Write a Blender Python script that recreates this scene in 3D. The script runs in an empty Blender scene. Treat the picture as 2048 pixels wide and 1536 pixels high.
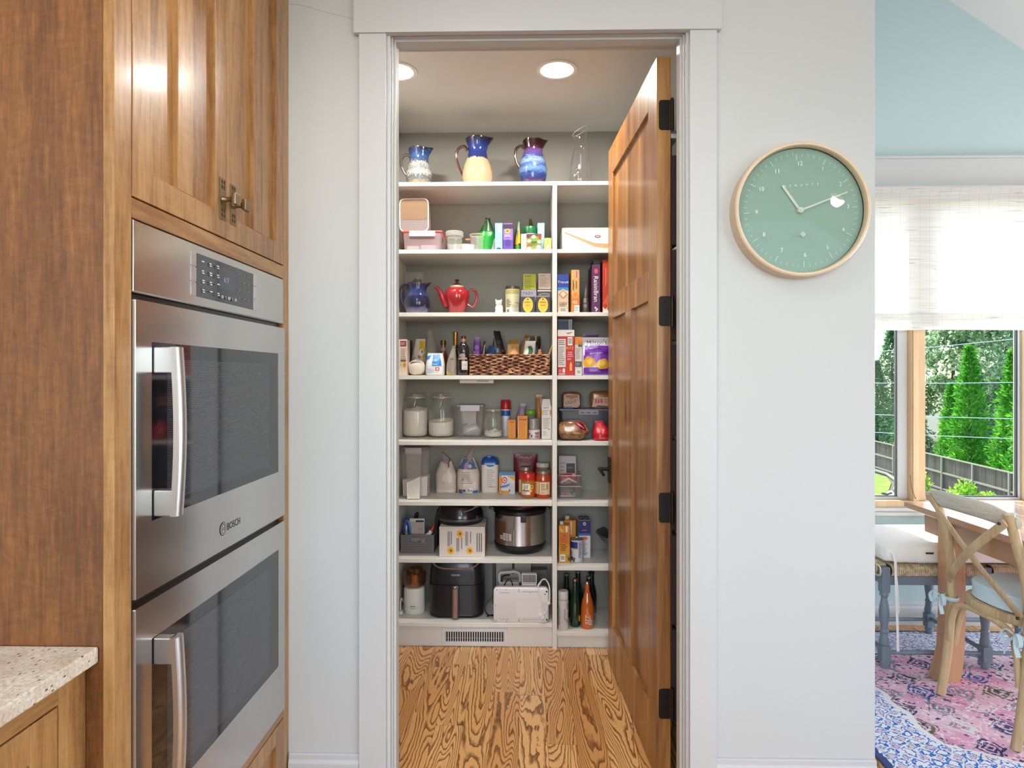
import bpy, bmesh, math, random
from mathutils import Vector, Matrix, noise
R = math.radians
PI = math.pi
rnd = random.Random(7)
SC = bpy.context.scene
COL = SC.collection

# ------------------------------------------------------------------ camera
F, HOR, CAMZ = 1280.0, 752.0, 1.36
PSI = math.atan2(26.0, F)
cam = bpy.data.cameras.new('camera')
co = bpy.data.objects.new('camera', cam)
COL.objects.link(co)
cam.sensor_fit = 'HORIZONTAL'
cam.sensor_width = 36
cam.lens = 36 * F / 2048
cam.shift_y = -16 / 2048
cam.clip_start = 0.05
cam.clip_end = 400
co.location = (0, 0, CAMZ)
co.rotation_euler = (R(90), 0, PSI)
SC.camera = co
# ------------------------------------------------------------------ world, sun, daylight
w = bpy.data.worlds.new('World')
SC.world = w
w.use_nodes = True
wt = w.node_tree
sky = wt.nodes.new('ShaderNodeTexSky')
sky.sky_type = 'NISHITA'
sky.sun_disc = False
sky.sun_elevation = R(41)
sky.sun_rotation = R(-3)
wt.links.new(sky.outputs[0], wt.nodes['Background'].inputs[0])
wt.nodes['Background'].inputs[1].default_value = 0.8


def light(name, kind, loc, rot, power, col=(1, 1, 1), **kw):
    d = bpy.data.lights.new(name, kind)
    d.energy = power
    d.color = col
    for k, v in kw.items():
        setattr(d, k, v)
    o = bpy.data.objects.new(name, d)
    COL.objects.link(o)
    o.location = loc
    o.rotation_euler = rot
    return o


sun = light('sun', 'SUN', (10, 0, 20), (0, 0, 0), 8.5, (1, .95, .86), angle=R(0.6))
sun.rotation_euler = Vector((.04, -.76, -.65)).to_track_quat('-Z', 'Y').to_euler()
# daylight coming through the kitchen windows behind the camera and at the right, plus an added fill lamp
light('daylight_rear', 'AREA', (-.35, -2.72, 1.75), (R(90), 0, R(8)), 74, (.985, .99, 1), shape='RECTANGLE', size=1.9, size_y=1.7)
light('great_room_fill', 'AREA', (3.3, -2.5, 1.25), (R(90), 0, R(-28)), 50, (.95, .98, 1), shape='RECTANGLE', size=2.6, size_y=1.9)  # added fill lamp, brightens the sloping ceiling and dining wall
light('daylight_right', 'AREA', (4.85, -1.5, 1.65), (R(90), 0, R(90)), 42, (.93, .97, 1), shape='RECTANGLE', size=1.1, size_y=1.7)
light('daylight_dining', 'AREA', (4.85, 2.72, 1.3), (R(90), 0, R(90)), 150, (.92, .97, 1), shape='RECTANGLE', size=1.45, size_y=2.3)
SC.view_settings.view_transform = 'Standard'
SC.view_settings.look = 'None'
SC.view_settings.gamma = 1
SC.view_settings.exposure = -0.06
SC.view_settings.use_curve_mapping = False
SC.cycles.use_denoising = True
SC.cycles.max_bounces = 10
SC.cycles.transparent_max_bounces = 24
SC.cycles.caustics_reflective = False
SC.cycles.caustics_refractive = False


def at(px, py, Y):
    """world point seen at pixel (px, py) of the photograph on the plane y = Y (used to take measurements)"""
    c, s = math.cos(PSI), math.sin(PSI)
    d = (px - 1024) / F
    t = Y / (d * s + c)
    return Vector(((d * c - s) * t, Y, CAMZ - (py - HOR) / F * t))


# ------------------------------------------------------------------ materials
def lin(h):
    h = h.lstrip('#')
    v = [int(h[i:i + 2], 16) / 255 for i in (0, 2, 4)]
    return tuple(((x + .055) / 1.055) ** 2.4 if x > .04045 else x / 12.92 for x in v) + (1,)


class G:
    def __init__(s, name):
        s.m = bpy.data.materials.new(name)
        s.m.use_nodes = True
        s.t = s.m.node_tree
        s.t.nodes.clear()
        s.out = s.t.nodes.new('ShaderNodeOutputMaterial')

    def n(s, kind, at=None, **kw):
        o = s.t.nodes.new('ShaderNode' + kind)
        for k, v in (at or {}).items():
            setattr(o, k, v)
        for k, v in kw.items():
            key = int(k[1:]) if k[0] == '_' and k[1:].isdigit() else k.replace('_', ' ')
            i = o.inputs[key]
            if isinstance(v, bpy.types.NodeSocket):
                s.t.links.new(v, i)
            else:
                i.default_value = v
        return o.outputs[0] if len(o.outputs) else o

    def math(s, op, a, b=0.0, c=None):
        kw = dict(_0=a, _1=b)
        if c is not None:
            kw['_2'] = c
        return s.n('Math', at=dict(operation=op), **kw)

    def mix(s, f, a, b, mode='MIX'):
        o = s.t.nodes.new('ShaderNodeMix')
        o.data_type = 'RGBA'
        o.blend_type = mode
        for i, v in ((0, f), (6, a), (7, b)):
            if isinstance(v, bpy.types.NodeSocket):
                s.t.links.new(v, o.inputs[i])
            else:
                o.inputs[i].default_value = v
        return o.outputs[2]

    def ramp(s, f, stops, interp='LINEAR'):
        o = s.t.nodes.new('ShaderNodeValToRGB')
        o.color_ramp.interpolation = interp
        e = o.color_ramp.elements
        while len(e) < len(stops):
            e.new(1)
        for x, (p, c) in zip(e, stops):
            x.position = p
            x.color = lin(c) if isinstance(c, str) else c
        s.t.links.new(f, o.inputs[0])
        return o.outputs[0]

    def obj(s, scale=(1, 1, 1), rand=False):
        tc = s.t.nodes.new('ShaderNodeTexCoord')
        v = tc.outputs['Object']
        if rand:
            oi = s.t.nodes.new('ShaderNodeObjectInfo')
            k = s.n('VectorMath', at=dict(operation='SCALE'), _0=(37.0, 53.0, 71.0), Scale=oi.outputs['Random'])
            v = s.n('VectorMath', at=dict(operation='ADD'), _0=v, _1=k)
        return s.n('Mapping', Vector=v, Scale=scale)

    def sep(s, v):
        o = s.t.nodes.new('ShaderNodeSeparateXYZ')
        s.t.links.new(v, o.inputs[0])
        return o.outputs

    def bump(s, h, strength=.3, dist=.002):
        return s.n('Bump', Height=h, Strength=strength, Distance=dist)

    def bsdf(s, **kw):
        o = s.n('BsdfPrincipled', **kw)
        s.t.links.new(o, s.out.inputs[0])
        return s.m

    def end(s, sh):
        s.t.links.new(sh, s.out.inputs[0])
        return s.m


_mats = {}


def mat(col, rough=.5, metal=0., coat=0., spec=.5, name=None):
    k = (col, rough, metal, coat, spec)
    if k not in _mats:
        g = G(name or 'paint_' + col.lstrip('#'))
        _mats[k] = g.bsdf(Base_Color=lin(col), Roughness=rough, Metallic=metal, Coat_Weight=coat, Coat_Roughness=.08, Specular_IOR_Level=spec)
    return _mats[k]


def glass(tint='#f4f8f6', milk=0., milkcol='#e8e4e2', rough=.03, refl=1.0, name='clear_glass'):
    k = ('glass', tint, milk, milkcol, rough, refl)
    if k not in _mats:
        g = G(name)
        lw = g.t.nodes.new('ShaderNodeLayerWeight')
        lw.inputs[0].default_value = .28
        f = g.math('MULTIPLY_ADD', lw.outputs['Facing'], .55 * refl, .05 * refl)
        f = g.math('POWER', f, 1.3)
        tr = g.n('BsdfTransparent', Color=lin(tint))
        gl = g.n('BsdfGlossy', Color=(1, 1, 1, 1), Roughness=rough)
        sh = g.n('MixShader', _0=f, _1=tr, _2=gl)
        if milk:
            df = g.n('BsdfDiffuse', Color=lin(milkcol))
            sh = g.n('MixShader', _0=milk, _1=sh, _2=df)
        _mats[k] = g.end(sh)
    return _mats[k]


def emis(col, st, name='lamp_lens'):
    k = ('em', col, st)
    if k not in _mats:
        g = G(name)
        _mats[k] = g.end(g.n('Emission', Color=lin(col), Strength=st))
    return _mats[k]


def wood(name, dark, mid, light_, axis='z', scale=1., rough=.35, coat=.3, contrast=1., flake=0.):
    """long-grain wood; axis is the direction of the grain in object space"""
    g = G(name)
    long = {'x': (.09, 1, 1), 'y': (1, .09, 1), 'z': (1, 1, .09)}[axis]
    v = g.obj(tuple(scale * a for a in long), rand=True)
    big = g.n('TexNoise', Vector=v, Scale=5.0, Detail=3.0, Roughness=.55, Distortion=.6)
    fine = g.n('TexNoise', Vector=v, Scale=95.0, Detail=4.0, Roughness=.65)
    ring = g.math('FRACT', g.math('MULTIPLY', big, 9.0))
    ring = g.math('ABSOLUTE', g.math('SUBTRACT', ring, .5))
    f = g.math('ADD', g.math('MULTIPLY', big, .75), g.math('MULTIPLY', ring, .22 * contrast))
    f = g.math('ADD', f, g.math('MULTIPLY', g.math('SUBTRACT', fine, .5), .7 * contrast))
    if flake:
        v2 = g.obj((8.0 * scale, 8.0 * scale, 17 * scale), rand=True)
        fl = g.n('TexNoise', Vector=v2, Scale=1.6, Detail=5.0, Roughness=.65, Distortion=2.2)
        fl = g.math('MULTIPLY', g.math('SUBTRACT', fl, .5), flake)
        f = g.math('ADD', f, fl)
    c = g.ramp(f, [(.25, dark), (.5, mid), (.78, light_)])
    return g.bsdf(Base_Color=c, Roughness=rough, Coat_Weight=coat, Coat_Roughness=.15, Normal=g.bump(fine, .12, .001))


# ------------------------------------------------------------------ mesh building
class MB:
    """collects shapes into one mesh"""

    def __init__(s):
        s.bm = bmesh.new()
        s.wn = False

    def _face(s, vs, mi):
        try:
            f = s.bm.faces.new(vs)
            f.material_index = mi
        except ValueError:
            pass

    def box(s, x0, x1, y0, y1, z0, z1, mi=0, bev=0., seg=2, M=None):
        c = [Vector((x, y, z)) for x in (x0, x1) for y in (y0, y1) for z in (z0, z1)]
        v = [s.bm.verts.new(M @ p if M else p) for p in c]
        fs = []
        for q in ((0, 1, 3, 2), (4, 6, 7, 5), (0, 4, 5, 1), (2, 3, 7, 6), (0, 2, 6, 4), (1, 5, 7, 3)):
            f = s.bm.faces.new([v[i] for i in q])
            f.material_index = mi
            fs.append(f)
        if bev:
            s.wn = True
            es = list({e for f in fs for e in f.edges})
            bmesh.ops.bevel(s.bm, geom=es, offset=bev, segments=seg, affect='EDGES', profile=.5, clamp_overlap=True)
        return s

    def loft(s, rings, mi=0, cap0=True, cap1=True, closed=True):
        rs = [[s.bm.verts.new(p) for p in r] for r in rings]
        n = len(rs[0])
        for a, b in zip(rs, rs[1:]):
            for i in range(n if closed else n - 1):
                j = (i + 1) % n
                s._face([a[i], a[j], b[j], b[i]], mi)
        if cap0:
            s._face(rs[0][::-1], mi)
        if cap1:
            s._face(rs[-1], mi)
        return s

    def lathe(s, prof, seg=24, c=(0, 0, 0), mi=0, ax='z', cap0=True, cap1=True, sx=1., sy=1., fn=None):
        rings = []
        for r, z in prof:
            ring = []
            for i in range(seg):
                a = 2 * PI * i / seg
                x, y = max(r, 1e-5) * math.cos(a) * sx, max(r, 1e-5) * math.sin(a) * sy
                p = Vector((x, y, z))
                if fn:
                    p = fn(p, a, z)
                if ax == 'y':
                    p = Vector((p.x, p.z, -p.y))
                elif ax == 'x':
                    p = Vector((p.z, p.y, -p.x))
                ring.append(p + Vector(c))
            rings.append(ring)
        return s.loft(rings, mi, cap0, cap1)

    def tube(s, pts, r, seg=8, mi=0, closed=False, flat=None, up=None):
        """sweep a circle (or an ellipse: flat = (a, b) with a along the sweep's side) along points"""
        pts = [Vector(p) for p in pts]
        n = len(pts)
        rr = r if isinstance(r, (list, tuple)) else [r] * n
        rings = []
        nrm = None
        for i, p in enumerate(pts):
            if closed:
                t = pts[(i + 1) % n] - pts[i - 1]
            else:
                t = pts[min(i + 1, n - 1)] - pts[max(i - 1, 0)]
            t.normalize()
            if up is not None:
                nrm = (Vector(up) - t * t.dot(Vector(up))).normalized()
            elif nrm is None:
                u = Vector((0, 0, 1)) if abs(t.z) < .9 else Vector((1, 0, 0))
                nrm = (u - t * t.dot(u)).normalized()
            else:
                nrm = (nrm - t * t.dot(nrm)).normalized()
            b = t.cross(nrm)
            fa, fb = flat if flat else (1, 1)
            rings.append([p + (nrm * math.cos(2 * PI * k / seg) * fb + b * math.sin(2 * PI * k / seg) * fa) * rr[i] for k in range(seg)])
        if closed:
            rings.append(rings[0])
            rs = [[s.bm.verts.new(q) for q in r_] for r_ in rings[:-1]]
            for i in range(n):
                a, b2 = rs[i], rs[(i + 1) % n]
                for k in range(seg):
                    j = (k + 1) % seg
                    s._face([a[k], a[j], b2[j], b2[k]], mi)
            return s
        return s.loft(rings, mi)

    def prism(s, poly, h, M, mi=0):
        """poly in the local xy plane, extruded by h along local z, placed by matrix M"""
        a = [M @ Vector((x, y, 0)) for x, y in poly]
        b = [M @ Vector((x, y, h)) for x, y in poly]
        return s.loft([a, b], mi)

    def sup(s, w, d, h, c=(0, 0, 0), e1=.5, e2=.5, amp=0., freq=20., seed=0., mi=0, nu=24, nv=12, fn=None):
        """superellipsoid standing on c (pillows, bags, loaves), with wrinkles"""
        def pw(x, e):
            return math.copysign(abs(x) ** e, x)
        rings = []
        for j in range(nv + 1):
            ph = -PI / 2 + PI * j / nv
            ring = []
            for i in range(nu):
                th = 2 * PI * i / nu
                cz = pw(math.cos(ph), e1)
                p = Vector((w / 2 * cz * pw(math.cos(th), e2), d / 2 * cz * pw(math.sin(th), e2), h / 2 * pw(math.sin(ph), e1)))
                if amp:
                    q = p * freq + Vector((seed, seed * 1.7, 0))
                    p += p.normalized() * noise.noise(q) * amp if p.length > 1e-6 else Vector()
                p.z = max(p.z, -h / 2) + h / 2
                if fn:
                    p = fn(p)
                ring.append(p + Vector(c))
            rings.append(ring)
        return s.loft(rings, mi)


def obj(name, mb, mats, parent=None, loc=None, smooth=True, ang=38, kind=None, label=None):
    bm = mb.bm
    bmesh.ops.remove_doubles(bm, verts=bm.verts, dist=1e-6)
    bmesh.ops.recalc_face_normals(bm, faces=bm.faces)
    if smooth:
        lim = R(ang)
        for f in bm.faces:
            f.smooth = True
        for e in bm.edges:
            if len(e.link_faces) != 2 or e.calc_face_angle(0) > lim:
                e.smooth = False
    me = bpy.data.meshes.new(name)
    bm.to_mesh(me)
    bm.free()
    for m in (mats if isinstance(mats, (list, tuple)) else [mats]):
        me.materials.append(m)
    o = bpy.data.objects.new(name, me)
    COL.objects.link(o)
    if smooth and mb.wn:
        wn = o.modifiers.new('weighted', 'WEIGHTED_NORMAL')
        wn.keep_sharp = True
    if parent:
        o.parent = parent
    if loc is not None:
        o.location = loc
    if kind:
        o['kind'] = kind
    if label:
        o['label'] = label
    return o


def tag(o, label, cat, group=None):
    o['label'] = label
    o['category'] = cat
    if group:
        o['group'] = group
    return o


def thing(name, label, cat, loc=(0, 0, 0), rz=0., group=None):
    o = bpy.data.objects.new(name, None)
    COL.objects.link(o)
    o.empty_display_size = .05
    o.location = loc
    o.rotation_euler = (0, 0, rz)
    return tag(o, label, cat, group)


def empty(name, parent=None, loc=(0, 0, 0), kind=None):
    o = bpy.data.objects.new(name, None)
    COL.objects.link(o)
    o.location = loc
    o.empty_display_size = .05
    if parent:
        o.parent = parent
    if kind:
        o['kind'] = kind
    return o


def dup(root, loc=None, rz=None, label=None, parent=None):
    r = root.copy()
    COL.objects.link(r)
    if parent:
        r.parent = parent
    if loc is not None:
        r.location = loc
    if rz is not None:
        r.rotation_euler = (0, 0, rz)
    if label:
        r['label'] = label
    for ch in list(root.children):
        dup(ch, parent=r)
    return r


# ------------------------------------------------------------------ flat print (lettering, label art)
_txt = {}


def text_mesh(s):
    """(verts, faces) of a word with cap height 1, centred"""
    if s not in _txt:
        cu = bpy.data.curves.new('lettering', 'FONT')
        cu.body = s
        cu.align_x = 'CENTER'
        cu.resolution_u = 2
        cu.size = 1 / .69
        o = bpy.data.objects.new('lettering', cu)
        COL.objects.link(o)
        me = bpy.data.meshes.new_from_object(o.evaluated_get(bpy.context.evaluated_depsgraph_get()))
        vs = [(v.co.x, v.co.y - .5) for v in me.vertices]
        fs = [tuple(p.vertices) for p in me.polygons]
        bpy.data.objects.remove(o)
        bpy.data.curves.remove(cu)
        bpy.data.meshes.remove(me)
        _txt[s] = (vs, fs)
    return _txt[s]


def flat_map(o, u, v, n):
    o, u, v, n = Vector(o), Vector(u), Vector(v), Vector(n)
    return (lambda a, b, k: o + u * a + v * b + n * k), 1e9


def cyl_map(r, z0=0., a0=-PI / 2, c=(0, 0)):
    """u in metres around the cylinder from its front (-y), v up from z0"""
    def f(a, b, k):
        t = a0 + a / r
        return Vector((c[0] + (r + k) * math.cos(t), c[1] + (r + k) * math.sin(t), z0 + b))
    return f, r * .18


def decal(parent, items, fmap, name='printed_label', W=1., H=1., base=.0004, rough=.45):
    """items use (u, v) scaled by W, H. r rect, e ellipse, p polygon, t text, l text-like lines, b bar code"""
    f, step = fmap
    bm = bmesh.new()
    cols, k = [], base

    def mi(c):
        if c not in cols:
            cols.append(c)
        return cols.index(c)

    def grid(cols_, m):
        pv = None
        for u, v0, v1 in cols_:
            cv = [bm.verts.new(f(u, v0 + (v1 - v0) * i / nvs, k)) for i in range(nvs + 1)]
            if pv:
                for i in range(nvs):
                    try:
                        fc = bm.faces.new([pv[i], cv[i], cv[i + 1], pv[i + 1]])
                        fc.material_index = m
                    except ValueError:
                        pass
            pv = cv

    def rect(u0, v0, u1, v1, m):
        nonlocal nvs
        n = 1 if step > 1e8 else max(1, min(24, math.ceil(abs(u1 - u0) / step)))
        nvs = 1 if step > 1e8 or not bend_v else max(1, min(16, math.ceil(abs(v1 - v0) / step)))
        grid([(u0 + (u1 - u0) * i / n, v0, v1) for i in range(n + 1)], m)

    nvs = 1
    bend_v = getattr(f, 'bend_v', False)
    for it in items:
        t = it[0]
        if t == 'r':
            rect(it[1] * W, it[2] * H, it[3] * W, it[4] * H, mi(it[5]))
        elif t == 'e':
            cu, cv, ru, rv = it[1] * W, it[2] * H, it[3] * W, it[4] * H
            n = 16
            nvs = 1 if step > 1e8 or not bend_v else 4
            cc = []
            for i in range(n + 1):
                a = PI * (1 - i / n)
                h = max(math.sin(a) * rv, 1e-6)
                cc.append((cu + math.cos(a) * ru, cv - h, cv + h))
            grid(cc, mi(it[5]))
        elif t == 'p':
            if step < 1e8:               # on a curved face: fill column by column
                pl = [(a * W, b * H) for a, b in it[1]]
                us = sorted({a for a, b in pl})
                us = sorted(set(us + [us[0] + (us[-1] - us[0]) * i / 10 for i in range(11)]))
                cc = []
                for u in us:
                    vv = []
                    for (a0, b0), (a1, b1) in zip(pl, pl[1:] + pl[:1]):
                        if min(a0, a1) - 1e-9 <= u <= max(a0, a1) + 1e-9:
                            if abs(a1 - a0) < 1e-9:
                                vv += [b0, b1]
                            else:
                                vv.append(b0 + (b1 - b0) * (u - a0) / (a1 - a0))
                    cc.append((u, min(vv), max(max(vv), min(vv) + 1e-5)))
                nvs = 5 if bend_v else 1
                grid(cc, mi(it[2]))
            else:
                vs = [bm.verts.new(f(a * W, b * H, k)) for a, b in it[1]]
                fc = bm.faces.new(vs)
                fc.material_index = mi(it[2])
        elif t == 't':
            _, s, u, v, h, c = it[:6]
            rot = R(it[6]) if len(it) > 6 else 0
            sx = it[7] if len(it) > 7 else 1.
            vs, fs = text_mesh(s)
            hh = h * H
            nv_ = [bm.verts.new(f(u * W + (x * sx * math.cos(rot) - y * math.sin(rot)) * hh, v * H + (x * sx * math.sin(rot) + y * math.cos(rot)) * hh, k)) for x, y in vs]
            for q in fs:
                try:
                    fc = bm.faces.new([nv_[i] for i in q])
                    fc.material_index = mi(c)
                except ValueError:
                    pass
        elif t == 'l':
            _, u0, v0, u1, v1, n, c = it[:7]
            rl = random.Random(int(1000 * (u0 + v0 * 3)) + n)
            for i in range(n):
                vv = v0 + (v1 - v0) * (i + .5) / n
                hh = abs(v1 - v0) / n * .22
                rect(u0 * W, (vv - hh) * H, (u0 + (u1 - u0) * rl.uniform(.6, 1)) * W, (vv + hh) * H, mi(c))
        elif t == 'b':
            _, u0, v0, u1, v1 = it[:5]
            rect(u0 * W, v0 * H, u1 * W, v1 * H, mi('#f2f0ea'))
            k += .0003
            n = 9
            for i in range(n):
                a = u0 + (u1 - u0) * (.08 + .84 * i / n)
                rect(a * W, (v0 + (v1 - v0) * .15) * H, (a + (u1 - u0) * (.035 + .03 * (i * 7 % 3) / 2)) * W, (v1 - (v1 - v0) * .1) * H, mi('#222222'))
        k += .0003
    me = bpy.data.meshes.new(name)
    bm.normal_update()
    bm.to_mesh(me)
    bm.free()
    for c in cols:
        me.materials.append(mat(c, rough))
    o = bpy.data.objects.new(name, me)
    COL.objects.link(o)
    o.parent = parent
    return o
# ================================================================== the setting
YW, YB, CEIL = 2.02, 2.125, 2.705          # pantry wall (front, back), pantry ceiling height
YS, YBACK = 3.19, 3.53                     # shelf fronts, pantry back wall
g = G('wall_paint')
nn = g.n('TexNoise', Vector=g.obj((1, 1, 1)), Scale=180.0, Detail=2.0)
M_WALL = g.bsdf(Base_Color=lin('#c6c8c7'), Roughness=.6, Normal=g.bump(nn, .06, .001))
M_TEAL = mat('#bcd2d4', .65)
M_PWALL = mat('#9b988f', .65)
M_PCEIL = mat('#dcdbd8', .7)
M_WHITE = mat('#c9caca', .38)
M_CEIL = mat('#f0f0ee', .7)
M_SHELF = mat('#e4e1d8', .42)


def struct(name, boxes, m, parent=None, bev=0.):
    mb = MB()
    for b in boxes:
        mb.box(*b, bev=bev)
    o = obj(name, mb, m, parent)
    if not parent:
        o['kind'] = 'structure'
    return o


# ---- floor: a sub floor carrying single oak planks
g = G('oak_plank')
v = g.obj((1, 1, 1), rand=True)
warp = g.n('TexNoise', Vector=g.n('Mapping', Vector=v, Scale=(10.0, 1.05, 1)), Scale=1.0, Detail=1.2, Roughness=.4, Distortion=.4)
fine = g.n('TexNoise', Vector=g.n('Mapping', Vector=v, Scale=(260.0, 9, 1)), Scale=1.0, Detail=3.0)
jit = g.n('TexNoise', Vector=g.n('Mapping', Vector=v, Scale=(70.0, 22, 1)), Scale=1.0, Detail=2.0)
band = g.math('FRACT', g.math('ADD', g.math('MULTIPLY', warp, 27.0), g.math('MULTIPLY', jit, .75)))
line = g.ramp(band, [(0, (0, 0, 0, 1)), (.5, (0, 0, 0, 1)), (.78, (.8, .8, .8, 1)), (.92, (1, 1, 1, 1)), (1, (.05, .05, .05, 1))])
tone = g.t.nodes.new('ShaderNodeObjectInfo').outputs['Random']
base = g.ramp(g.math('ADD', g.math('MULTIPLY', tone, .7), g.math('MULTIPLY', fine, .35)), [(.1, '#c98d50'), (.5, '#dca566'), (.95, '#e8b87c')])
dk = g.ramp(fine, [(.3, '#54300c'), (.7, '#84501f')])
c = g.mix(g.math('MULTIPLY', line, .97), base, dk)
M_OAK = g.bsdf(Base_Color=c, Roughness=.34, Coat_Weight=.25, Coat_Roughness=.2)
floor = struct('floor', [(-1.6, 5.0, -2.8, 3.7, -.2, -.012)], mat('#5a3517', .6))
x, pw = -.78, .108
r3 = random.Random(11)
while x < 3.1:
    y = .75 - r3.uniform(0, .6)
    while y < 3.52:
        L = r3.uniform(.38, 1.15)
        y1 = min(y + L, 3.549)
        mb = MB()
        mb.box(-pw / 2 + .0005, pw / 2 - .0005, -(y1 - y) / 2 + .0006, (y1 - y) / 2 - .0006, -.012, 0)
        o = obj('plank', mb, M_OAK, floor, smooth=False)
        o.location = (x + pw / 2, (y + y1) / 2, 0)
        y = y1
    x += pw

# ---- walls and ceilings
OX0, OX1, OZ = -.426, .5047, 2.447         # jamb faces of the doorway
struct('wall_front', [(-1.6, OX0 - .02, YW, YB, 0, 2.78), (OX1 + .02, 1.092, YW, YB, 0, 2.78), (OX0 - .02, OX1 + .02, YW, YB, OZ + .02, 2.78)], M_WALL)
struct('wall_partition', [(.985, 1.092, YB, 3.55, 0, 4.7)], [M_WALL])
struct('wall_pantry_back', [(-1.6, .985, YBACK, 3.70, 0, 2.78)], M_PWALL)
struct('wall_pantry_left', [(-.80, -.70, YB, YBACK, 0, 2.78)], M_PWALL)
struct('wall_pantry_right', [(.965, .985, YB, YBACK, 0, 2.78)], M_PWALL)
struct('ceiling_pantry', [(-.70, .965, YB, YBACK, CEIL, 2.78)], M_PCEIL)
struct('wall_left', [(-1.6, -1.5, -2.8, YW, 0, 2.78)], M_WALL)
struct('ceiling_kitchen', [(-1.6, 1.0, -2.8, YB, 2.78, 2.9)], M_CEIL)
struct('wall_rear', [(-1.6, -1.25, -2.9, -2.8, 0, 2.78), (.75, 1.75, -2.9, -2.8, 0, 4.7), (4.5, 5, -2.9, -2.8, 0, 3.2), (-1.25, .75, -2.9, -2.8, 0, .85), (-1.25, .75, -2.9, -2.8, 2.65, 2.78), (1.75, 4.5, -2.9, -2.8, 0, .5), (1.75, 4.5, -2.9, -2.8, 3.0, 4.3)], M_WALL)
struct('wall_gable', [(1.0, 1.092, -2.8, YB, 2.781, 4.7)], M_WALL)
# window wall of the dining corner
WX0, WX1, WZ0, WZ1 = 1.78, 3.95, .64, 2.39
struct('wall_back', [(.985, WX0, 3.55, 3.70, 0, 4.7), (WX1, 5.0, 3.55, 3.70, 0, 4.7), (WX0, WX1, 3.55, 3.70, 0, WZ0), (WX0, WX1, 3.55, 3.70, WZ1, 4.7)], M_TEAL)
struct('wall_right', [(4.9, 5.0, -2.8, -2.1, 0, 3.2), (4.9, 5.0, -.9, 1.95, 0, 3.2), (4.9, 5.0, 3.5, 3.7, 0, 3.2), (4.9, 5.0, -2.8, 1.95, 0, .7), (4.9, 5.0, -2.8, 3.7, 2.55, 3.2)], M_WALL)
# sloping dining ceiling
P1, P2 = at(1897, 0, 3.55), at(2048, 100, 3.55)
sl = (P2.z - P1.z) / (P2.x - P1.x)


def zc(x):
    return P1.z + sl * (x - P1.x)


mb = MB()
a = [Vector((x, -2.8, zc(x) + d)) for x, d in ((.98, 0), (5.0, 0), (5.0, .12), (.98, .12))]
mb.loft([a, [p + Vector((0, 6.5, 0)) for p in a]])
obj('ceiling', mb, M_CEIL, kind='structure')
struct('eave', [(1.4, 4.9, 3.71, 4.36, 2.86, 2.95)], M_WHITE)
# ---- door casing, jamb, baseboards
T = .018
Y0 = YW - T
CL0, CL1, CR0, CR1 = at(717.5, 752, Y0).x, at(772, 752, Y0).x, at(1380, 752, Y0).x, at(1434, 752, Y0).x
struct('trim_1', [(CL0, CL1, Y0, YW, 0, 2.437)], M_WHITE, bev=.0015)
struct('trim_2', [(CR0, CR1, Y0, YW, 0, 2.437)], M_WHITE, bev=.0015)
struct('trim_3', [(CL0 - .016, CR1 + .013, Y0 - .006, YW, 2.437, 2.70)], M_WHITE, bev=.0015)
# jamb with stop mouldings
struct('trim_4', [(OX0 - .019, OX0, YW - .001, 2.14, 0, OZ), (OX1, OX1 + .019, YW - .001, 2.14, 0, OZ), (OX0 - .019, OX1 + .019, YW - .001, 2.14, OZ, OZ + .019)], M_WHITE, bev=.001)
SL, SR, SZ = -.414, .4927, OZ - .012
struct('trim_5', [(OX0, SL, 2.05, 2.095, 0, SZ), (SR, OX1, 2.05, 2.095, 0, SZ), (OX0, OX1, 2.05, 2.095, SZ, OZ)], M_WHITE, bev=.002)
struct('trim_7', [(OX0, OX0 + .005, 2.032, 2.05, 0, OZ - .005), (OX1 - .005, OX1, 2.032, 2.05, 0, OZ - .005), (OX0, OX1, 2.032, 2.05, OZ - .005, OZ)], M_WHITE, bev=.0015)


def baseboard(name, x0, x1, y, s=-1, h=.165):
    mb = MB()
    pr = [(0, 0), (.016, 0), (.016, h - .028), (.010, h - .018), (.010, h - .004), (.006, h), (0, h)]
    mb.loft([[Vector((x, y + s * a, b)) for a, b in pr] for x in (x0, x1)])
    return obj(name, mb, M_WHITE, kind='structure', smooth=False)


XF = -.7512                                # face plane of the tall oven cabinet
baseboard('baseboard_left', XF + .004, CL0 - .001, YW)
baseboard('baseboard_right', CR1 + .001, 1.092, YW)
baseboard('baseboard_back', 1.093, 4.89, 3.55, h=.12)
# hairline crack in the paint above the cabinet
mb = MB()
cr = [at(a, b, YW - .0002) for a, b in ((578, 8), (600, 10), (622, 15), (640, 21), (662, 27), (684, 32), (708, 39))]
mb.tube(cr, .00045, 4)
obj('trim_6', mb, mat('#8d8f8c', .8), kind='structure')

# ---- pantry door, standing open into the pantry
g = G('knotty_alder')
v = g.obj((1, 1, .07), rand=True)
big = g.n('TexNoise', Vector=v, Scale=11.0, Detail=3.0, Roughness=.6, Distortion=.8)
fine = g.n('TexNoise', Vector=v, Scale=110.0, Detail=3.0)
kn = g.n('TexVoronoi', Vector=g.obj((4.2, 4.2, 1.9), rand=True), Scale=1.0)
knm = g.ramp(kn, [(0, (1, 1, 1, 1)), (.10, (.85, .85, .85, 1)), (.2, (0, 0, 0, 1))])
f = g.math('ADD', big, g.math('MULTIPLY', g.math('SUBTRACT', fine, .5), .35))
c = g.ramp(f, [(.28, '#6a4222'), (.45, '#8f5f30'), (.6, '#a97842'), (.8, '#bd8f56')])
c = g.mix(g.math('MULTIPLY', knm, .75), c, lin('#4a2810'))
M_ALDER = g.bsdf(Base_Color=c, Roughness=.34, Coat_Weight=.25, Coat_Roughness=.15)
M_BRONZE = mat('#211d1b', .42, .6)
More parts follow.
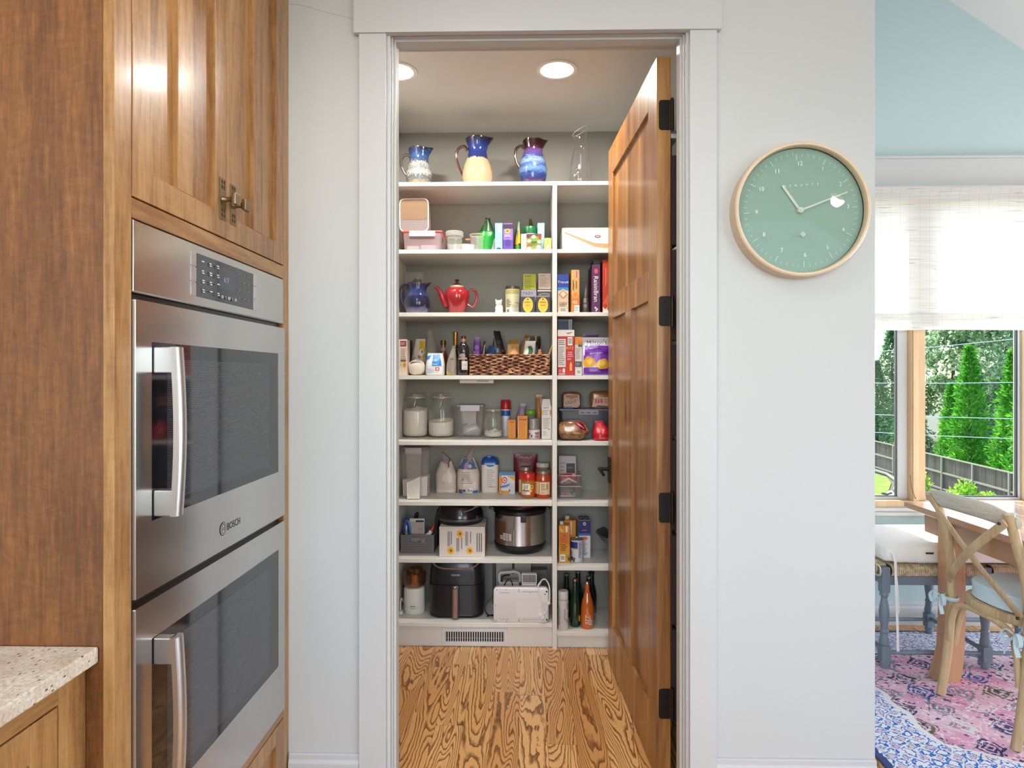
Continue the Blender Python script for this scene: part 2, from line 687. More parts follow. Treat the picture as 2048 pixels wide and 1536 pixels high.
door = empty('door_1', loc=(.487, 2.15, 0), kind='structure')
door.rotation_euler = (0, 0, R(2.75))
DT, DL, DZ0, DZ1 = .047, .91, .012, 2.4275
A, B_, M0, M1 = .12, .80, .40, .52
for nm, s0, s1, z0, z1 in (('stile', 0, A, DZ0, DZ1), ('stile', B_, DL, DZ0, DZ1), ('rail', A, B_, DZ0, .211), ('rail', A, B_, 1.625, 1.73), ('rail', A, B_, 2.293, DZ1), ('mullion', M0, M1, .211, 1.625)):
    mb = MB()
    mb.box(-DT, 0, s0 + .0002, s1 - .0002, z0, z1, bev=.0012, seg=1)
    obj('door_' + nm, mb, M_ALDER, door)
for s0, s1, z0, z1 in ((A, B_, 1.73, 2.293), (A, M0, .211, 1.625), (M1, B_, .211, 1.625)):
    mb = MB()
    mb.box(-DT + .013, -.013, s0 - .004, s1 + .004, z0 - .004, z1 + .004)
    obj('door_panel', mb, M_ALDER, door)
for z in (2.232, 1.5767, .92, .265):
    mb = MB()
    pl = [(-.003, -.05), (-.003, .05)] + [(-.040 + .009 - .009 * math.sin(t), .041 + .009 * math.cos(t)) for t in [PI / 2 * i / 4 for i in range(5)]] + [(-.040 + .009 - .009 * math.cos(t), -.041 - .009 * math.sin(t)) for t in [PI / 2 * i / 4 for i in range(5)]]
    mb.prism(pl, .0018, Matrix.Translation((0, 0, z)) @ Matrix(((1, 0, 0, 0), (0, 0, -1, 0), (0, 1, 0, 0), (0, 0, 0, 1))))
    for k, dx in ((.03, -.022), (.01, -.03), (-.012, -.018), (-.033, -.03)):
        mb.lathe([(.0032, 0), (.0032, .0012), (.0015, .0012)], 10, (dx, -.0018, z + k), ax='y')
    h = obj('hinge', mb, M_BRONZE, door)
    mb = MB()
    for i in range(5):
        mb.lathe([(.0065, -.0097), (.0065, .0097)], 12, (.004, -.004, z - .04 + .02 * i))
    mb.lathe([(.005, -.055), (.005, .055)], 10, (.004, -.004, z))
    obj('hinge_knuckle', mb, M_BRONZE, h)
# lever handle near the free edge, on the face towards the shelves' left bay
mb = MB()
mb.box(-DT - .008, -DT, .835, .885, .86, .98, bev=.004)
pl = obj('lock_plate', mb, M_BRONZE, door, label='dark bronze plate')
mb = MB()
mb.lathe([(.009, 0), (.009, .045)], 12, (-DT - .05, .86, .925), ax='x')
mb.tube([(-DT - .048, .865, .925), (-DT - .052, .83, .927), (-DT - .052, .79, .922), (-DT - .050, .75, .914)], [.010, .009, .008, .007], 10)
obj('door_lever', mb, M_BRONZE, pl)
# organiser hung over the back of the door
t = thing('door_organizer', 'dark brown fabric organizer with pockets hanging on the back of the wooden pantry door', 'organizer', (.487, 2.15, 0), R(2.75))
M_ORG = mat('#3b2a26', .85)
mb = MB()
mb.box(.004, .008, .012, .80, .18, 2.16)
obj('backing', mb, M_ORG, t)
for i in range(6):
    z0 = .2 + .32 * i
    mb = MB()
    mb.box(.008, .032, .014, .79, z0, z0 + .305, bev=.006)
    obj('pocket', mb, M_ORG, t)
mb = MB()
mb.box(.004, .03, .012, .80, 2.16, 2.175)
obj('top_rail', mb, M_WHITE, t)

# ---- recessed lamps in the pantry ceiling
for X, lab in ((.14, 'glowing round recessed light in the pantry ceiling by the door'), (-.565, 'round recessed light at the left edge of the pantry ceiling, mostly hidden by the casing')):
    t = thing('recessed_light', lab, 'light', (X, 2.81, CEIL), group='recessed pantry lights')
    mb = MB()
    mb.lathe([(.090, 0), (.089, -.005), (.074, -.006), (.068, -.001), (.068, 0)], 36, cap0=False, cap1=False)
    obj('trim_ring', mb, M_CEIL, t)
    mb = MB()
    mb.lathe([(.068, -.0015), (.055, -.010), (.03, -.014), (0, -.0155)], 36)
    obj('lamp_lens', mb, emis('#fff4e6', 9.0), t)
    light('pantry_lamp', 'AREA', (X, 2.81, CEIL - .02), (0, 0, 0), 13.5, (1, .96, .91), shape='DISK', size=.12)
# kitchen can light behind the camera (seen as a reflection in the clock glass), plus unseen spots added nearer the pantry to brighten wall and header
for X, Y, lab in ((2.90, -2.06, 'recessed spot in the sloping ceiling, mirrored in the clock glass'), (.4, -.9, 'recessed kitchen ceiling spot well behind the viewer'), (-.5, .1, 'recessed kitchen ceiling spot straight above the approach to the pantry'), (-.2, 1.0, 'recessed kitchen ceiling spot in front of the oven cabinet')):
    t = thing('ceiling_spot', lab, 'light', (X, Y, 2.78 if X < 1 else zc(X)), group='recessed kitchen spots')
    t.rotation_euler = (0, R(33.6) if X > 1 else 0, 0)
    mb = MB()
    mb.lathe([(.09, 0), (.088, -.006), (.07, -.006), (.066, 0)], 28, cap0=False, cap1=False)
    obj('trim_ring', mb, M_CEIL, t)
    mb = MB()
    mb.lathe([(.067, -.002), (.04, -.01), (0, -.012)], 28)
    obj('lamp_lens', mb, emis('#ffe9c8', 14.0), t)
    light('kitchen_lamp', 'SPOT', (X, Y, t.location.z - .03), (0, t.rotation_euler.y, 0), 24, (1, .985, .96), spot_size=R(165), spot_blend=.5, shadow_soft_size=.06)

# ---- built-in shelving
t = thing('pantry_shelving', 'white built-in shelving unit with two bays filling the pantry back wall', 'shelves', (0, YS, 0))
SX0, SX1, DV0, DV1, RX = -.676, -.656, .1366, .159, .80
YD = YBACK - YS - .003
Z = {1: 2.3295, 2: 1.992, 3: 1.6775, 4: 1.363, 5: 1.034, 6: .732, 7: .446, 8: .127}
ZR = dict(Z)
ZR[7], ZR[8] = .412, .085
for k in range(1, 9):
    if k == 1:
        mb = MB()
        mb.box(SX0, RX, 0, YD, Z[1] - .02, Z[1], bev=.001, seg=1)
        obj('shelf', mb, M_SHELF, t)
        continue
    for x0, x1, z in ((SX1, DV0, Z[k]), (DV1, RX - .02, ZR[k])):
        mb = MB()
        mb.box(x0 + .0005, x1 - .0005, 0, YD, z - .02, z, bev=.001, seg=1)
        obj('shelf', mb, M_SHELF, t)
for nm, x0, x1, y0, z1 in (('side_panel', SX0, SX1, 0, Z[1] - .0205), ('divider', DV0, DV1, -.008, Z[1] - .0205), ('side_panel', RX - .02, RX, 0, Z[1] - .0205)):
    mb = MB()
    mb.box(x0, x1, y0, YD, 0, z1, bev=.001, seg=1)
    obj(nm, mb, M_SHELF, t)
for x0, x1, z in ((SX1, DV0, Z[8]), (DV1, RX - .02, ZR[8])):
    mb = MB()
    mb.box(x0, x1, .028, .04, 0, z - .02)
    obj('toe_kick', mb, M_SHELF, t)
mb = MB()
for z in (2.26, 1.93, 1.62, 1.3, .97, .67):       # little shelf pins
    for xx in (SX1 + .002, DV0 - .002, DV1 + .002):
        for yy in (.03, .3):
            mb.lathe([(.003, -.002), (.003, .002)], 8, (xx, yy, z + .045), ax='x')
o = obj('shelf_pins', mb, mat('#a9a59c', .4, .5), t)
o['kind'] = 'stuff'
# floor register set in the toe kick
a, b = at(884, 1256, YS + .028), at(1015, 1290, YS + .028)
t = thing('air_vent', 'white slotted air register in the toe kick under the lowest left shelf', 'vent', ((a.x + b.x) / 2, YS + .0275, .004))
W2, H2 = (b.x - a.x) / 2, .087
mb = MB()
n = 24
x0, x1 = -W2 + .02, W2 - .02
mb.box(-W2, W2, -.006, 0, 0, .021, bev=.002)
mb.box(-W2, W2, -.006, 0, H2 - .017, H2, bev=.002)
mb.box(-W2, x0, -.006, 0, .02, H2 - .016)
mb.box(x1, W2, -.006, 0, .02, H2 - .016)
obj('vent_frame', mb, mat('#e2e0dc', .4), t)
mb = MB()
mb.box(x0, x1, -.0012, -.0006, .02, H2 - .016)
obj('vent_dark_back', mb, mat('#171615', .8), t)
for i in range(n + 1):
    mb = MB()
    xx = x0 + (x1 - x0) * i / n
    mb.box(xx - .0022, xx + .0022, -.006, -.002, .0205, H2 - .0165)
    obj('slat', mb, mat('#e2e0dc', .4), t, smooth=False)
mb = MB()
mb.box(x0, x1, -.004, -.0025, .037, .039)
obj('louvre_bar', mb, mat('#8f8d88', .5), t)
# ================================================================== oven cabinet, ovens, counter
def wobj(name, mb, m, root, parent=None, **kw):
    """like obj(), for shapes built in world coordinates under a thing that stands at root.location"""
    bmesh.ops.translate(mb.bm, verts=mb.bm.verts, vec=-Vector(root.location))
    return obj(name, mb, m, parent or root, **kw)


def fy(px):
    """distance (y) at which the oven cabinet's face is seen at picture column px"""
    return XF / at(px, 752, 1).x


OAKV = wood('quarter_oak_upright', '#855a32', '#ac804e', '#c19766', 'z', 1., .36, .2, 1.0, .25)
OAKH = wood('quarter_oak_level', '#855a32', '#ac804e', '#c19766', 'y', 1., .36, .2, 1.0, .25)
OAKP = wood('flaked_oak_shaded', '#5e3819', '#7d4f27', '#9a6835', 'z', 1.4, .42, .2, 1.0, .4)  # same flaked oak, darker: shade on the cabinet's side put into the colour
g = G('brushed_steel')
v = g.obj((1, 3, 420))
br = g.n('TexNoise', Vector=v, Scale=6.0, Detail=2.0)
M_STEEL = g.bsdf(Base_Color=lin('#cdcac6'), Metallic=1.0, Roughness=.21, Normal=g.bump(br, .04, .0005))
M_STEELS = mat('#d2d2d2', .3, 1.0, name='satin_steel')
M_BLACK = mat('#0f0f10', .25)
M_BGLASS = mat('#1c1d22', .04, 0, .4, name='black_oven_glass')

FYN, FYF = fy(228), 2.0185
OY0, OY1, OZ0, OZ1 = 1.2105, 1.972, .329, 1.661
DZB, DM = 1.7046, 1.594
FT = .021
t = thing('oven_cabinet', 'tall honey oak cabinet around the steel double oven with two panelled doors on top', 'cabinet', (XF - .3, 1.6, 0))


def wb(name, m, *boxes, parent=None, bev=.0012, root=None, **kw):
    mb = MB()
    for b in boxes:
        mb.box(*b, bev=bev, seg=1)
    return wobj(name, mb, m, root or t, parent, **kw)


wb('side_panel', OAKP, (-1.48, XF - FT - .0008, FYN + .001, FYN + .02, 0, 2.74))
wb('stile', OAKV, (XF - FT, XF, FYN, 1.2075, .1, 2.74))
wb('stile', OAKV, (XF - FT, XF, 1.9755, FYF, .1, 2.74))
wb('rail', OAKH, (XF - FT, XF, 1.2078, 1.9752, OZ1 + .002, DZB - .003))
wb('rail', OAKH, (XF - FT, XF, 1.2078, 1.9752, .300, OZ0 - .004))
wb('rail', OAKH, (XF - FT, XF, 1.2078, 1.9752, 2.66, 2.74))
wb('oven_shelf', OAKH, (-1.47, XF - FT, FYN + .022, FYF, .305, OZ0 - .004))
wb('cabinet_floor', OAKH, (-1.47, XF - FT, FYN + .022, FYF, OZ1 + .012, OZ1 + .028))
wb('toe_board', OAKH, (XF - .09, XF - .075, FYN + .022, FYF, 0, .1))
wb('side_panel', OAKV, (-1.47, XF - FT, FYF - .018, FYF, .1, 2.74))


def panel_door(name, y0, y1, z0, z1, mull, st=.057, rail=.06):
    """inset frame-and-panel front: the frame, with its sunk panels as pieces of their own"""
    mb = MB()
    d = mb.box
    xa, xb = XF - FT, XF + .001
    d(xa, xb, y0, y0 + st, z0, z1, bev=.001, seg=1)
    d(xa, xb, y1 - st, y1, z0, z1, bev=.001, seg=1)
    d(xa, xb, y0 + st + .0003, y1 - st - .0003, z0, z0 + rail, bev=.001, seg=1)
    d(xa, xb, y0 + st + .0003, y1 - st - .0003, z1 - rail, z1, bev=.001, seg=1)
    ys = [y0 + st, y1 - st]
    if mull:
        m0, m1 = (y0 + y1) / 2 - .031, (y0 + y1) / 2 + .031
        d(xa, xb, m0, m1, z0 + rail + .0003, z1 - rail - .0003, bev=.001, seg=1)
        ys = [y0 + st, m0, m1, y1 - st]
    f = wobj(name, mb, OAKV, t)
    for a, b in zip(ys[::2], ys[1::2]):
        wb('door_panel', OAKV, (xa + .001, XF - .012, a - .004, b + .004, z0 + rail - .004, z1 - rail + .004), parent=f)
    return f


M_ANT = mat('#8a7457', .38, .85, name='aged_brass')
for y0, y1, ha, hb in ((1.2092, DM - .0012, 1.5555, 1.586), (DM + .0012, 1.974, 1.612, 1.6425)):
    f = panel_door('cabinet_door', y0, y1, DZB, 2.655, True)
    z0, z1 = 1.7476, 1.849
    mb = MB()                                             # pierced back plate
    xa, xb = XF + .0012, XF + .004
    wd = hb - ha
    ya = [ha, ha + .2 * wd, ha + .43 * wd, ha + .57 * wd, ha + .8 * wd, hb]
    mb.box(xa, xb, ha, ya[1], z0, z1)
    mb.box(xa, xb, ya[4], hb, z0, z1)
    mb.box(xa, xb, ya[2], ya[3], z0, z0 + .032)
    mb.box(xa, xb, ya[2], ya[3], z1 - .032, z1)
    mb.box(xa, xb, ya[1], ya[4], z0 + .032, z1 - .032)
    for q in (z0, z1 - .032):
        for h in ((0, .005), (.0145, .0175), (.027, .032)):
            mb.box(xa, xb, ya[1], ya[2], q + h[0], q + h[1])
            mb.box(xa, xb, ya[3], ya[4], q + h[0], q + h[1])
    wobj('back_plate', mb, M_ANT, t, f)
    mb = MB()
    yc = (ha + hb) / 2 + .0
    zc_ = 1.797
    mb.lathe([(.009, 0), (.0065, .008), (.006, .016), (.009, .024), (.012, .027)], 14, (XF + .004, yc, zc_), ax='x')
    mb.box(XF + .030, XF + .042, yc - .0145, yc + .0145, zc_ - .0145, zc_ + .0145, bev=.003)
    wobj('door_knob', mb, M_ANT, t, f)
panel_door('drawer_front', 1.2105, 1.9725, .105, .297, False, rail=.05)

# ---- double oven
t = thing('double_oven', 'stainless steel double wall oven with black glass doors and upright handles', 'oven', (XF - .3, 1.6, OZ0))
xo = XF + .0015
wb('oven_body', M_BLACK, (-1.3, XF - .013, OY0 + .004, OY1 - .004, OZ0, OZ1 - .001))
cp = wb('control_panel', M_STEEL, (XF - .012, xo, OY0, OY1, 1.5215, OZ1), bev=.003)
wb('edge_strip', M_STEELS, (XF - .010, xo + .0006, OY0 - .0012, OY0 + .002, 1.5225, OZ1 - .001), parent=cp)
wb('keypad', mat('#33353b', .12, 0, .3), (xo, xo + .0012, 1.4446, 1.748, 1.542, 1.641), parent=cp, bev=.0005)
for z0, z1 in ((1.542, 1.5725), (1.5745, 1.607), (1.609, 1.641)):
    wb('side_key', M_STEELS, (xo, xo + .0016, 1.419, 1.4432, z0, z1), parent=cp, bev=.0006)
    wb('side_key', M_STEELS, (xo, xo + .0016, 1.7496, 1.773, z0, z1), parent=cp, bev=.0006)
wb('display_screen', mat('#4b4e55', .1), (xo + .0012, xo + .0018, 1.548, 1.639, 1.574, 1.627), parent=cp, bev=0)
R_ = Vector(t.location)


def face(y, z, lift):
    return flat_map(Vector((xo + lift, y, z)) - R_, (0, 1, 0), (0, 0, 1), (1, 0, 0))


lab = '#e6e6e6'
it = []
for i, u in enumerate((.028, .060, .092)):
    for j, v_ in enumerate((.084, .062, .040, .018)):
        it.append(('r', u - .006, v_ - .0012, u + .006 - .002 * ((i + j) % 2), v_ + .0012, lab))
        if (i + j) % 4:
            it.append(('r', u - .005, v_ - .0062, u + .005, v_ - .004, lab))
decal(cp, it, face(1.4446, 1.542, .0013), 'key_lettering')
it = [('e', u, v_, .0018, .0011, '#c9c9c9') for u in (.215, .243, .268) for v_ in (.084, .064, .044, .022)]
it += [('e', .116, .013, .006, .0035, lab), ('e', .116, .013, .0035, .0018, '#33353b'), ('r', .131, .009, .1325, .017, lab), ('r', .144, .010, .156, .016, lab), ('r', .1465, .012, .1535, .014, '#33353b'), ('r', .1655, .009, .167, .017, lab), ('e', .184, .013, .006, .0035, lab), ('e', .184, .013, .0035, .0018, '#33353b')]
decal(cp, it, face(1.4446, 1.542, .0016), 'key_symbols')
decal(cp, [('t', '6:17', 0, 0, .0125, '#b9c4ff', 0, .85)], face(1.588, 1.600, .0019), 'clock_digits')


def oven_door(z0, z1, gz0, gz1, hz0, hz1, logo):
    d = MB()
    gy0, gy1 = 1.264, 1.9205
    for b in ((OY0, gy0, z0, z1), (gy1, OY1, z0, z1), (gy0, gy1, z0, gz0), (gy0, gy1, gz1, z1)):
        d.box(XF - .012, xo + .004, *b)
    d = wobj('oven_door', d, M_STEEL, t)
    wb('edge_strip', M_STEELS, (XF - .010, xo + .0046, OY0 - .0012, OY0 + .002, z0 + .001, z1 - .001), parent=d)
    wb('door_glass', M_BGLASS, (XF - .008, xo + .0032, gy0 + .0002, gy1 - .0002, gz0 + .0002, gz1 - .0002), parent=d, bev=0)
    wb('viewing_window', M_MESHG, (xo + .0032, xo + .0036, gy0 + .056, gy1 - .066, gz0 + .027, gz1 - .032), parent=d, bev=0)
    xs = xo + .0033
    h = MB()                                             # handle: two brackets and a bowed bar
    for a, b in ((hz0, hz0 + .053), (hz1 - .053, hz1)):
        h.box(xs, XF + .046, 1.268, 1.2925, a, b, bev=.003)
    rings = []
    n = 14
    for i in range(n + 1):
        s = i / n
        z = hz0 + (hz1 - hz0) * s
        bow = .007 * math.sin(PI * s)
        x0, x1 = XF + .040 + bow, XF + .054 + bow
        y0, y1 = 1.2675, 1.298
        rings.append([Vector(p) for p in ((x0, y0, z), (x1 - .004, y0, z), (x1, y0 + .005, z), (x1 + .001, (y0 + y1) / 2, z), (x1, y1 - .005, z), (x1 - .004, y1, z), (x0, y1, z))])
    h.loft(rings)
    wobj('oven_handle', h, M_STEELS, t, d)
    if logo:
        fm = flat_map(Vector((xo + .0041, 1.5655, .9825)) - R_, (0, 1, 0), (0, 0, 1), (1, 0, 0))
        k = '#1b1b1d'
        s = '#b4b0ab'
        decal(d, [('t', 'BOSCH', .059, 0, .0175, k, 0, .9), ('e', 0, 0, .0165, .0165, k), ('e', 0, 0, .0145, .0145, s), ('e', 0, 0, .0105, .0125, k), ('e', -.001, 0, .0075, .0105, s), ('r', -.007, -.003, .007, .003, k), ('r', -.0055, -.0012, .0055, .0012, s)], fm, 'maker_lettering')
    return d


g = G('oven_window_mesh')
v = g.obj((1, 1, 1))
z_ = g.sep(v)[2]
ln = g.math('FRACT', g.math('MULTIPLY', z_, 260.0))
ln = g.math('GREATER_THAN', ln, .55)
M_MESHG = g.bsdf(Base_Color=g.mix(ln, lin('#24252a'), lin('#4d4d52')), Roughness=.07, Coat_Weight=.3, Coat_Roughness=.03)
oven_door(.930, 1.5075, 1.0705, 1.428, 1.078, 1.4184, True)
oven_door(.330, .9125, .482, .835, .490, .834, False)

# ---- base cabinet and stone counter in the left corner
XB, XCt, CT = -.803, -.779, .866
t = thing('base_cabinet', 'oak base cabinet with a panelled front under the stone counter, bottom left', 'cabinet', (-1.1, .6, 0))
wb('side_panel', OAKV, (-1.45, XB - FT, FYN - .019, FYN - .001, .1, CT - .0315))
wb('stile', OAKV, (XB - FT, XB, FYN - .068, FYN - .0006, .1, CT - .0315))
wb('rail', OAKH, (XB - FT, XB, -.3, FYN - .0684, CT - .072, CT - .0315))
wb('rail', OAKH, (XB - FT, XB, -.3, FYN - .0684, .1, .14))
wb('toe_board', OAKH, (XB - .09, XB - .075, -.3, FYN - .001, 0, .1))
for y0, y1 in ((.55, FYN - .071), (.0, .546)):
    mb = MB()
    z0, z1 = .143, CT - .075
    for b in ((y0, y0 + .062, z0, z1), (y1 - .062, y1, z0, z1), (y0 + .0623, y1 - .0623, z0, z0 + .062), (y0 + .0623, y1 - .0623, z1 - .062, z1)):
        mb.box(XB - FT, XB + .0005, *b, bev=.001, seg=1)
    f = wobj('cabinet_door', mb, OAKV, t)
    wb('door_panel', OAKV, (XB - FT + .001, XB - .011, y0 + .058, y1 - .058, z0 + .058, z1 - .058), parent=f)
g = G('speckled_granite')
v = g.obj((1, 1, 1))
n1 = g.n('TexNoise', Vector=v, Scale=140.0, Detail=4.0, Roughness=.75)
n2 = g.n('TexNoise', Vector=v, Scale=16.0, Detail=3.0)
n3 = g.n('TexVoronoi', Vector=g.n('Mapping', Vector=v, Scale=(1, .5, 1), Rotation=(0, 0, .7)), Scale=95.0)
c = g.ramp(n1, [(.3, '#b5a391'), (.45, '#d9cfc2'), (.6, '#ebe5da'), (.8, '#f3f0ea')])
c = g.mix(g.ramp(n2, [(.4, (0, 0, 0, 1)), (.7, (.35, .35, .35, 1))]), c, lin('#a9885f'))
c = g.mix(g.ramp(n3, [(.10, (.9, .9, .9, 1)), (.2, (0, 0, 0, 1))]), c, lin('#3a2e28'))
M_GRAN = g.bsdf(Base_Color=c, Roughness=.16, Coat_Weight=.2)
t = thing('countertop', 'cream speckled granite counter slab with a rounded edge against the oak side panel', 'countertop', (-1.1, .6, CT - .03))
mb = MB()
mb.box(-1.45, XCt, -.3, FYN, CT - .03, CT, bev=.004, seg=2)
wobj('slab', mb, M_GRAN, t)

# ---- wall clock
CXc, CZc, CR = .846, 1.869, .2054
t = thing('wall_clock', 'large round wall clock with a sage green dial and pale wooden rim', 'clock', (CXc, YW, CZc))
mb = MB()
mb.lathe([(CR - .012, 0), (CR + .0005, 0), (CR + .0012, .03), (CR, .054), (CR - .004, .0575), (CR - .010, .0575), (CR - .0125, .053), (CR - .0125, .036)], 72, ax='y', cap0=False, cap1=False)
bmesh.ops.rotate(mb.bm, verts=mb.bm.verts, cent=(0, 0, 0), matrix=Matrix.Rotation(PI, 3, 'Z'))
obj('clock_rim', mb, wood('pale_ash', '#d6bd9e', '#e0c9ac', '#e8d5bc', 'x', 1, .45, .1, .4), t)
mb = MB()
mb.lathe([(CR - .0125, 0), (CR - .0125, .030), (0, .030)], 64, ax='y', cap0=True, cap1=False)
bmesh.ops.rotate(mb.bm, verts=mb.bm.verts, cent=(0, 0, 0), matrix=Matrix.Rotation(PI, 3, 'Z'))
dial = obj('clock_dial', mb, mat('#93ac9f', .6), t)
TL = R(3.4)
it = []
ink = '#dfe8e2'
for i in range(60):
    a = PI / 2 - 2 * PI * i / 60 + TL
    r0, r1, hw = (.157, .176, .0007) if i % 5 == 0 else (.1665, .176, .0005)
    ca, sa = math.cos(a), math.sin(a)
    it.append(('p', [(r0 * ca + hw * sa, r0 * sa - hw * ca), (r1 * ca + hw * sa, r1 * sa - hw * ca), (r1 * ca - hw * sa, r1 * sa + hw * ca), (r0 * ca - hw * sa, r0 * sa + hw * ca)], ink))
for i in range(1, 13):
    a = PI / 2 - 2 * PI * i / 12 + TL
    it.append(('t', str(i), .139 * math.cos(a), .139 * math.sin(a), .0125, ink, math.degrees(TL)))
for k, s in enumerate('NEWGATE'):
    u = (k - 3) * .0165
    it.append(('t', s, u * math.cos(TL) - .073 * math.sin(TL), .073 * math.cos(TL) + u * math.sin(TL), .006, ink, math.degrees(TL)))
q = .008
cz0 = -.077


def dia(r):
    return [(r, cz0), (0, cz0 + r), (-r, cz0), (0, cz0 - r)]


it += [('p', dia(q), ink), ('p', dia(q * .78), '#93ac9f'), ('t', 'x', 0, cz0, .008, ink, 45)]
decal(dial, it, flat_map((0, -.0302, 0), (1, 0, 0), (0, 0, 1), (0, -1, 0)), 'dial_markings', base=.0001)
M_HAND = mat('#d9d8cf', .45)


def hand(name, tip, w0, w1, y):
    tx, tz = tip
    L = math.hypot(tx, tz)
    ux, uz = tx / L, tz / L
    mb = MB()
    a = [(-w0 / 2, .0), (w0 / 2, .0), (w1 / 2, L), (-w1 / 2, L)]
    P = [[Vector((ux * b - uz * c_, yy, uz * b + ux * c_)) for c_, b in a] for yy in (y, y - .0015)]
    mb.loft(P)
    return obj(name, mb, M_HAND, t)


def tipxz(px, py):
    p = at(px, py, YW - .035)
    return p.x - CXc, p.z - CZc


hand('hour_hand', tipxz(1565, 371), .0075, .0075, -.0335)
hand('minute_hand', tipxz(1694, 384.5), .006, .004, -.0365)
mb = MB()
mb.lathe([(.0095, .030), (.0095, .040), (.008, .042), (.004, .042), (.004, .045), (0, .0455)], 20, ax='y')
bmesh.ops.rotate(mb.bm, verts=mb.bm.verts, cent=(0, 0, 0), matrix=Matrix.Rotation(PI, 3, 'Z'))
obj('hand_cap', mb, M_HAND, t)
mb = MB()
mb.lathe([(CR - .0127, .0495), (.1, .0495), (0, .0495)], 64, ax='y', cap0=False)
bmesh.ops.rotate(mb.bm, verts=mb.bm.verts, cent=(0, 0, 0), matrix=Matrix.Rotation(PI, 3, 'Z'))
obj('clock_glass', mb, glass(refl=.3, rough=.004), t, smooth=False)
# ================================================================== dining corner: window, shade, furniture
M_FIR = wood('fir_window', '#c9a57c', '#d8b892', '#e3c8a6', 'z', 1.2, .45, .15, .6)
M_ALU = mat('#c9ccd2', .35, .6)
M_DARK = mat('#3a3d44', .5)
win = empty('window_1', loc=(1.9, 3.55, WZ0), kind='structure')


def ww(name, m, *boxes, parent=None, bev=.002, **kw):
    mb = MB()
    for b in boxes:
        mb.box(*b, bev=bev, seg=1)
    return wobj(name, mb, m, win, parent, **kw)


def xw(px, Y=3.6):
    return at(px, 752, Y).x


ww('window_jamb', M_FIR, (WX0, WX0 + .03, 3.552, 3.68, WZ0, WZ1))
ww('window_jamb', M_FIR, (WX1 - .03, WX1, 3.552, 3.68, WZ0, WZ1))
ww('window_jamb', M_FIR, (WX0 + .03, WX1 - .03, 3.552, 3.68, WZ1 - .03, WZ1))
ww('window_stool', M_FIR, (WX0 + .03, WX1 - .03, 3.552, 3.68, WZ0, WZ0 + .034))
m0, m1 = xw(1815), xw(1843)
ww('window_mullion', M_FIR, (m0, m1, 3.565, 3.66, WZ0 + .034, WZ1 - .03))
ww('mullion_bead', M_FIR, (m0 + .006, m0 + .036, 3.556, 3.565, WZ0 + .034, WZ1 - .03))
m2, m3 = xw(2042), xw(2069)
ww('window_mullion', M_FIR, (m2, m3, 3.565, 3.66, WZ0 + .034, WZ1 - .03))
for x0, x1, st, sr in ((WX0 + .03, m0, .05, .052), (m1, m2, .012, .012), (m3, WX1 - .03, .05, .05)):
    zb, zt = WZ0 + .034, WZ1 - .03
    s = ww('sash', M_WHITE if st > .02 else M_ALU, (x0, x0 + st, 3.60, 3.64, zb, zt), (x1 - sr, x1, 3.60, 3.64, zb, zt), (x0 + st, x1 - sr, 3.60, 3.64, zb, zb + .014), (x0 + st, x1 - sr, 3.60, 3.64, zt - .05, zt))
    ww('glazing_gasket', M_DARK, (x0 + st - .0005, x0 + st + .005, 3.612, 3.628, zb + .014, zt - .05), (x1 - sr - .005, x1 - sr + .0005, 3.612, 3.628, zb + .014, zt - .05), (x0 + st, x1 - sr, 3.612, 3.628, zb + .0135, zb + .019), parent=s, bev=0)
    ww('pane', glass('#f4f8f7', refl=.12), (x0 + st + .001, x1 - sr - .001, 3.618, 3.621, zb + .015, zt - .051), parent=s, bev=0)
mb = MB()
p = at(1783, 986, 3.595)
mb.tube([p, p + Vector((-.03, -.01, -.006)), p + Vector((-.06, -.012, 0))], .006, 8)
wobj('crank_handle', mb, M_DARK, win)
mb = MB()
p = at(1828, 980, 3.556)
mb.tube([at(1821, 950, 3.553), at(1823, 975, 3.553), at(1829, 992, 3.553), at(1832, 998, 3.553)], .0016, 6)
wobj('shade_cord', mb, mat('#5c5148', .7), win)
struct('trim_8', [(1.70, 4.05, 3.532, 3.549, 2.388, 2.545), (1.69, 4.06, 3.522, 3.549, 2.545, 2.558)], M_WHITE, bev=.002)
struct('trim_9', [(1.70, 4.05, 3.515, 3.551, .60, .618), (1.72, 4.03, 3.535, 3.551, .618, .639)], M_WHITE, bev=.003)

# roman shade
g = G('woven_shade')
v = g.obj((1, 1, 1))
sx, sy, sz = g.sep(v)
row = g.n('TexNoise', Vector=g.n('Mapping', Vector=v, Scale=(2.5, 1, 190)), Scale=1.0, Detail=2.0)
slub = g.n('TexNoise', Vector=g.n('Mapping', Vector=v, Scale=(7, 1, 150)), Scale=1.0, Detail=0.0)
slub = g.ramp(slub, [(.70, (0, 0, 0, 1)), (.76, (1, 1, 1, 1))])
warpl = g.math('LESS_THAN', g.math('FRACT', g.math('MULTIPLY', sx, 19.0)), .035)
c = g.ramp(row, [(.3, '#e2e0dc'), (.55, '#f3f2ef'), (.75, '#faf9f6')])
c = g.mix(g.math('MULTIPLY', slub, .4), c, lin('#9a968e'))
c = g.mix(g.math('MULTIPLY', warpl, .35), c, lin('#b4b0a6'))
d1 = g.n('BsdfDiffuse', Color=c)
d2 = g.n('BsdfTranslucent', Color=c)
M_SHADE = g.end(g.n('MixShader', _0=.40, _1=d1, _2=d2))
t = thing('roman_shade', 'white woven roman shade half lowered over the dining window', 'window shade', (2.87, 3.5, 1.607))
mb = MB()
mb.box(1.80, 3.93, 3.49, 3.548, 2.345, 2.384, bev=.003)
wobj('head_rail', mb, M_SHADE, t)
mb = MB()
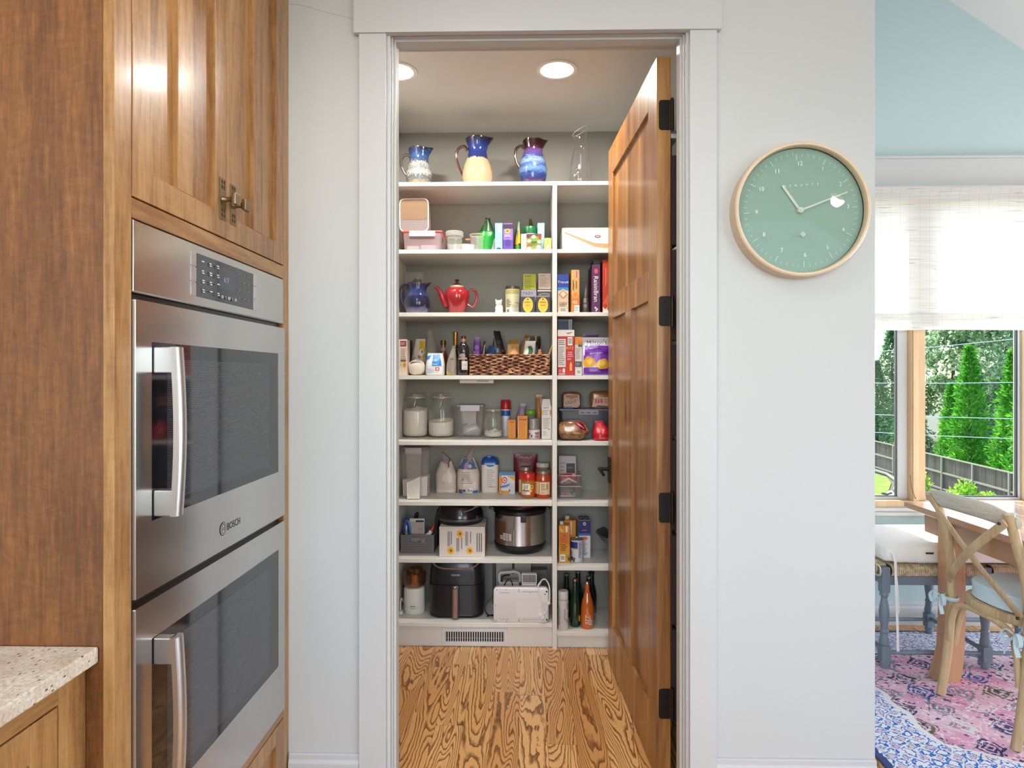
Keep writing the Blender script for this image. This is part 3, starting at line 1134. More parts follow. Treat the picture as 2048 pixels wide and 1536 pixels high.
pr = [(3.503, 2.345), (3.503, 2.0), (3.503, 1.70), (3.500, 1.665), (3.488, 1.66), (3.486, 1.668), (3.494, 1.69)]
mb.loft([[Vector((x, a, b)) for a, b in pr] for x in (1.805, 2.4, 3.2, 3.925)], closed=False, cap0=False, cap1=False)
wobj('shade_fabric', mb, M_SHADE, t)
for y, z0, z1 in ((3.483, 1.622, 1.70), (3.476, 1.607, 1.655)):
    mb = MB()
    pr = [(y + .012, z1), (y, z1 - .012), (y - .003, (z0 + z1) / 2), (y, z0 + .006), (y + .006, z0), (y + .012, z0 + .006)]
    mb.loft([[Vector((x, a, b + .0015 * math.sin(x * 9))) for a, b in pr] for x in [1.805 + 2.12 * i / 12 for i in range(13)]], closed=False, cap0=False, cap1=False)
    wobj('fold', mb, M_SHADE, t)

# rug
g = G('oriental_rug')
v = g.obj((1, 1, 1))
wob = g.t.nodes.new('ShaderNodeTexNoise')
g.t.links.new(v, wob.inputs['Vector'])
wob.inputs['Scale'].default_value = 9
vv = g.n('VectorMath', at=dict(operation='ADD'), _0=v, _1=g.n('VectorMath', at=dict(operation='SCALE'), _0=g.n('VectorMath', at=dict(operation='SUBTRACT'), _0=wob.outputs['Color'], _1=(.5, .5, .5)), Scale=.065))
X_, Y_, _ = g.sep(vv)


def cells(sx_, sy_, ox=0.):
    fx = g.math('ABSOLUTE', g.math('SUBTRACT', g.math('FRACT', g.math('ADD', g.math('MULTIPLY', X_, sx_), ox)), .5))
    fy_ = g.math('ABSOLUTE', g.math('SUBTRACT', g.math('FRACT', g.math('MULTIPLY', Y_, sy_)), .5))
    return fx, fy_


var = g.n('TexNoise', Vector=v, Scale=3.0, Detail=3.0)
field = g.ramp(var, [(.3, '#d0699c'), (.43, '#e39cbf'), (.55, '#ebbdd2'), (.7, '#f4e2ea')])
fx, fy_ = cells(6.2, 7.4)
dd = g.math('ADD', fx, g.math('MULTIPLY', fy_, .8))
idn = g.n('TexWhiteNoise', at=dict(noise_dimensions='3D'), Vector=g.n('VectorMath', at=dict(operation='SNAP'), _0=vv, _1=(1 / 6.2, 1 / 7.4, 10)))
mot = g.ramp(idn, [(0, '#27356b'), (.18, '#8f8fa0'), (.34, '#6c6a45'), (.5, '#39497f'), (.64, '#e8e2e2'), (.78, '#7d7f93'), (.9, '#2a5ba8')], 'CONSTANT')
kr = g.math('MULTIPLY_ADD', g.n('TexNoise', Vector=v, Scale=5.0), 9.0, 1.5)
ringm = g.math('FRACT', g.math('ADD', g.math('MULTIPLY', dd, kr), g.math('MULTIPLY', g.n('TexNoise', Vector=v, Scale=34.0), .9)))
m1_ = g.math('MULTIPLY', g.math('LESS_THAN', dd, .44), g.math('GREATER_THAN', ringm, .42))
c = g.mix(m1_, field, mot)
fx2, fy2 = cells(26.0, 30.0)
m2_ = g.math('MULTIPLY', g.math('LESS_THAN', g.math('ADD', fx2, fy2), .36), g.math('GREATER_THAN', g.n('TexNoise', Vector=v, Scale=10.0), .56))
c = g.mix(m2_, c, lin('#303a66'))
ed = g.n('TexNoise', Vector=v, Scale=75.0, Detail=2.0)
c = g.mix(g.ramp(ed, [(.565, (0, 0, 0, 1)), (.64, (.85, .85, .85, 1))]), c, lin('#f3eef0'))
c = g.mix(g.ramp(g.n('TexNoise', Vector=v, Scale=52.0, Detail=1.0), [(.64, (0, 0, 0, 1)), (.70, (.75, .75, .75, 1))]), c, lin('#25294c'))
# border bands of blue and white along the edges
bx = g.math('ABSOLUTE', g.math('SUBTRACT', X_, 2.55))
by = g.math('ABSOLUTE', g.math('SUBTRACT', Y_, 2.02))
spand = g.math('MULTIPLY', g.math('MAXIMUM', g.math('SUBTRACT', 2.45, Y_), 0.0), 1.9)
left = g.math('SUBTRACT', g.math('SUBTRACT', X_, 1.13), spand)
edge = g.math('MINIMUM', g.math('MINIMUM', left, g.math('SUBTRACT', 1.30, bx)), g.math('SUBTRACT', 1.42, by))
fx3, fy3 = cells(17.0, 17.0)
bd = g.math('ADD', fx3, g.math('MULTIPLY', fy3, 1.0))
bc = g.ramp(g.math('ADD', bd, g.math('MULTIPLY', g.math('SUBTRACT', ed, .5), .9)), [(0, '#f4f4f6'), (.3, '#1d6fcf'), (.46, '#f0f0f5'), (.7, '#5f78bd'), (.8, '#e9cfdc')], 'CONSTANT')
bc2 = g.ramp(g.math('ADD', g.math('MULTIPLY', bd, .6), g.math('MULTIPLY', ed, .6)), [(0, '#eef0f6'), (.42, '#8fa0cf'), (.5, '#e6e4ee'), (.62, '#5a72b0'), (.7, '#d9c6dc'), (.8, '#f2eef2')], 'CONSTANT')
bc = g.mix(g.math('GREATER_THAN', Y_, 2.75), bc, bc2)
c = g.mix(g.math('LESS_THAN', edge, .26), c, bc)
c = g.mix(g.math('MULTIPLY', g.math('LESS_THAN', edge, .285), g.math('GREATER_THAN', edge, .26)), c, lin('#f2f0f2'))
outer = g.math('MINIMUM', g.math('SUBTRACT', 1.30, bx), g.math('SUBTRACT', 1.42, by))
c = g.mix(g.math('LESS_THAN', outer, .016), c, lin('#3d4f86'))
pile = g.n('TexNoise', Vector=v, Scale=500.0)
M_RUG = g.bsdf(Base_Color=c, Roughness=.9, Normal=g.bump(pile, .4, .002))
t = thing('rug', 'pink and blue patterned oriental rug on the dining floor under table and bench', 'rug', (0, 0, .0004))
mb = MB()
mb.box(1.25, 3.85, .6, 3.44, 0, .008, bev=.003)
obj('rug_pile', mb, M_RUG, t)
RZ = .0088

# dining table
M_TABLE = wood('honey_table', '#a5754f', '#bf8a62', '#cf9f7a', 'y', 1., .25, 1., .5)
M_TABLEZ = wood('honey_table_leg', '#b5855f', '#cc9a72', '#d9ae8a', 'z', 1., .3, .3, .5)
TX0, TX1, TY0, TY1, TZ = 1.835, 2.83, 1.20, 3.14, .752
t = thing('dining_table', 'honey brown wooden dining table with flared legs by the window', 'table', (2.33, 2.2, RZ))
n = 6
for i in range(n):
    a = TX0 + (TX1 - TX0) * i / n
    mb = MB()
    mb.box(a + .0008, a + (TX1 - TX0) / n - .0008, TY0, TY1, TZ - .028, TZ, bev=.002, seg=1)
    wobj('table_board', mb, M_TABLE, t)
for b in ((TX0 + .05, TX0 + .072, TY0 + .08, TY1 - .08), (TX1 - .072, TX1 - .05, TY0 + .08, TY1 - .08), (TX0 + .072, TX1 - .072, TY1 - .102, TY1 - .08), (TX0 + .072, TX1 - .072, TY0 + .08, TY0 + .102)):
    mb = MB()
    mb.box(*b, TZ - .125, TZ - .0285, bev=.0015, seg=1)
    wobj('apron', mb, M_TABLE, t)
for sx_, x in ((1, TX0 + .035), (-1, TX1 - .035)):
    for y in (2.86, TY0 + .14):
        prf = [(0, TZ - .029), (.07, TZ - .029), (.072, .3), (.066, .14), (.058, .05), (.045, 0), (-.05, 0), (-.03, .05), (-.008, .14), (0, .3)]
        mb = MB()
        mb.loft([[Vector((x + sx_ * a, y + d, max(b, RZ))) for a, b in prf] for d in (0, .078)])
        wobj('leg', mb, M_TABLEZ, t)

# bench with rush seat
M_GREY = mat('#76838e', .45)
g = G('rush_weave')
v = g.obj((1, 1, 1))
nz = g.n('TexNoise', Vector=v, Scale=60.0, Detail=3.0)
M_RUSH = g.bsdf(Base_Color=g.ramp(nz, [(.3, '#a8936f'), (.5, '#cdb896'), (.7, '#e3d5b8')]), Roughness=.8)
BX, BY0, BY1 = (1.664, 2.125, 2.59), 3.0, 3.41
t = thing('bench', 'long grey-blue bench with turned legs and a woven rush seat under the window', 'bench', (2.13, 3.2, RZ))
for x in BX:
    for y in (BY0, BY1):
        mb = MB()
        mb.box(x - .019, x + .019, y - .019, y + .019, .36, .478, bev=.003)
        mb.lathe([(.017, .36), (.020, .353), (.020, .346), (.0145, .34), (.0135, .33), (.019, .30), (.0225, .27), (.022, .25), (.017, .21), (.0145, .19), (.019, .183), (.019, .176), (.016, .17)], 20, (x, y, 0))
        mb.lathe([(.016, .17), (.0185, .165), (.0175, .155), (.0225, .13), (.021, .118), (.017, .113)], 20, (x, y, 0))
        mb.box(x - .021, x + .021, y - .021, y + .021, .043, .114, bev=.003)
        mb.lathe([(.018, .044), (.020, .03), (.017, .012), (.015, RZ)], 20, (x, y, 0))
        wobj('leg', mb, M_GREY, t)
for y in (BY0, BY1):
    for a, b in zip(BX, BX[1:]):
        mb = MB()
        mb.box(a + .0195, b - .0195, y - .012, y + .012, .395, .436, bev=.002)
        wobj('apron', mb, M_GREY, t)
        mb = MB()
        mb.tube([(a + .0215, y, .08), ((a + b) / 2, y, .08), (b - .0215, y, .08)], [.009, .0115, .009], 10)
        wobj('stretcher', mb, M_GREY, t)
for x in BX:
    mb = MB()
    mb.tube([(x, BY0 + .0215, .09), (x, BY1 - .0215, .09)], .0105, 10)
    wobj('stretcher', mb, M_GREY, t)
    mb = MB()
    mb.box(x - .012, x + .012, BY0 + .0195, BY1 - .0195, .395, .436, bev=.002)
    wobj('apron', mb, M_GREY, t)
mb = MB()
x = BX[0] - .03
while x < BX[-1] + .03:
    a, b, z0, z1 = BY0 - .026, BY1 + .026, .438, .486
    if any(abs(x - q) < .024 for q in BX):
        a, b = BY0 + .022, BY1 - .022
    r_ = .02
    pts = []
    for cy, cz, a0 in ((b - r_, z1 - r_, 0), (a + r_, z1 - r_, 90), (a + r_, z0 + r_, 180), (b - r_, z0 + r_, 270)):
        for k in range(3):
            an = R(a0 + 45 * k)
            pts.append((x + rnd.uniform(-.0006, .0006), cy + r_ * math.cos(an), cz + r_ * math.sin(an)))
    mb.tube(pts, .0046, 5, closed=True)
    x += .0082
o = wobj('rush_seat', mb, M_RUSH, t)
o['kind'] = 'stuff'

# tufted cushion on the bench
M_CUSH = mat('#f6f2ea', .85, name='cotton_cover')
t = thing('bench_cushion', 'thick tufted cream cushion with tie ribbons lying on the rush bench', 'cushion', (2.13, 3.19, .4915))
mb = MB()


def tuft(p):
    if p.z > .05:
        for tx in [-.36 + .18 * i for i in range(5)]:
            for ty in (-.1, .1):
                d2 = (p.x - tx) ** 2 + (p.y - ty) ** 2
                p.z -= .016 * math.exp(-d2 / .0016)
    return p


mb.sup(.96, .45, .098, e1=.36, e2=.16, amp=.012, freq=36, seed=3, nu=96, nv=16, fn=tuft)
cush = obj('cushion_cover', mb, M_CUSH, t)
mb = MB()
mb.box(-.30, -.265, -.2315, -.2285, .055, .063)
obj('care_tag', mb, mat('#3a3936', .6), t)
for ex in (-1, 1):
    mb = MB()
    mb.tube([(ex * .452, -.205, .062), (ex * .447, -.229, .055), (ex * .444, -.2415, .02), (ex * .441, -.2425, -.1), (ex * .437, -.244, -.24), (ex * .433, -.243, -.385)], .0065, 6, flat=(1, .18), up=(0, 1, 0))
    mb.tube([(ex * .447, -.2445, .02), (ex * .435, -.246, -.09), (ex * .430, -.246, -.2), (ex * .44, -.2455, -.23), (ex * .437, -.246, -.1)], .002, 6)
    obj('tie_ribbon', mb, M_CUSH, t)

# cross-back chair
M_CH = wood('weathered_oak', '#a58a66', '#c7aa80', '#dcc5a0', 'z', 1.3, .5, .1, .7)
M_CHW = wood('weathered_oak_rail', '#b0a595', '#cfc6b6', '#e2dbce', 'y', 1.3, .5, .1, .7)
M_BOLT = mat('#4d4a45', .4, .8)
t = thing('crossback_chair', 'weathered oak cross-back chair with a pale blue tied seat cushion, at the table', 'chair', (1.975, 2.548, RZ), R(1.5))


def post(s):
    y = .2 * s
    return [Vector(p) for p in ((-.212, y, .006), (-.190, y, .14), (-.172, y, .30), (-.165, y, .46), (-.175, y * .99, .62), (-.205, y * .98, .74), (-.232, y * .97, .822 if s > 0 else .853))]


def spl(pts, n=6):
    """smooth polyline (Catmull-Rom)"""
    pts = [Vector(p) for p in pts]
    P_ = [pts[0] * 2 - pts[1]] + pts + [pts[-1] * 2 - pts[-2]]
    out = []
    for i in range(1, len(P_) - 2):
        for k in range(n):
            u = k / n
            a, b, c_, d = P_[i - 1:i + 3]
            out.append(.5 * ((2 * b) + (c_ - a) * u + (2 * a - 5 * b + 4 * c_ - d) * u * u + (3 * b - a - 3 * c_ + d) * u ** 3))
    return out + [pts[-1]]


for s in (1, -1):
    mb = MB()
    mb.tube(spl(post(s), 5), .0175, 14)
    obj('back_leg', mb, M_CH, t)
    mb = MB()
    y = .195 * s
    mb.tube(spl([(.205, y, 0), (.195, y, .2), (.18, y * .97, .43)], 5), [.015] * 5 + [.017] * 6, 14)
    obj('front_leg', mb, M_CH, t)
mb = MB()
pts = spl([(-.212, -.215, .822), (-.245, -.1, .842), (-.258, 0, .846), (-.256, .1, .845), (-.246, .232, .838)], 5)
rings = []
for i, p in enumerate(pts):
    e = min(1, .55 + 3 * min(i, len(pts) - 1 - i) / len(pts))
    hh, th = .036 * e, .010
    rings.append([p + Vector((th * math.cos(a) - .22 * hh * math.sin(a), 0, hh * math.copysign(abs(math.sin(a)) ** .6, math.sin(a)))) for a in [2 * PI * k / 14 for k in range(14)]])
mb.loft(rings)
obj('top_rail', mb, M_CHW, t, label='greyer, more weathered curved top rail')
for a, b, off in (((-.262, .205, .845), (-.190, -.2, .478), 0.), ((-.250, -.2, .822), (-.182, .2, .492), -.012)):
    mb = MB()
    a, b = Vector(a), Vector(b)
    pts = spl([a, a.lerp(b, .35) + Vector((-.012 + off, 0, 0)), a.lerp(b, .65) + Vector((-.012 + off, 0, 0)), b], 5)
    mb.tube(pts, .0165, 12, flat=(1, .3), up=(1, 0, .2))
    sl_ = obj('cross_slat', mb, M_CH, t)
for p in ((-.268, -.195, .818), (-.205, -.2, .478), (-.238, .02, .655)):
    mb = MB()
    mb.lathe([(.006, -.004), (.006, .002), (.003, .003)], 10, p, ax='x')
    obj('bolt', mb, M_BOLT, t)


def seat_ring(k, z):
    out = []
    for i in range(40):
        a = 2 * PI * i / 40
        x = .2 * math.copysign(abs(math.cos(a)) ** .8, math.cos(a)) + .005
        y = (.215 if math.cos(a) > 0 else .193) * math.copysign(abs(math.sin(a)) ** .75, math.sin(a))
        out.append(Vector((x * k - (.0 if k else 0), y * k, z)))
    return out


mb = MB()
mb.loft([seat_ring(.90, .425), seat_ring(.985, .425), seat_ring(1, .432), seat_ring(1, .452), seat_ring(.985, .459), seat_ring(.90, .459)], cap0=True, cap1=True)
obj('seat', mb, M_CH, t)
for pts in ([(-.186, .183, .24), (-.186, .170, .34), (-.182, .13, .405), (-.178, 0, .418), (-.182, -.13, .405), (-.186, -.170, .34), (-.186, -.183, .22)],
            [(-.155, .2, .22), (-.12, .2, .36), (-.06, .198, .41), (.02, .197, .416), (.1, .196, .40), (.16, .195, .33), (.178, .195, .2)],
            [(-.155, -.2, .22), (-.12, -.2, .36), (-.06, -.198, .41), (.02, -.197, .416), (.1, -.196, .40), (.16, -.195, .33), (.178, -.195, .2)]):
    mb = MB()
    mb.tube(spl(pts, 5), .0125, 12)
    obj('bentwood_brace', mb, M_CH, t)
t = thing('seat_cushion', 'pale blue boxed seat cushion tied with bows to the cross-back chair', 'cushion', (1.987, 2.548, RZ + .4605), R(1.5))
M_SKY = mat('#c6dae1', .85)
mb = MB()
mb.loft([[Vector((p.x, p.y, 0)) for p in seat_ring(.87, 0)], [Vector((p.x, p.y, .004)) for p in seat_ring(.92, 0)], [Vector((p.x, p.y, .052)) for p in seat_ring(.92, 0)], [Vector((p.x, p.y, .062)) for p in seat_ring(.9, 0)], [Vector((p.x, p.y, .074)) for p in seat_ring(.6, 0)], [Vector((p.x, p.y, .078)) for p in seat_ring(.2, 0)]])
obj('cushion_cover', mb, M_SKY, t)
for k, z in ((.921, .004), (.921, .054)):
    mb = MB()
    mb.tube([Vector((p.x, p.y, z)) for p in seat_ring(k, 0)], .0028, 6, closed=True)
    obj('piping', mb, M_SKY, t)
for s in (1, -1):
    mb = MB()
    c0 = Vector((-.180, .2 * s, -.045 if s > 0 else -.052))
    mb.tube([c0 + Vector((.0275 * math.cos(a), .0275 * math.sin(a), .003 * math.sin(a))) for a in [2 * PI * i / 14 for i in range(14)]], .0075, 6, closed=True, flat=(.3, 1))
    kx = c0 + Vector((-.034, .012, 0))
    D = Vector
    for lp in ([(0, 0, 0), (-.016, .022, .018), (-.022, .040, -.002), (-.016, .032, -.03), (0, .004, -.004)], [(0, 0, 0), (-.010, -.022, .016), (-.016, -.042, -.006), (-.012, -.03, -.028), (0, -.004, -.004)]):
        mb.tube(spl([kx + D(q) for q in lp], 4), .0085, 6, flat=(1, .22))
    for lp in ([(0, 0, 0), (-.016, .02, -.03), (-.016, .034, -.075)], [(0, 0, 0), (-.014, -.016, -.03), (-.02, -.036, -.062)]):
        mb.tube(spl([kx + D(q) for q in lp], 4), .0085, 6, flat=(1, .2))
    mb.lathe([(.001, -.009), (.008, -.004), (.008, .004), (.001, .009)], 8, kx)
    obj('tie_bow', mb, M_SKY, t)

# ================================================================== the garden beyond the window
GZ = -4.54
g = G('mown_grass')
v = g.obj((1, 1, 1))
c = g.ramp(g.n('TexNoise', Vector=v, Scale=2.2, Detail=6.0), [(.3, '#5f9a1c'), (.55, '#86bd24'), (.75, '#a8d63c')])
M_LAWN = g.bsdf(Base_Color=c, Roughness=.95)
struct('ground', [(3, 90, 8, 110, GZ - .5, GZ)], mat('#6e6a52', .95))
mb = MB()
poly = [(9, 20), (17.6, 31.8), (18.9, 33.6), (20.0, 35.4), (20.9, 37.4), (21.0, 39.6), (20.6, 41.5), (12, 44)]
mb.prism(poly, .05, Matrix.Translation((0, 0, GZ)))
lawn = obj('lawn', mb, M_LAWN)
lawn['kind'] = 'stuff'
tag(lawn, 'bright green mown lawn outside the window, behind the left sash', 'lawn')
mb = MB()
edge_ = [Vector((x, y, GZ + .12)) for x, y in ((18.6, 32.6), (19.6, 34.2), (20.6, 36.0), (21.35, 38.2), (21.45, 40.5), (21.0, 43))]
mb.tube(edge_, .09, 8)
tag(obj('stone_edging', mb, mat('#8d8474', .9)), 'pale curved stone edging between lawn and fence', 'edging')
struct('ground_path', [(17.5, 19.6, 22, 33.2, GZ, GZ + .03)], mat('#c9c6bc', .9))

# fence
t = thing('garden_fence', 'weathered grey board fence with posts and rails running behind the garden', 'fence', (20.9, 30, GZ))
FA, FB = Vector((22.6, 44.6, 0)), Vector((19.4, 16.0, 0))
fd = (FB - FA).normalized()
fn_ = Vector((fd.y, -fd.x, 0))
if fn_.x > 0:
    fn_ = -fn_
M_FEN = wood('grey_fence', '#3f3730', '#5d5248', '#7d7163', 'z', .5, .9, 0, 1.0)
FT_ = -2.74
Lf = (FB - FA).length


def fbox(mb, s0, s1, o0, o1, z0, z1):
    q = [FA + fd * s + fn_ * o for s, o in ((s0, o0), (s1, o0), (s1, o1), (s0, o1))]
    mb.loft([[Vector((p.x, p.y, z)) for p in q] for z in (z0, z1)])


mb = MB()
s = 0
while s < Lf:
    fbox(mb, s, s + .138, rnd.uniform(-.004, .004), -.022, GZ + .06, FT_ - .05 + rnd.uniform(-.01, .01))
    s += .145
o = wobj('fence_boards', mb, M_FEN, t)
o['kind'] = 'stuff'
M_FRAIL = mat('#9c917e', .85)
mb = MB()
fbox(mb, 0, Lf, .055, -.05, FT_ - .05, FT_)
wobj('cap_rail', mb, M_FRAIL, t)
for z in (FT_ - .88, GZ + .1):
    mb = MB()
    fbox(mb, 0, Lf, .045, .006, z, z + .09)
    wobj('rail', mb, M_FRAIL, t)
s = 6.15 - 5.4
while s < Lf:
    mb = MB()
    fbox(mb, s - .05, s + .05, .07, .0, GZ, FT_ - .051)
    wobj('post', mb, M_FRAIL, t)
    s += 2.7


# trees
def leaf_mat(name, a, b, c_):
    g = G(name)
    v = g.obj((1, 1, 1), rand=True)
    geo = g.t.nodes.new('ShaderNodeNewGeometry')
    f = g.math('ADD', g.math('MULTIPLY', geo.outputs['Random Per Island'], .6), g.math('MULTIPLY', g.n('TexNoise', Vector=v, Scale=.8, Detail=2.0), .5))
    col = g.ramp(f, [(.2, a), (.5, b), (.85, c_)])
    d = g.n('BsdfPrincipled', Base_Color=col, Roughness=.5)
    tr = g.n('BsdfTranslucent', Color=col)
    return g.end(g.n('MixShader', _0=.5, _1=d, _2=tr))


M_ARB = leaf_mat('arborvitae_leaves', '#2c7a1c', '#4da028', '#86c93f')
M_DEC = leaf_mat('broad_leaves', '#3f6d3a', '#7ea06a', '#cfdcb4')
M_CON = leaf_mat('spruce_needles', '#27502e', '#4e7f4a', '#8fb07c')
M_SHR = leaf_mat('shrub_leaves', '#5f9a22', '#93c52f', '#c6e04f')
M_BARK = mat('#5b4a3a', .9)


def leaves(n, sampler, ln, wd, seed, droop=0.):
    r_ = random.Random(seed)
    vs, fs = [], []
    for i in range(n):
        p, out = sampler(r_)
        d = Vector((r_.gauss(0, 1), r_.gauss(0, 1), r_.gauss(0, 1) - droop)).normalized()
        d = (d + out * .8).normalized()
        sd = d.cross(Vector((r_.gauss(0, 1), r_.gauss(0, 1), r_.gauss(0, 1)))).normalized()
        l, w_ = ln * r_.uniform(.6, 1.2), wd * r_.uniform(.6, 1.2)
        b = len(vs)
        vs += [p, p + d * l * .5 + sd * w_ * .5, p + d * l, p + d * l * .5 - sd * w_ * .5]
        fs.append((b, b + 1, b + 2, b + 3))
    me = bpy.data.meshes.new('foliage')
    me.from_pydata(vs, [], fs)
    return me


def cone_s(h, r0, pw=.8, gap=0.):
    def f(r_):
        while True:
            t_ = r_.random() ** 1.25
            a = r_.random() * 2 * PI
            lob = 1 + .22 * math.sin(a * 3 + t_ * 17) + .15 * math.sin(a * 5 - t_ * 31)
            rr = r0 * (1 - t_) ** pw * lob * (r_.random() ** .35)
            out = Vector((math.cos(a), math.sin(a), .35))
            return Vector((rr * math.cos(a), rr * math.sin(a), .3 + h * t_)), out.normalized()
    return f


def crown_s(h0, h1, r0, seed):
    rr = random.Random(seed)
    bl = []
    for i in range(26):
        z = rr.uniform(h0, h1)
        k = math.sqrt(max(0, 1 - ((z - (h0 + h1) / 2) / ((h1 - h0) / 2)) ** 2))
        a = rr.uniform(0, 2 * PI)
        q = r0 * k * rr.uniform(.3, 1)
        bl.append((Vector((q * math.cos(a), q * math.sin(a), z)), r0 * rr.uniform(.22, .42)))

    def f(r_):
        c_, q = r_.choice(bl)
        d = Vector((r_.gauss(0, 1), r_.gauss(0, 1), r_.gauss(0, 1))).normalized()
        return c_ + d * q * r_.random() ** .3, d
    return f


def tree(name, label, cat, loc, me, m, trunk, group):
    t = thing(name, label, cat, loc, rnd.uniform(0, 6), group)
    if not me.materials:
        me.materials.append(m)
    o = bpy.data.objects.new('foliage', me)
    COL.objects.link(o)
    o.parent = t
    o['kind'] = 'stuff'
    h, r_ = trunk
    mb = MB()
    mb.tube([(0, 0, 0), (.04, .02, h * .5), (0, .05, h)], [r_, r_ * .75, r_ * .3], 8)
    obj('trunk', mb, M_BARK, t)
    return t


fl_a = leaves(5200, cone_s(7.2, 1.1, .75), .34, .11, 1, -.6)
fl_c = leaves(6000, cone_s(9.5, 2.3, .9), .42, .12, 2, .5)
fl_d = leaves(8000, crown_s(1.6, 12.5, 3.0, 5), .36, .22, 3)
fl_s = leaves(900, crown_s(.1, 1.0, .75, 8), .22, .11, 4)
GT = 'trees beyond the garden fence'
for px, Y, sc, lab in ((1886, 37.2, 1.0, 'tall narrow bright green arborvitae just right of the window mullion'), (1968, 33.6, .95, 'bright green arborvitae standing left in the group at the right of the window'),
                       (2003, 30.8, 1.0, 'bright green arborvitae in the middle of the group at the right of the window'), (2040, 28.0, 1.08, 'tallest bright green arborvitae against the right edge of the window'),
                       (1852, 39.5, .72, 'short yellow-green arborvitae right beside the window mullion')):
    p = at(px, 752, Y)
    o = tree('arborvitae', lab, 'tree', (p.x + 1.5, Y, GZ), fl_a, M_ARB, (5, .12), GT)
    o.scale = (sc, sc, sc)
for px, Y, sc, lab in ((1733, 50, .72, 'dark green spruce at the left edge of the window view'), (1797, 45, .62, 'grey-green spruce partly behind the left window stile'), (1925, 43, .7, 'dark spruce in the shade between the arborvitae'), (1765, 54, 1.05, 'tall spruce rising behind the other spruces at the left')):
    p = at(px, 752, Y)
    o = tree('spruce', lab, 'tree', (p.x + .8, Y, GZ), fl_c, M_CON, (7, .2), GT)
    o.scale = (sc, sc, sc)
for px, Y, sc, lab in ((1800, 59, .95, 'silvery broad-leaved tree behind the window mullion'), (1880, 52, .95, 'silvery broad-leaved tree filling the middle of the right pane'), (1985, 46, 1.0, 'broad-leaved tree behind the right group of arborvitae'), (2125, 50, 1.0, 'broad-leaved tree beyond the right edge of the window'), (1925, 62, 1.15, 'farther pale-leaved tree seen between the nearer broad-leaved ones'), (2065, 67, 1.1, 'farthest broad-leaved tree toward the right edge of the window')):
    p = at(px, 752, Y)
    o = tree('broadleaf_tree', lab, 'tree', (p.x + 1, Y, GZ), fl_d, M_DEC, (8, .3), GT)
    o.scale = (sc, sc, sc)
for px, Y, sc, lab in ((1856, 31.5, .9, 'low yellow-green shrub in front of the fence beside the mullion'), (1955, 28.2, 1.0, 'yellow-green shrub in front of the fence, left of a pair'), (1994, 26.4, .85, 'yellow-green shrub in front of the fence, right of a pair')):
    p = at(px, 752, Y)
    o = tree('shrub', lab, 'shrub', (p.x - .5, Y, GZ), fl_s, M_SHR, (.5, .04), 'shrubs along the fence')
    o.scale = (sc, sc, sc * 1.15)
for k, (y0, y1, lab) in enumerate(((708, 672, 'uppermost of the four pale power lines, sloping up to the right'), (766, 764, 'second pale power line from the top, level across the window'), (827, 839, 'third pale power line from the top'), (862, 880, 'lowest pale power line, sloping down to the right'))):
    a, b = at(1700, y0, 24 + k), at(2090, y1, 21 + k)
    mb = MB()
    mb.tube([a + (b - a) * (-1), a, (a + b) / 2 + Vector((0, 0, -.03)), b, b + (b - a)], .013, 6)
    tag(obj('power_line', mb, mat('#d5d8da', .5)), lab, 'cable', 'power lines across the garden')
# ================================================================== what stands on the pantry shelves
EPS = .0006


def spot(px0, px1, pyt, Y, zb):
    a, b = at(px0, 752, Y).x, at(px1, 752, Y).x
    return (a + b) / 2, b - a, at((px0 + px1) / 2, pyt, Y).z - zb


def carton(label, px0, px1, pyt, Y, zb, d, col, items=(), name='carton', cat='carton', rz=0., h=None, side=None, flap=None):
    x, w_, hh = spot(px0, px1, pyt, Y, zb)
    hh = h or hh
    t = thing(name, label, cat, (x, Y + d / 2, zb + EPS), R(rz))
    mb = MB()
    mb.box(-w_ / 2, w_ / 2, -d / 2, d / 2, 0, hh, bev=.0012, seg=1)
    obj('carton_body', mb, mat(col, .5), t)
    if items:
        decal(t, items, flat_map((-w_ / 2, -d / 2, 0), (1, 0, 0), (0, 0, 1), (0, -1, 0)), 'front_print', w_, hh)
    if side:
        decal(t, side, flat_map((w_ / 2, -d / 2, 0), (0, 1, 0), (0, 0, 1), (1, 0, 0)), 'side_print', d, hh)
    if flap:
        mb = MB()
        mb.box(-w_ / 2 + .002, w_ / 2 - .002, -.002, .002, hh, hh + flap, bev=.0008, seg=1)
        obj('top_flap', mb, mat(col, .5), t)
    return t


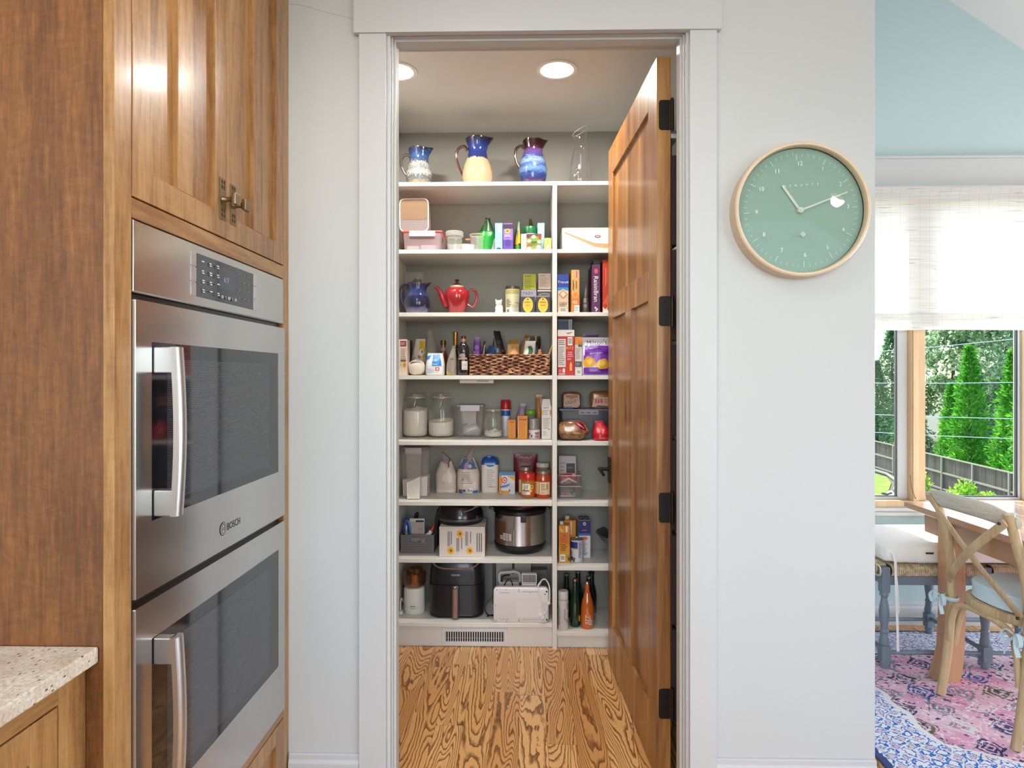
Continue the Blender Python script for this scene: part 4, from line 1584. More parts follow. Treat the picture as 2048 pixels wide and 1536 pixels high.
def pouch(label, px0, px1, pyt, Y, zb, d, col, items=(), name='pouch', cat='bag', top=.75, lean=(0, 0), amp=.003, seed=0., m=None, rz=0., h=None, twist=0., seal=.93, fill=.55, topcol=None):
    """stand-up bag: full below, pinched to a flat seal at the top"""
    x, w_, hh = spot(px0, px1, pyt, Y, zb)
    hh = h or hh
    t = thing(name, label, cat, (x, Y + d / 2, zb + EPS), R(rz))

    def half(v):
        s = max(0., (v - fill) / (seal - fill)) if v < seal else 1.
        dv = d / 2 * (1 - s ** 1.4) * (1 - .25 * (1 - min(1, v / .12)) ** 2) + .0012
        wv = w_ / 2 * ((1 - .06 * (1 - min(1, v / .1)) ** 2) + (top - 1) * s ** 1.2)
        return wv, dv

    def surf(u, v, side):
        wv, dv = half(v)
        xx = u * wv
        yy = side * dv * (1 - abs(u) ** 3) ** .6 if dv > .002 else side * dv
        n_ = noise.noise(Vector((xx * 28 + seed, v * hh * 24, side * 3 + seed))) * amp * min(1, dv * 60) * min(1, v * 12)
        yy += side * n_
        a = twist * v * v
        p = Vector((xx * math.cos(a) - yy * math.sin(a), xx * math.sin(a) + yy * math.cos(a), v * hh))
        p.x += lean[0] * v ** 2
        p.y += lean[1] * v ** 2
        p.z -= (abs(lean[0]) + abs(lean[1])) * .15 * v * v
        return p

    mb = MB()
    nu, nv = 14, 16
    rings = []
    for j in range(nv + 1):
        v = j / nv
        f_ = [surf(-1 + 2 * i / nu, v, -1) for i in range(nu + 1)]
        b_ = [surf(1 - 2 * i / nu, v, 1) for i in range(1, nu)]
        rings.append(f_ + b_)
    mb.loft(rings)
    obj('bag_body', mb, m or mat(col, .32), t, ang=60)
    if items:
        def fm(a, b, k):
            u, v = 2 * a / w_ - 1, b / hh
            u = max(-.98, min(.98, u))
            p = surf(u, max(0, min(1, v)), -1)
            return p + Vector((0, -k - .0009, 0))
        fm.bend_v = True
        decal(t, items, (fm, .009), 'front_print', w_, hh, rough=.35)
    return t


def lathe_thing(name, label, cat, px, pyt, pyb, Yc, zb, parts, rz=0., h=None, fixh=None):
    """parts: (part name, material, profile in fractions of the height, radii in metres, kwargs)"""
    p = at(px, pyt, Yc)
    hh = fixh or (p.z - zb)
    t = thing(name, label, cat, (p.x, Yc, zb + EPS), R(rz))
    for nm, m, prof, kw in parts:
        mb = MB()
        mb.lathe([(r, z * hh) for r, z in prof], kw.pop('seg', 28), **kw)
        obj(nm, mb, m, t)
    return t, hh


def cerglaze(name, stops, h, band=.25, sc=60., det=6., stretch=(1, 1, 1), rough=.12):
    g = G(name)
    z_ = g.sep(g.obj((1, 1, 1)))[2]
    n1 = g.n('TexNoise', Vector=g.obj(stretch), Scale=sc, Detail=det, Roughness=.7, Distortion=.8)
    f = g.math('ADD', g.math('DIVIDE', z_, h), g.math('MULTIPLY', g.math('SUBTRACT', n1, .5), band))
    return g.bsdf(Base_Color=g.ramp(f, stops), Roughness=rough, Coat_Weight=.6, Coat_Roughness=.05)


def pitcher(label, px, pyt, Yc, zb, h, prof, glz, hand_m, handle, spout=.022, rimwave=.0, flip=1):
    x = at(px, 752, Yc).x
    t = thing('pitcher', label, 'pitcher', (x, Yc, zb + EPS))

    def fn(p, a, z):
        k = max(0, (z / h - .72) / .28) ** 2
        aa = math.atan2(math.sin(a), math.cos(a))
        p.x += spout * k * math.exp(-(aa / .42) ** 2)
        p.z += spout * .25 * k * math.exp(-(aa / .42) ** 2) + rimwave * k * math.sin(a * 5)
        return p
    mb = MB()
    full = [(r, z * h) for r, z in prof]
    rin = [(r - .005, z) for r, z in full[::-1] if z > h * .55]
    mb.lathe([(0, 0)] + full + rin + [(0, h * .55)], 40, fn=fn, cap0=False, cap1=False)
    obj('pitcher_body', mb, glz, t, ang=50)
    mb = MB()
    pts = spl([(-a, 0, b * h) for a, b in handle], 6)
    n = len(pts)
    mb.tube(pts, [.0085 - .003 * i / n for i in range(n)], 10, flat=(1, .65), up=(0, 1, 0))
    obj('pitcher_handle', mb, hand_m, t)
    return t


# ---- top shelf: three stoneware pitchers and a glass carafe
z1 = Z[1]
M_BRN = mat('#3a1f17', .12, 0, .5)
h = at(838, 299, 3.30).z - z1
pitcher('small speckled grey and blue stoneware pitcher at the left end of the top shelf', 838, 299, 3.30, z1, h,
        [(.050, 0), (.056, .03), (.066, .22), (.067, .34), (.058, .55), (.049, .70), (.048, .82), (.054, .97), (.054, 1)],
        cerglaze('speckled_glaze', [(0, '#b98c62'), (.1, '#8f8876'), (.25, '#47535c'), (.36, '#c9c3b2'), (.46, '#57626c'), (.56, '#b3b1a6'), (.66, '#31445c'), (.78, '#35598c'), (.9, '#233c6a'), (1, '#2d1c1a')], h, .75, 95, 8),
        mat('#4a3f3d', .12, 0, .5), [(.046, .82), (.068, .86), (.088, .78), (.092, .6), (.078, .42), (.060, .30)], .022)
h = at(955, 279, 3.305).z - z1
pitcher('large tan stoneware pitcher with a dripping cobalt blue top and brown handle', 955, 279, 3.305, z1, h,
        [(.060, 0), (.066, .04), (.078, .18), (.079, .27), (.070, .45), (.053, .62), (.047, .74), (.050, .86), (.062, .97), (.062, 1)],
        cerglaze('cobalt_drip_glaze', [(0, '#b58c66'), (.04, '#cba782'), (.57, '#cdab88'), (.585, '#4c3f6e'), (.61, '#1f2c6e'), (.8, '#2a3f86'), (.93, '#1a2250'), (1, '#33201d')], h, .13, 26, 2, (1, 1, .15)),
        mat('#4b2a1c', .14, 0, .5), [(.052, .78), (.072, .86), (.100, .80), (.110, .64), (.098, .46), (.076, .26)], .022)
h = at(1066, 283, 3.30).z - z1
pitcher('plum and sky blue swirled stoneware pitcher with a dark brown rim', 1066, 283, 3.30, z1, h,
        [(.052, 0), (.058, .03), (.070, .22), (.073, .38), (.064, .58), (.049, .74), (.047, .83), (.054, .96), (.055, 1)],
        cerglaze('swirl_glaze', [(0, '#4b2420'), (.07, '#5a2f3d'), (.14, '#1d2f68'), (.25, '#243f7e'), (.36, '#6a8cb5'), (.44, '#3d5796'), (.54, '#8aa5c6'), (.64, '#39428a'), (.76, '#6a4684'), (.83, '#3a1a2a'), (.9, '#2a1412'), (1, '#2a1412')], h, .38, 24, 6, (1, 1, 3.2)),
        M_BRN, [(.046, .86), (.064, .90), (.086, .84), (.092, .68), (.082, .52), (.062, .38)], .024, .003)
h = at(1161, 262, 3.31).z - z1
t = thing('carafe', 'clear glass wine carafe with a slanted lip on the top shelf beside the door', 'carafe', (at(1161, 752, 3.31).x, 3.31, z1 + EPS))


def slant(p, a, z):
    k = max(0, z / h - .8) / .2
    p.z += k * .55 * p.x
    return p


mb = MB()
mb.lathe([(0, .004), (.030, .004), (.056, .002), (.062, .012), (.063, .05), (.060, .10), (.050, .15), (.037, .20), (.033, .23), (.035, .27), (.041, h)], 36, fn=slant, cap0=False, cap1=False)
obj('carafe_body', mb, glass('#ffffff', refl=1.5, rough=.01), t, ang=60)
mb = MB()
rim = []
for i in range(36):
    a = 2 * PI * i / 36
    p = slant(Vector((.041 * math.cos(a), .041 * math.sin(a), h)), a, h)
    rim.append(p)
mb.tube(rim, .0016, 6, closed=True)
obj('lip', mb, mat('#dfe5e4', .1, 0, .3), t)
mb = MB()
mb.sup(.045, .06, .085, (-.012, 0, .02), e1=.9, e2=.9)
obj('inner_punt', mb, glass('#ffffff', refl=1.6, rough=.01), t)

# ---- second shelf
z2 = Z[2]
M_CLR = glass('#fbf9f8', .10, '#ece6e4', .1, .9, name='clear_plastic')
M_CLRT = glass('#fdfcfb', .12, '#efe6e4', .1, .8, name='thin_plastic')


def tub(t, w_, d, h, m, taper=.93, r_=.012, name='tub_body'):
    """open thin-walled box"""
    mb = MB()

    def ring(k, z):
        a, b = w_ / 2 * k, d / 2 * k
        out = []
        for cx, cy, a0 in ((a - r_, b - r_, 0), (-a + r_, b - r_, 90), (-a + r_, -b + r_, 180), (a - r_, -b + r_, 270)):
            for i in range(4):
                an = R(a0 + 30 * i)
                out.append(Vector((cx + r_ * math.cos(an), cy + r_ * math.sin(an), z)))
        return out
    mb.loft([ring(taper, .001), ring(1, h)], cap1=False)
    return obj(name, mb, m, t), ring


x, w_, hh = spot(799, 885, 466, 3.225, z2)
w_ = .205
x = at(885, 752, 3.225).x - w_ / 2
t = thing('storage_box', 'clear pinkish plastic storage box with a red lid and white clasp', 'container', (x, 3.225 + .12, z2 + EPS))
tub(t, w_ - .006, .235, hh, glass('#f6e6e6', .35, '#e3c9cc', .1, .8, name='pink_plastic'))
mb = MB()
mb.box(-w_ / 2, w_ / 2, -.1195, .1195, hh + .0005, hh + .013, bev=.005)
lid = obj('lid', mb, mat('#d8382f', .35), t)
mb = MB()
mb.box(-.066, .066, -.1245, -.1198, hh - .018, hh + .010, bev=.003)
obj('clasp', mb, mat('#efe6e4', .3), lid, label='white clasp')
mb = MB()
mb.box(-.08, -.02, -.10, .05, .004, .03, bev=.003)
mb.box(-.01, .06, -.10, .05, .004, .034, bev=.003)
obj('contents', mb, mat('#d9c2c6', .5), t)
zt = z2 + hh + .0145
x, w_, hh = spot(799, 856, 397, 3.24, zt)
t = thing('square_tub', 'square plastic tub half full of brown sugar lying on the red-lidded box', 'container', (x, 3.24 + .055, zt))


def rsq(a, b0, b1, r_, y):
    out = []
    for cx, cz, a0 in ((a - r_, b1 - r_, 0), (-a + r_, b1 - r_, 90), (-a + r_, b0 + r_, 180), (a - r_, b0 + r_, 270)):
        for i in range(4):
            an = R(a0 + 30 * i)
            out.append(Vector((cx + r_ * math.cos(an), y, cz + r_ * math.sin(an))))
    return out


mb = MB()
mb.loft([rsq(w_ / 2, 0, hh, .022, -.045), rsq(w_ / 2 - .001, .001, hh - .001, .022, .045)])
obj('tub_body', mb, glass('#f3efee', .3, '#e6dcdb', .12, .8), t)
mb = MB()
mb.loft([rsq(w_ / 2 - .003, hh * .36, hh - .004, .018, -.0454), rsq(w_ / 2 - .003, hh * .36, hh - .004, .018, -.0458)])
obj('sugar', mb, mat('#8a6f54', .8), t)
mb = MB()
mb.tube(rsq(w_ / 2, 0, hh, .022, -.047), .003, 6, closed=True)
obj('tub_rim', mb, mat('#e9e2dd', .3), t)

M_CER = mat('#efece6', .2, 0, .3)
t, hh = lathe_thing('gravy_boat', 'low white ceramic sauce boat with a pointed spout, behind the glass jar', 'boat', 929, 479, 498, 3.39, z2, [], fixh=.058)


def boat(p, a, z):
    aa = math.atan2(math.sin(a - PI), math.cos(a - PI))
    p.x -= .028 * (z / .058) * math.exp(-(aa / .4) ** 2)
    p.z += .012 * (z / .058) * math.exp(-(aa / .4) ** 2)
    return p


mb = MB()
mb.lathe([(.0, .0), (.045, 0), (.066, .03), (.070, .058), (.066, .058), (.060, .03), (0, .012)], 32, fn=boat, sy=.75, cap0=False, cap1=False)
obj('boat_body', mb, M_CER, t)
hj = at(909, 468, 3.25).z - z2
t, hh = lathe_thing('glass_jar', 'small straight clear glass jar with a flat lid, before the white sauce boat', 'jar', 909, 464, 498, 3.255, z2,
                    [('jar_body', glass('#eef0ec', .18, '#e8e6df', .05, 1.2), [(0, .02), (.036, .02), (.040, .55), (.040, .66), (.036, .70)], dict(cap0=False, cap1=False)),
                     ('jar_lid', glass('#eef0ec', .3, '#e8e6df', .05, 1.2), [(.036, .72), (.045, .76), (.046, .95), (.043, 1), (0, 1)], dict(cap0=False, cap1=False)),
                     ('jar_foot', glass('#eef0ec', .4, '#e8e6df', .05, 1.0), [(.036, 0), (.036, .018), (0, .018)], dict(cap1=False))])
t, hh = lathe_thing('measuring_cup', 'small clear measuring cup with an orange tab in front of the green bag', 'cup', 954, 470, 498, 3.235, z2,
                    [('cup_body', M_CLRT, [(0, .01), (.030, .01), (.036, 1)], dict(cap0=False, cap1=False))])
mb = MB()
mb.box(-.058, -.035, -.004, .004, .055, .062, bev=.002)
obj('cup_tab', mb, mat('#dd7a45', .4), t)
mb = MB()
mb.lathe([(.0365, hh), (.0375, hh - .001), (.0365, hh - .003)], 24, cap0=False, cap1=False)
obj('cup_rim', mb, mat('#e9d5a9', .4), t)
pouch('glossy bright green stand-up snack bag with a white side', 953, 993, 432, 3.30, z2, .085, '#1d9a2d', [('r', 0, .60, 1, 1, '#14401a'), ('r', .46, .62, .56, 1, '#8fa08a'), ('p', [(.72, 0), (1, 0), (1, .35), (.85, .42)], '#efe3c8'), ('l', .8, .05, .98, .3, 6, '#c07a3a')], top=.28, seed=1, twist=.5, fill=.45, lean=(.004, 0))
BL = '#8db8e6'
carton('narrow light blue carton between the green bag and the purple carton', 990, 1005, 446, 3.235, z2, .12, BL, [('r', .3, .68, .75, .94, '#dfe8f2'), ('e', .5, .07, .32, .05, '#30435e'), ('l', .2, .15, .8, .6, 3, '#a9cdf0')])
carton('purple lavender carton with a yellow round seal and torn top', 1006, 1026, 449, 3.24, z2, .075, '#8d6bb5', [('r', 0, 0, 1, .42, '#5b3f9a'), ('e', .45, .75, .26, .09, '#d6c24a'), ('e', .45, .75, .16, .055, '#6d7a2d'), ('e', .5, .3, .3, .13, '#473087'), ('r', .02, .85, .98, 1, '#3b2a45'), ('l', .15, .52, .85, .62, 2, '#d8c9ea')], flap=.014)
pouch('small dark green bag with orange and yellow flames on its front', 1028, 1043, 437, 3.26, z2, .05, '#1f4a22', [('p', [(.12, .22), (.35, .62), (.55, .22)], '#f08a1c'), ('p', [(.4, .25), (.75, .85), (.85, .25)], '#f2b521'), ('e', .45, .12, .35, .1, '#3d8c2a')], top=.3, seed=4, fill=.4, lean=(.006, 0))
x, w_, hh = spot(1042, 1083, 468, 3.215, z2)
fr = [('r', 0, 0, .26, 1, '#e9e2d4'), ('r', .26, 0, 1, 1, '#7e9a3a'), ('r', .26, .84, 1, 1, '#5d4a32'), ('e', .36, .84, .1, .12, '#6a2a3a'), ('e', .62, .82, .1, .1, '#efe8df'), ('e', .92, .82, .08, .14, '#c42a32'), ('e', .40, .55, .1, .1, '#efe8df'), ('e', .88, .5, .09, .1, '#efe8df'), ('e', .4, .22, .12, .16, '#c4472a'), ('e', .4, .12, .1, .1, '#f2ddd0'), ('e', .86, .16, .12, .14, '#e2a1b8'), ('r', .5, .47, .78, .53, '#3d5a1d'), ('l', .5, .3, .78, .4, 2, '#3d5a1d'), ('l', .05, .2, .2, .8, 6, '#a99f8c')]
carton('small white and green carton with colourful fruit pictures', 1042, 1083, 468, 3.215, z2, .055, '#e9e2d4', fr)
t, hh = lathe_thing('round_tub', 'round tub with a dark green screw lid behind the fruit carton', 'tub', 1060, 455, 498, 3.345, z2,
                    [('tub_body', mat('#dcc8bd', .4), [(0, 0), (.038, 0), (.038, .74), (0, .74)], {}), ('tub_lid', mat('#146a3a', .35), [(.040, .75), (.040, .93), (.036, 1), (0, 1)], {})])
carton('light blue carton standing behind the fruit carton', 1075, 1089, 446, 3.30, z2, .12, BL, [('r', .3, .68, .75, .94, '#dfe8f2'), ('l', .2, .15, .8, .6, 3, '#a9cdf0')])
carton('small square yellow-green packet next to the white divider', 1088, 1103, 476, 3.225, z2, .06, '#b5b55c', [('r', .42, .08, .62, .5, '#f0edd8'), ('r', .46, .5, .58, .8, '#8a8c3a'), ('l', .1, .6, .9, .9, 2, '#d6d48a')])
pouch('olive bag top curling over behind the round green-lidded tub', 1057, 1073, 436, 3.465, z2, .03, '#5d5a2c', top=.4, seed=6, fill=.4, lean=(-.012, 0))
x, w_, hh = spot(1122, 1214, 457, 3.215, z2)
w_ = .27
x0 = at(1124, 752, 3.215).x
t = thing('product_carton', 'wide white cardboard carton with a tan swoosh and small red oval mark', 'carton', (x0 + w_ / 2, 3.215 + .11, z2 + EPS))
mb = MB()
mb.box(-w_ / 2, w_ / 2, -.11, .11, 0, hh, bev=.0015, seg=1)
obj('carton_body', mb, mat('#e2e0dc', .5), t)
mb = MB()
mb.box(-w_ / 2 + .002, w_ / 2 - .002, -.108, .108, hh + .0005, hh + .004, bev=.001, seg=1)
obj('lid_flap', mb, mat('#d5d2cd', .5), t)
decal(t, [('p', [(.02, .82), (.06, .82), (.6, .32), (.85, .28), (1, .5), (1, .12), (.82, .06), (.6, .14)], '#c79f73'), ('e', .66, .62, .055, .065, '#4a4f63'), ('e', .66, .62, .046, .045, '#c23a34'), ('r', .63, .6, .69, .64, '#e9dfdc')], flat_map((-w_ / 2, -.11, 0), (1, 0, 0), (0, 0, 1), (0, -1, 0)), 'front_print', w_, hh)

# ---- third shelf
z3 = Z[3]
h = at(832, 568, 3.295).z - z3
pitcher('glossy dark blue pitcher with a pale purple base, left end of the third shelf', 834, 568, 3.295, z3, h,
        [(.046, 0), (.052, .03), (.066, .25), (.067, .42), (.058, .62), (.047, .76), (.046, .86), (.052, .98), (.052, 1)],
        cerglaze('ink_blue_glaze', [(0, '#7d7090'), (.12, '#55537a'), (.24, '#20223f'), (.55, '#1b2046'), (.62, '#363a6a'), (.68, '#203668'), (.95, '#182550'), (1, '#56433f')], h, .12, 30, 3),
        mat('#27305c', .12, 0, .5), [(.044, .92), (.064, .95), (.080, .84), (.083, .58), (.070, .34), (.050, .2)], .024)
t = thing('dried_fruit_pack', 'clear packet of dark red dried fruit behind the blue pitcher', 'packet', (at(828, 752, 3.43).x, 3.43, z3 + EPS))
hh = at(828, 546, 3.43).z - z3
mb = MB()
mb.box(-.045, .05, -.03, .03, .001, hh, bev=.004)
obj('packet', mb, M_CLRT, t)
mb = MB()
for i in range(40):
    mb.sup(.024, .02, .022, (-.028 + .06 * rnd.random(), -.014 + .028 * rnd.random(), .012 + (hh - .05) * rnd.random()), .9, .9, .004, 90, i, nu=8, nv=6)
o = obj('dried_fruit', mb, mat('#571a17', .5), t)
o['kind'] = 'stuff'
t = thing('teapot', 'glossy red teapot with a curved spout and brown lid knob', 'teapot', (at(914, 752, 3.30).x, 3.30, z3 + EPS))
hh = at(914, 576, 3.30).z - z3
M_RED = cerglaze('red_glaze', [(0, '#a3272b'), (.5, '#9c2026'), (1, '#a8262a')], hh, .1, 20, 2)
mb = MB()
mb.lathe([(0, 0), (.034, 0), (.038, .02 * hh), (.046, .2 * hh), (.060, .48 * hh), (.067, .68 * hh), (.062, .86 * hh), (.045, .98 * hh), (.036, hh), (.036, hh - .003), (0, hh - .004)], 40, cap0=False, cap1=False)
obj('pot_body', mb, M_RED, t)
mb = MB()
pts = spl([(-.042, 0, .34 * hh), (-.066, 0, .50 * hh), (-.084, 0, .80 * hh), (-.102, 0, .99 * hh), (-.117, 0, 1.02 * hh)], 5)
n = len(pts)
mb.tube(pts, [.023 - .0165 * (i / (n - 1)) ** .7 for i in range(n)], 14)
obj('spout', mb, M_RED, t)
mb = MB()
mb.tube(spl([(.058, 0, .80 * hh), (.075, 0, .93 * hh), (.096, 0, .86 * hh), (.103, 0, .66 * hh), (.094, 0, .40 * hh), (.078, 0, .28 * hh), (.055, 0, .36 * hh)], 5), .0058, 10)
obj('pot_handle', mb, M_RED, t)
mb = MB()
mb.lathe([(.0385, hh + .0003), (.039, hh + .009), (.030, hh + .010), (.030, hh + .0115)], 32)
obj('collar', mb, mat('#d9c7b2', .2), t, label='cream collar')
mb = MB()
mb.lathe([(.027, hh + .012), (.020, hh + .020), (.006, hh + .024), (.0055, hh + .030), (.011, hh + .036), (.012, hh + .040), (.007, hh + .044), (0, hh + .045)], 28)
obj('lid', mb, mat('#5b1f1c', .15, 0, .5), t, label='dark brown lid with a knob')
# small white animal figurine
t = thing('figurine', 'tiny white china pig figurine sitting beside the cream tin', 'figurine', (at(998, 752, 3.225).x, 3.225 + .015, z3 + EPS))
mb = MB()
mb.sup(.040, .034, .046, (0, 0, 0), .85, .9, nu=18, nv=12)
mb.sup(.032, .032, .030, (-.002, -.004, .036), .9, .95, nu=16, nv=10)
mb.sup(.013, .012, .012, (-.002, -.020, .044), .8, .8, nu=10, nv=8)
mb.sup(.014, .016, .012, (-.014, -.012, 0), .9, .9, nu=10, nv=6)
mb.sup(.014, .016, .012, (.014, -.012, 0), .9, .9, nu=10, nv=6)
for s in (-1, 1):
    mb.loft([[Vector((s * .012 - .002 + .006 * math.cos(a), -.004 + .003 * math.sin(a), .060)) for a in (0, 1.6, 3.1, 4.7)], [Vector((s * .0145 - .002 + .001 * math.cos(a), -.006, .071)) for a in (0, 1.6, 3.1, 4.7)]])
obj('figurine_body', mb, M_CER, t)
t, hh = lathe_thing('tea_tin', 'tall cream and green round tin with a dark lid', 'tin', 1025, 573, 624, 3.262, z3,
                    [('tin_body', mat('#d3cfae', .4), [(0, 0), (.0355, 0), (.036, .01), (.036, .88), (0, .88)], {}), ('tin_lid', mat('#59574a', .3, .6), [(.034, .885), (.0365, .89), (.0365, .985), (.033, 1), (.030, .99), (0, .985)], {})])
decal(t, [('r', -.040, .70, .040, .86, '#b3a566'), ('r', -.040, .02, .040, .20, '#e2dcd2'), ('r', .012, .36, .042, .375, '#4a5a2d'), ('l', -.034, .22, -.005, .52, 6, '#6d6a52'), ('r', -.030, .03, -.016, .14, '#7d765f'), ('l', .0, .05, .035, .3, 6, '#a8a48a')], cyl_map(.0362), 'wrap_label', 1, hh)
YL = '#d9b72b'
tz = [('r', .02, .94, .98, 1, '#8a8a8e'), ('e', .5, .46, .36, .45, YL), ('e', .5, .46, .32, .41, '#e6c945'), ('e', .5, .46, .29, .38, YL), ('e', .5, .80, .07, .035, '#3a3320'), ('r', .25, .60, .75, .615, '#4d431f')]
bt1 = carton('black tea carton with an oval yellow label, left of the two', 1041.5, 1070, 592, 3.212, z3, .055, '#35333b', tz + [('r', .36, .43, .64, .455, '#b0452c'), ('l', .28, .62, .72, .66, 1, '#4d431f')], name='tea_carton')
bt2 = carton('black tea carton with an oval yellow label, right of the two, next to the divider', 1072, 1100, 592, 3.212, z3, .055, '#35333b', tz + [('r', .32, .43, .68, .455, '#4d431f'), ('l', .28, .62, .72, .66, 1, '#4d431f')], name='tea_carton')
ca = carton('grey tea carton lettered in dark capitals behind the left black tea carton', 1042, 1073, 580, 3.275, z3, .09, '#9c98a6', [('t', 'TAZO', .45, .86, .11, '#3a3646')])
cb = carton('dark carton with a silver arc behind the right black tea carton', 1075, 1102, 579, 3.275, z3, .09, '#4a3f40', [('r', 0, .92, 1, .97, '#d3c6bd'), ('e', .5, .78, .38, .05, '#b9b4b4'), ('e', .5, .775, .34, .035, '#4a3f40')])
za = at(1057, 580, 3.275).z + .001
carton('yellow-green tea carton stacked on the grey tea carton', 1046, 1072, 548, 3.279, za, .075, '#bcbc1e', [('l', .12, .78, .85, .93, 2, '#5f6210'), ('l', .12, .36, .8, .74, 6, '#8e9216'), ('l', .12, .06, .9, .3, 3, '#70740f')], name='tea_carton')
carton('cream tea carton stacked beside the yellow-green one, against the divider', 1076.5, 1102, 547, 3.279, at(1088, 579, 3.275).z + .001, .07, '#d6bfab', [('l', .12, .8, .7, .92, 2, '#94806c'), ('l', .12, .14, .82, .74, 9, '#b39d88')], name='tea_carton')
carton('blue and cream cracker carton lettered original, against the divider', 1115.5, 1137, 549, 3.215, z3, .17, '#e0c8a8', [('r', 0, .66, 1, 1, '#1d3f9c'), ('r', 0, .58, 1, .66, '#2f8fd0'), ('p', [(0, .54), (.5, .62), (1, .54), (1, .5), (0, .5)], '#e6d3b4'), ('t', 'Triscuit', .5, .80, .062, '#f0f2f5'), ('p', [(.1, .48), (.5, .60), (.9, .48), (.5, .36)], '#cf7a2c'), ('p', [(.2, .48), (.5, .57), (.8, .48), (.5, .39)], '#e9d8ba'), ('t', 'original', .5, .26, .05, '#4a3b2d'), ('l', .15, .16, .85, .23, 2, '#4a3b2d'), ('b', .2, .01, .8, .13)], name='cracker_carton')
carton('orange and tan cereal carton standing spine out', 1142.5, 1159, 540, 3.215, z3, .18, '#d9a45c', [('r', 0, 0, 1, .42, '#e07a1c'), ('e', .5, .42, .38, .09, '#f0a24a'), ('e', .5, .42, .24, .055, '#e4802a'), ('r', .56, .82, .74, .97, '#8a6fae'), ('l', .22, .52, .4, .75, 1, '#5a3512'), ('r', .18, .52, .3, .76, '#6a4a1d'), ('r', .55, .56, .66, .74, '#6a4a1d'), ('t', '45', .45, .24, .08, '#f2e8d8'), ('r', .35, 0, .98, .17, '#efe9e2'), ('l', .4, .03, .9, .14, 3, '#8e8a86')], name='cereal_carton', flap=.008)
pouch('crumpled dark grey bag between the orange and purple cereal cartons', 1163, 1180, 571, 3.24, z3, .07, '#4d4743', [('r', .2, .38, .55, .55, '#8a8079'), ('r', .25, .2, .6, .32, '#857b74')], top=.3, amp=.006, seed=9, fill=.3, lean=(.006, .004))
rb = carton('purple raisin cereal carton with white upright lettering', 1184, 1200.5, 529, 3.215, z3, .19, '#5a2350', [('t', 'RaisinBran', .5, .49, .088, '#f2e6ea', -90), ('e', .5, .86, .22, .05, '#c5515a'), ('e', .42, .10, .12, .02, '#d9c3d2'), ('e', .6, .07, .12, .02, '#d9c3d2'), ('e', .5, .04, .1, .015, '#d9c3d2')], name='cereal_carton')
carton('black carton lying on top of the purple raisin cereal carton', 1186, 1200, 519.5, 3.225, at(1192, 529, 3.215).z + .001, .12, '#17171a', [('l', .2, .2, .8, .8, 2, '#2b2b30')])
x0 = at(1205.5, 752, 3.215).x
carton('tall red cereal carton half hidden by the open door', 1205.5, 1224, 520, 3.215, z3, .19, '#c2341f', [('r', 0, 0, 1, .16, '#e9d6c0'), ('p', [(0, .16), (.5, .34), (1, .2), (1, .1), (0, .1)], '#d9622a'), ('r', .3, .5, .36, .86, '#e98a5a'), ('r', .44, .55, .5, .82, '#e0784a'), ('e', .25, .12, .2, .05, '#b3361f'), ('e', .7, .07, .22, .04, '#b3361f')], name='cereal_carton')

# ---- fourth shelf
z4 = Z[4]
carton('narrow cream carton with a maroon top square at the left end of the fourth shelf', 796, 813.5, 679, 3.215, z4, .09, '#dccbb6', [('r', .25, .80, .95, .96, '#8a3b46'), ('l', .3, .84, .9, .92, 2, '#d9b3ae'), ('l', .3, .45, .9, .75, 6, '#a99582'), ('r', .3, .38, .92, .44, '#7d5f4c'), ('e', .75, .29, .18, .06, '#d98a2b'), ('e', .35, .30, .1, .035, '#c9a56a')])
carton('dark mauve carton just behind the narrow cream carton', 807, 820, 680, 3.43, z4, .07, '#6a4350', [('l', .1, .4, .9, .9, 4, '#8e6a76')])
zb_ = z4
t = thing('white_bag', 'knotted clear bag of white powder under the yellow and white pouch', 'bag', (at(833, 752, 3.26).x, 3.27, z4 + EPS))
mb = MB()
mb.sup(.084, .085, .078, (0, 0, 0), .75, .8, .007, 34, 2, nu=28, nv=16)
obj('bag_body', mb, mat('#d6c9bb', .4, 0, .3), t)
mb = MB()
mb.tube([(-.03, -.03, .066), (.005, -.036, .072), (.03, -.03, .080)], .006, 6, flat=(1, .3))
obj('bag_tie', mb, mat('#8d86a8', .5), t)
pouch('yellow and white printed pouch with a purple band leaning over the white bag', 819, 850, 676, 3.345, z4, .06, '#d9cdbd', [('p', [(.45, .95), (.95, .95), (.95, .5), (.62, .42)], '#d2a81f'), ('e', .72, .62, .16, .1, '#e9e2d2'), ('e', .76, .64, .07, .05, '#6d7db3'), ('r', .5, .46, .66, .54, '#8a4a1c'), ('r', 0, .22, 1, .36, '#7c74a3'), ('l', .1, .4, .5, .5, 2, '#a99d8f')], top=.62, seed=11, amp=.006, lean=(.012, .01), fill=.4)
pouch('tall crumpled clear plastic bag twisted to a point behind the blue and white sugar bag', 844, 880, 659, 3.40, z4, .075, '#c9bdb1', [], top=.22, seed=12, amp=.010, fill=.35, lean=(-.012, 0), m=glass('#f6f2ee', .30, '#d9d0c6', .12, 1.6, name='crinkled_plastic'))
pouch('squat blue and white sugar bag with a small red square', 849, 888, 706, 3.222, z4, .075, '#e8e6e6', [('p', [(.36, .94), (.80, .94), (.86, .62), (.86, .42), (.38, .42)], '#1d7fc9'), ('p', [(0, .86), (.3, .94), (.2, .74), (0, .70)], '#2a86cc'), ('l', .42, .46, .82, .52, 1, '#d5e6f4'), ('r', .56, .2, .76, .36, '#cf3327'), ('e', .66, .28, .05, .05, '#f0d5d0'), ('l', .1, .08, .5, .3, 4, '#a5bcd6')], top=.78, seed=13, amp=.005, fill=.45, seal=.97)
M_VIN = mat('#6b3317', .1, 0, .6)
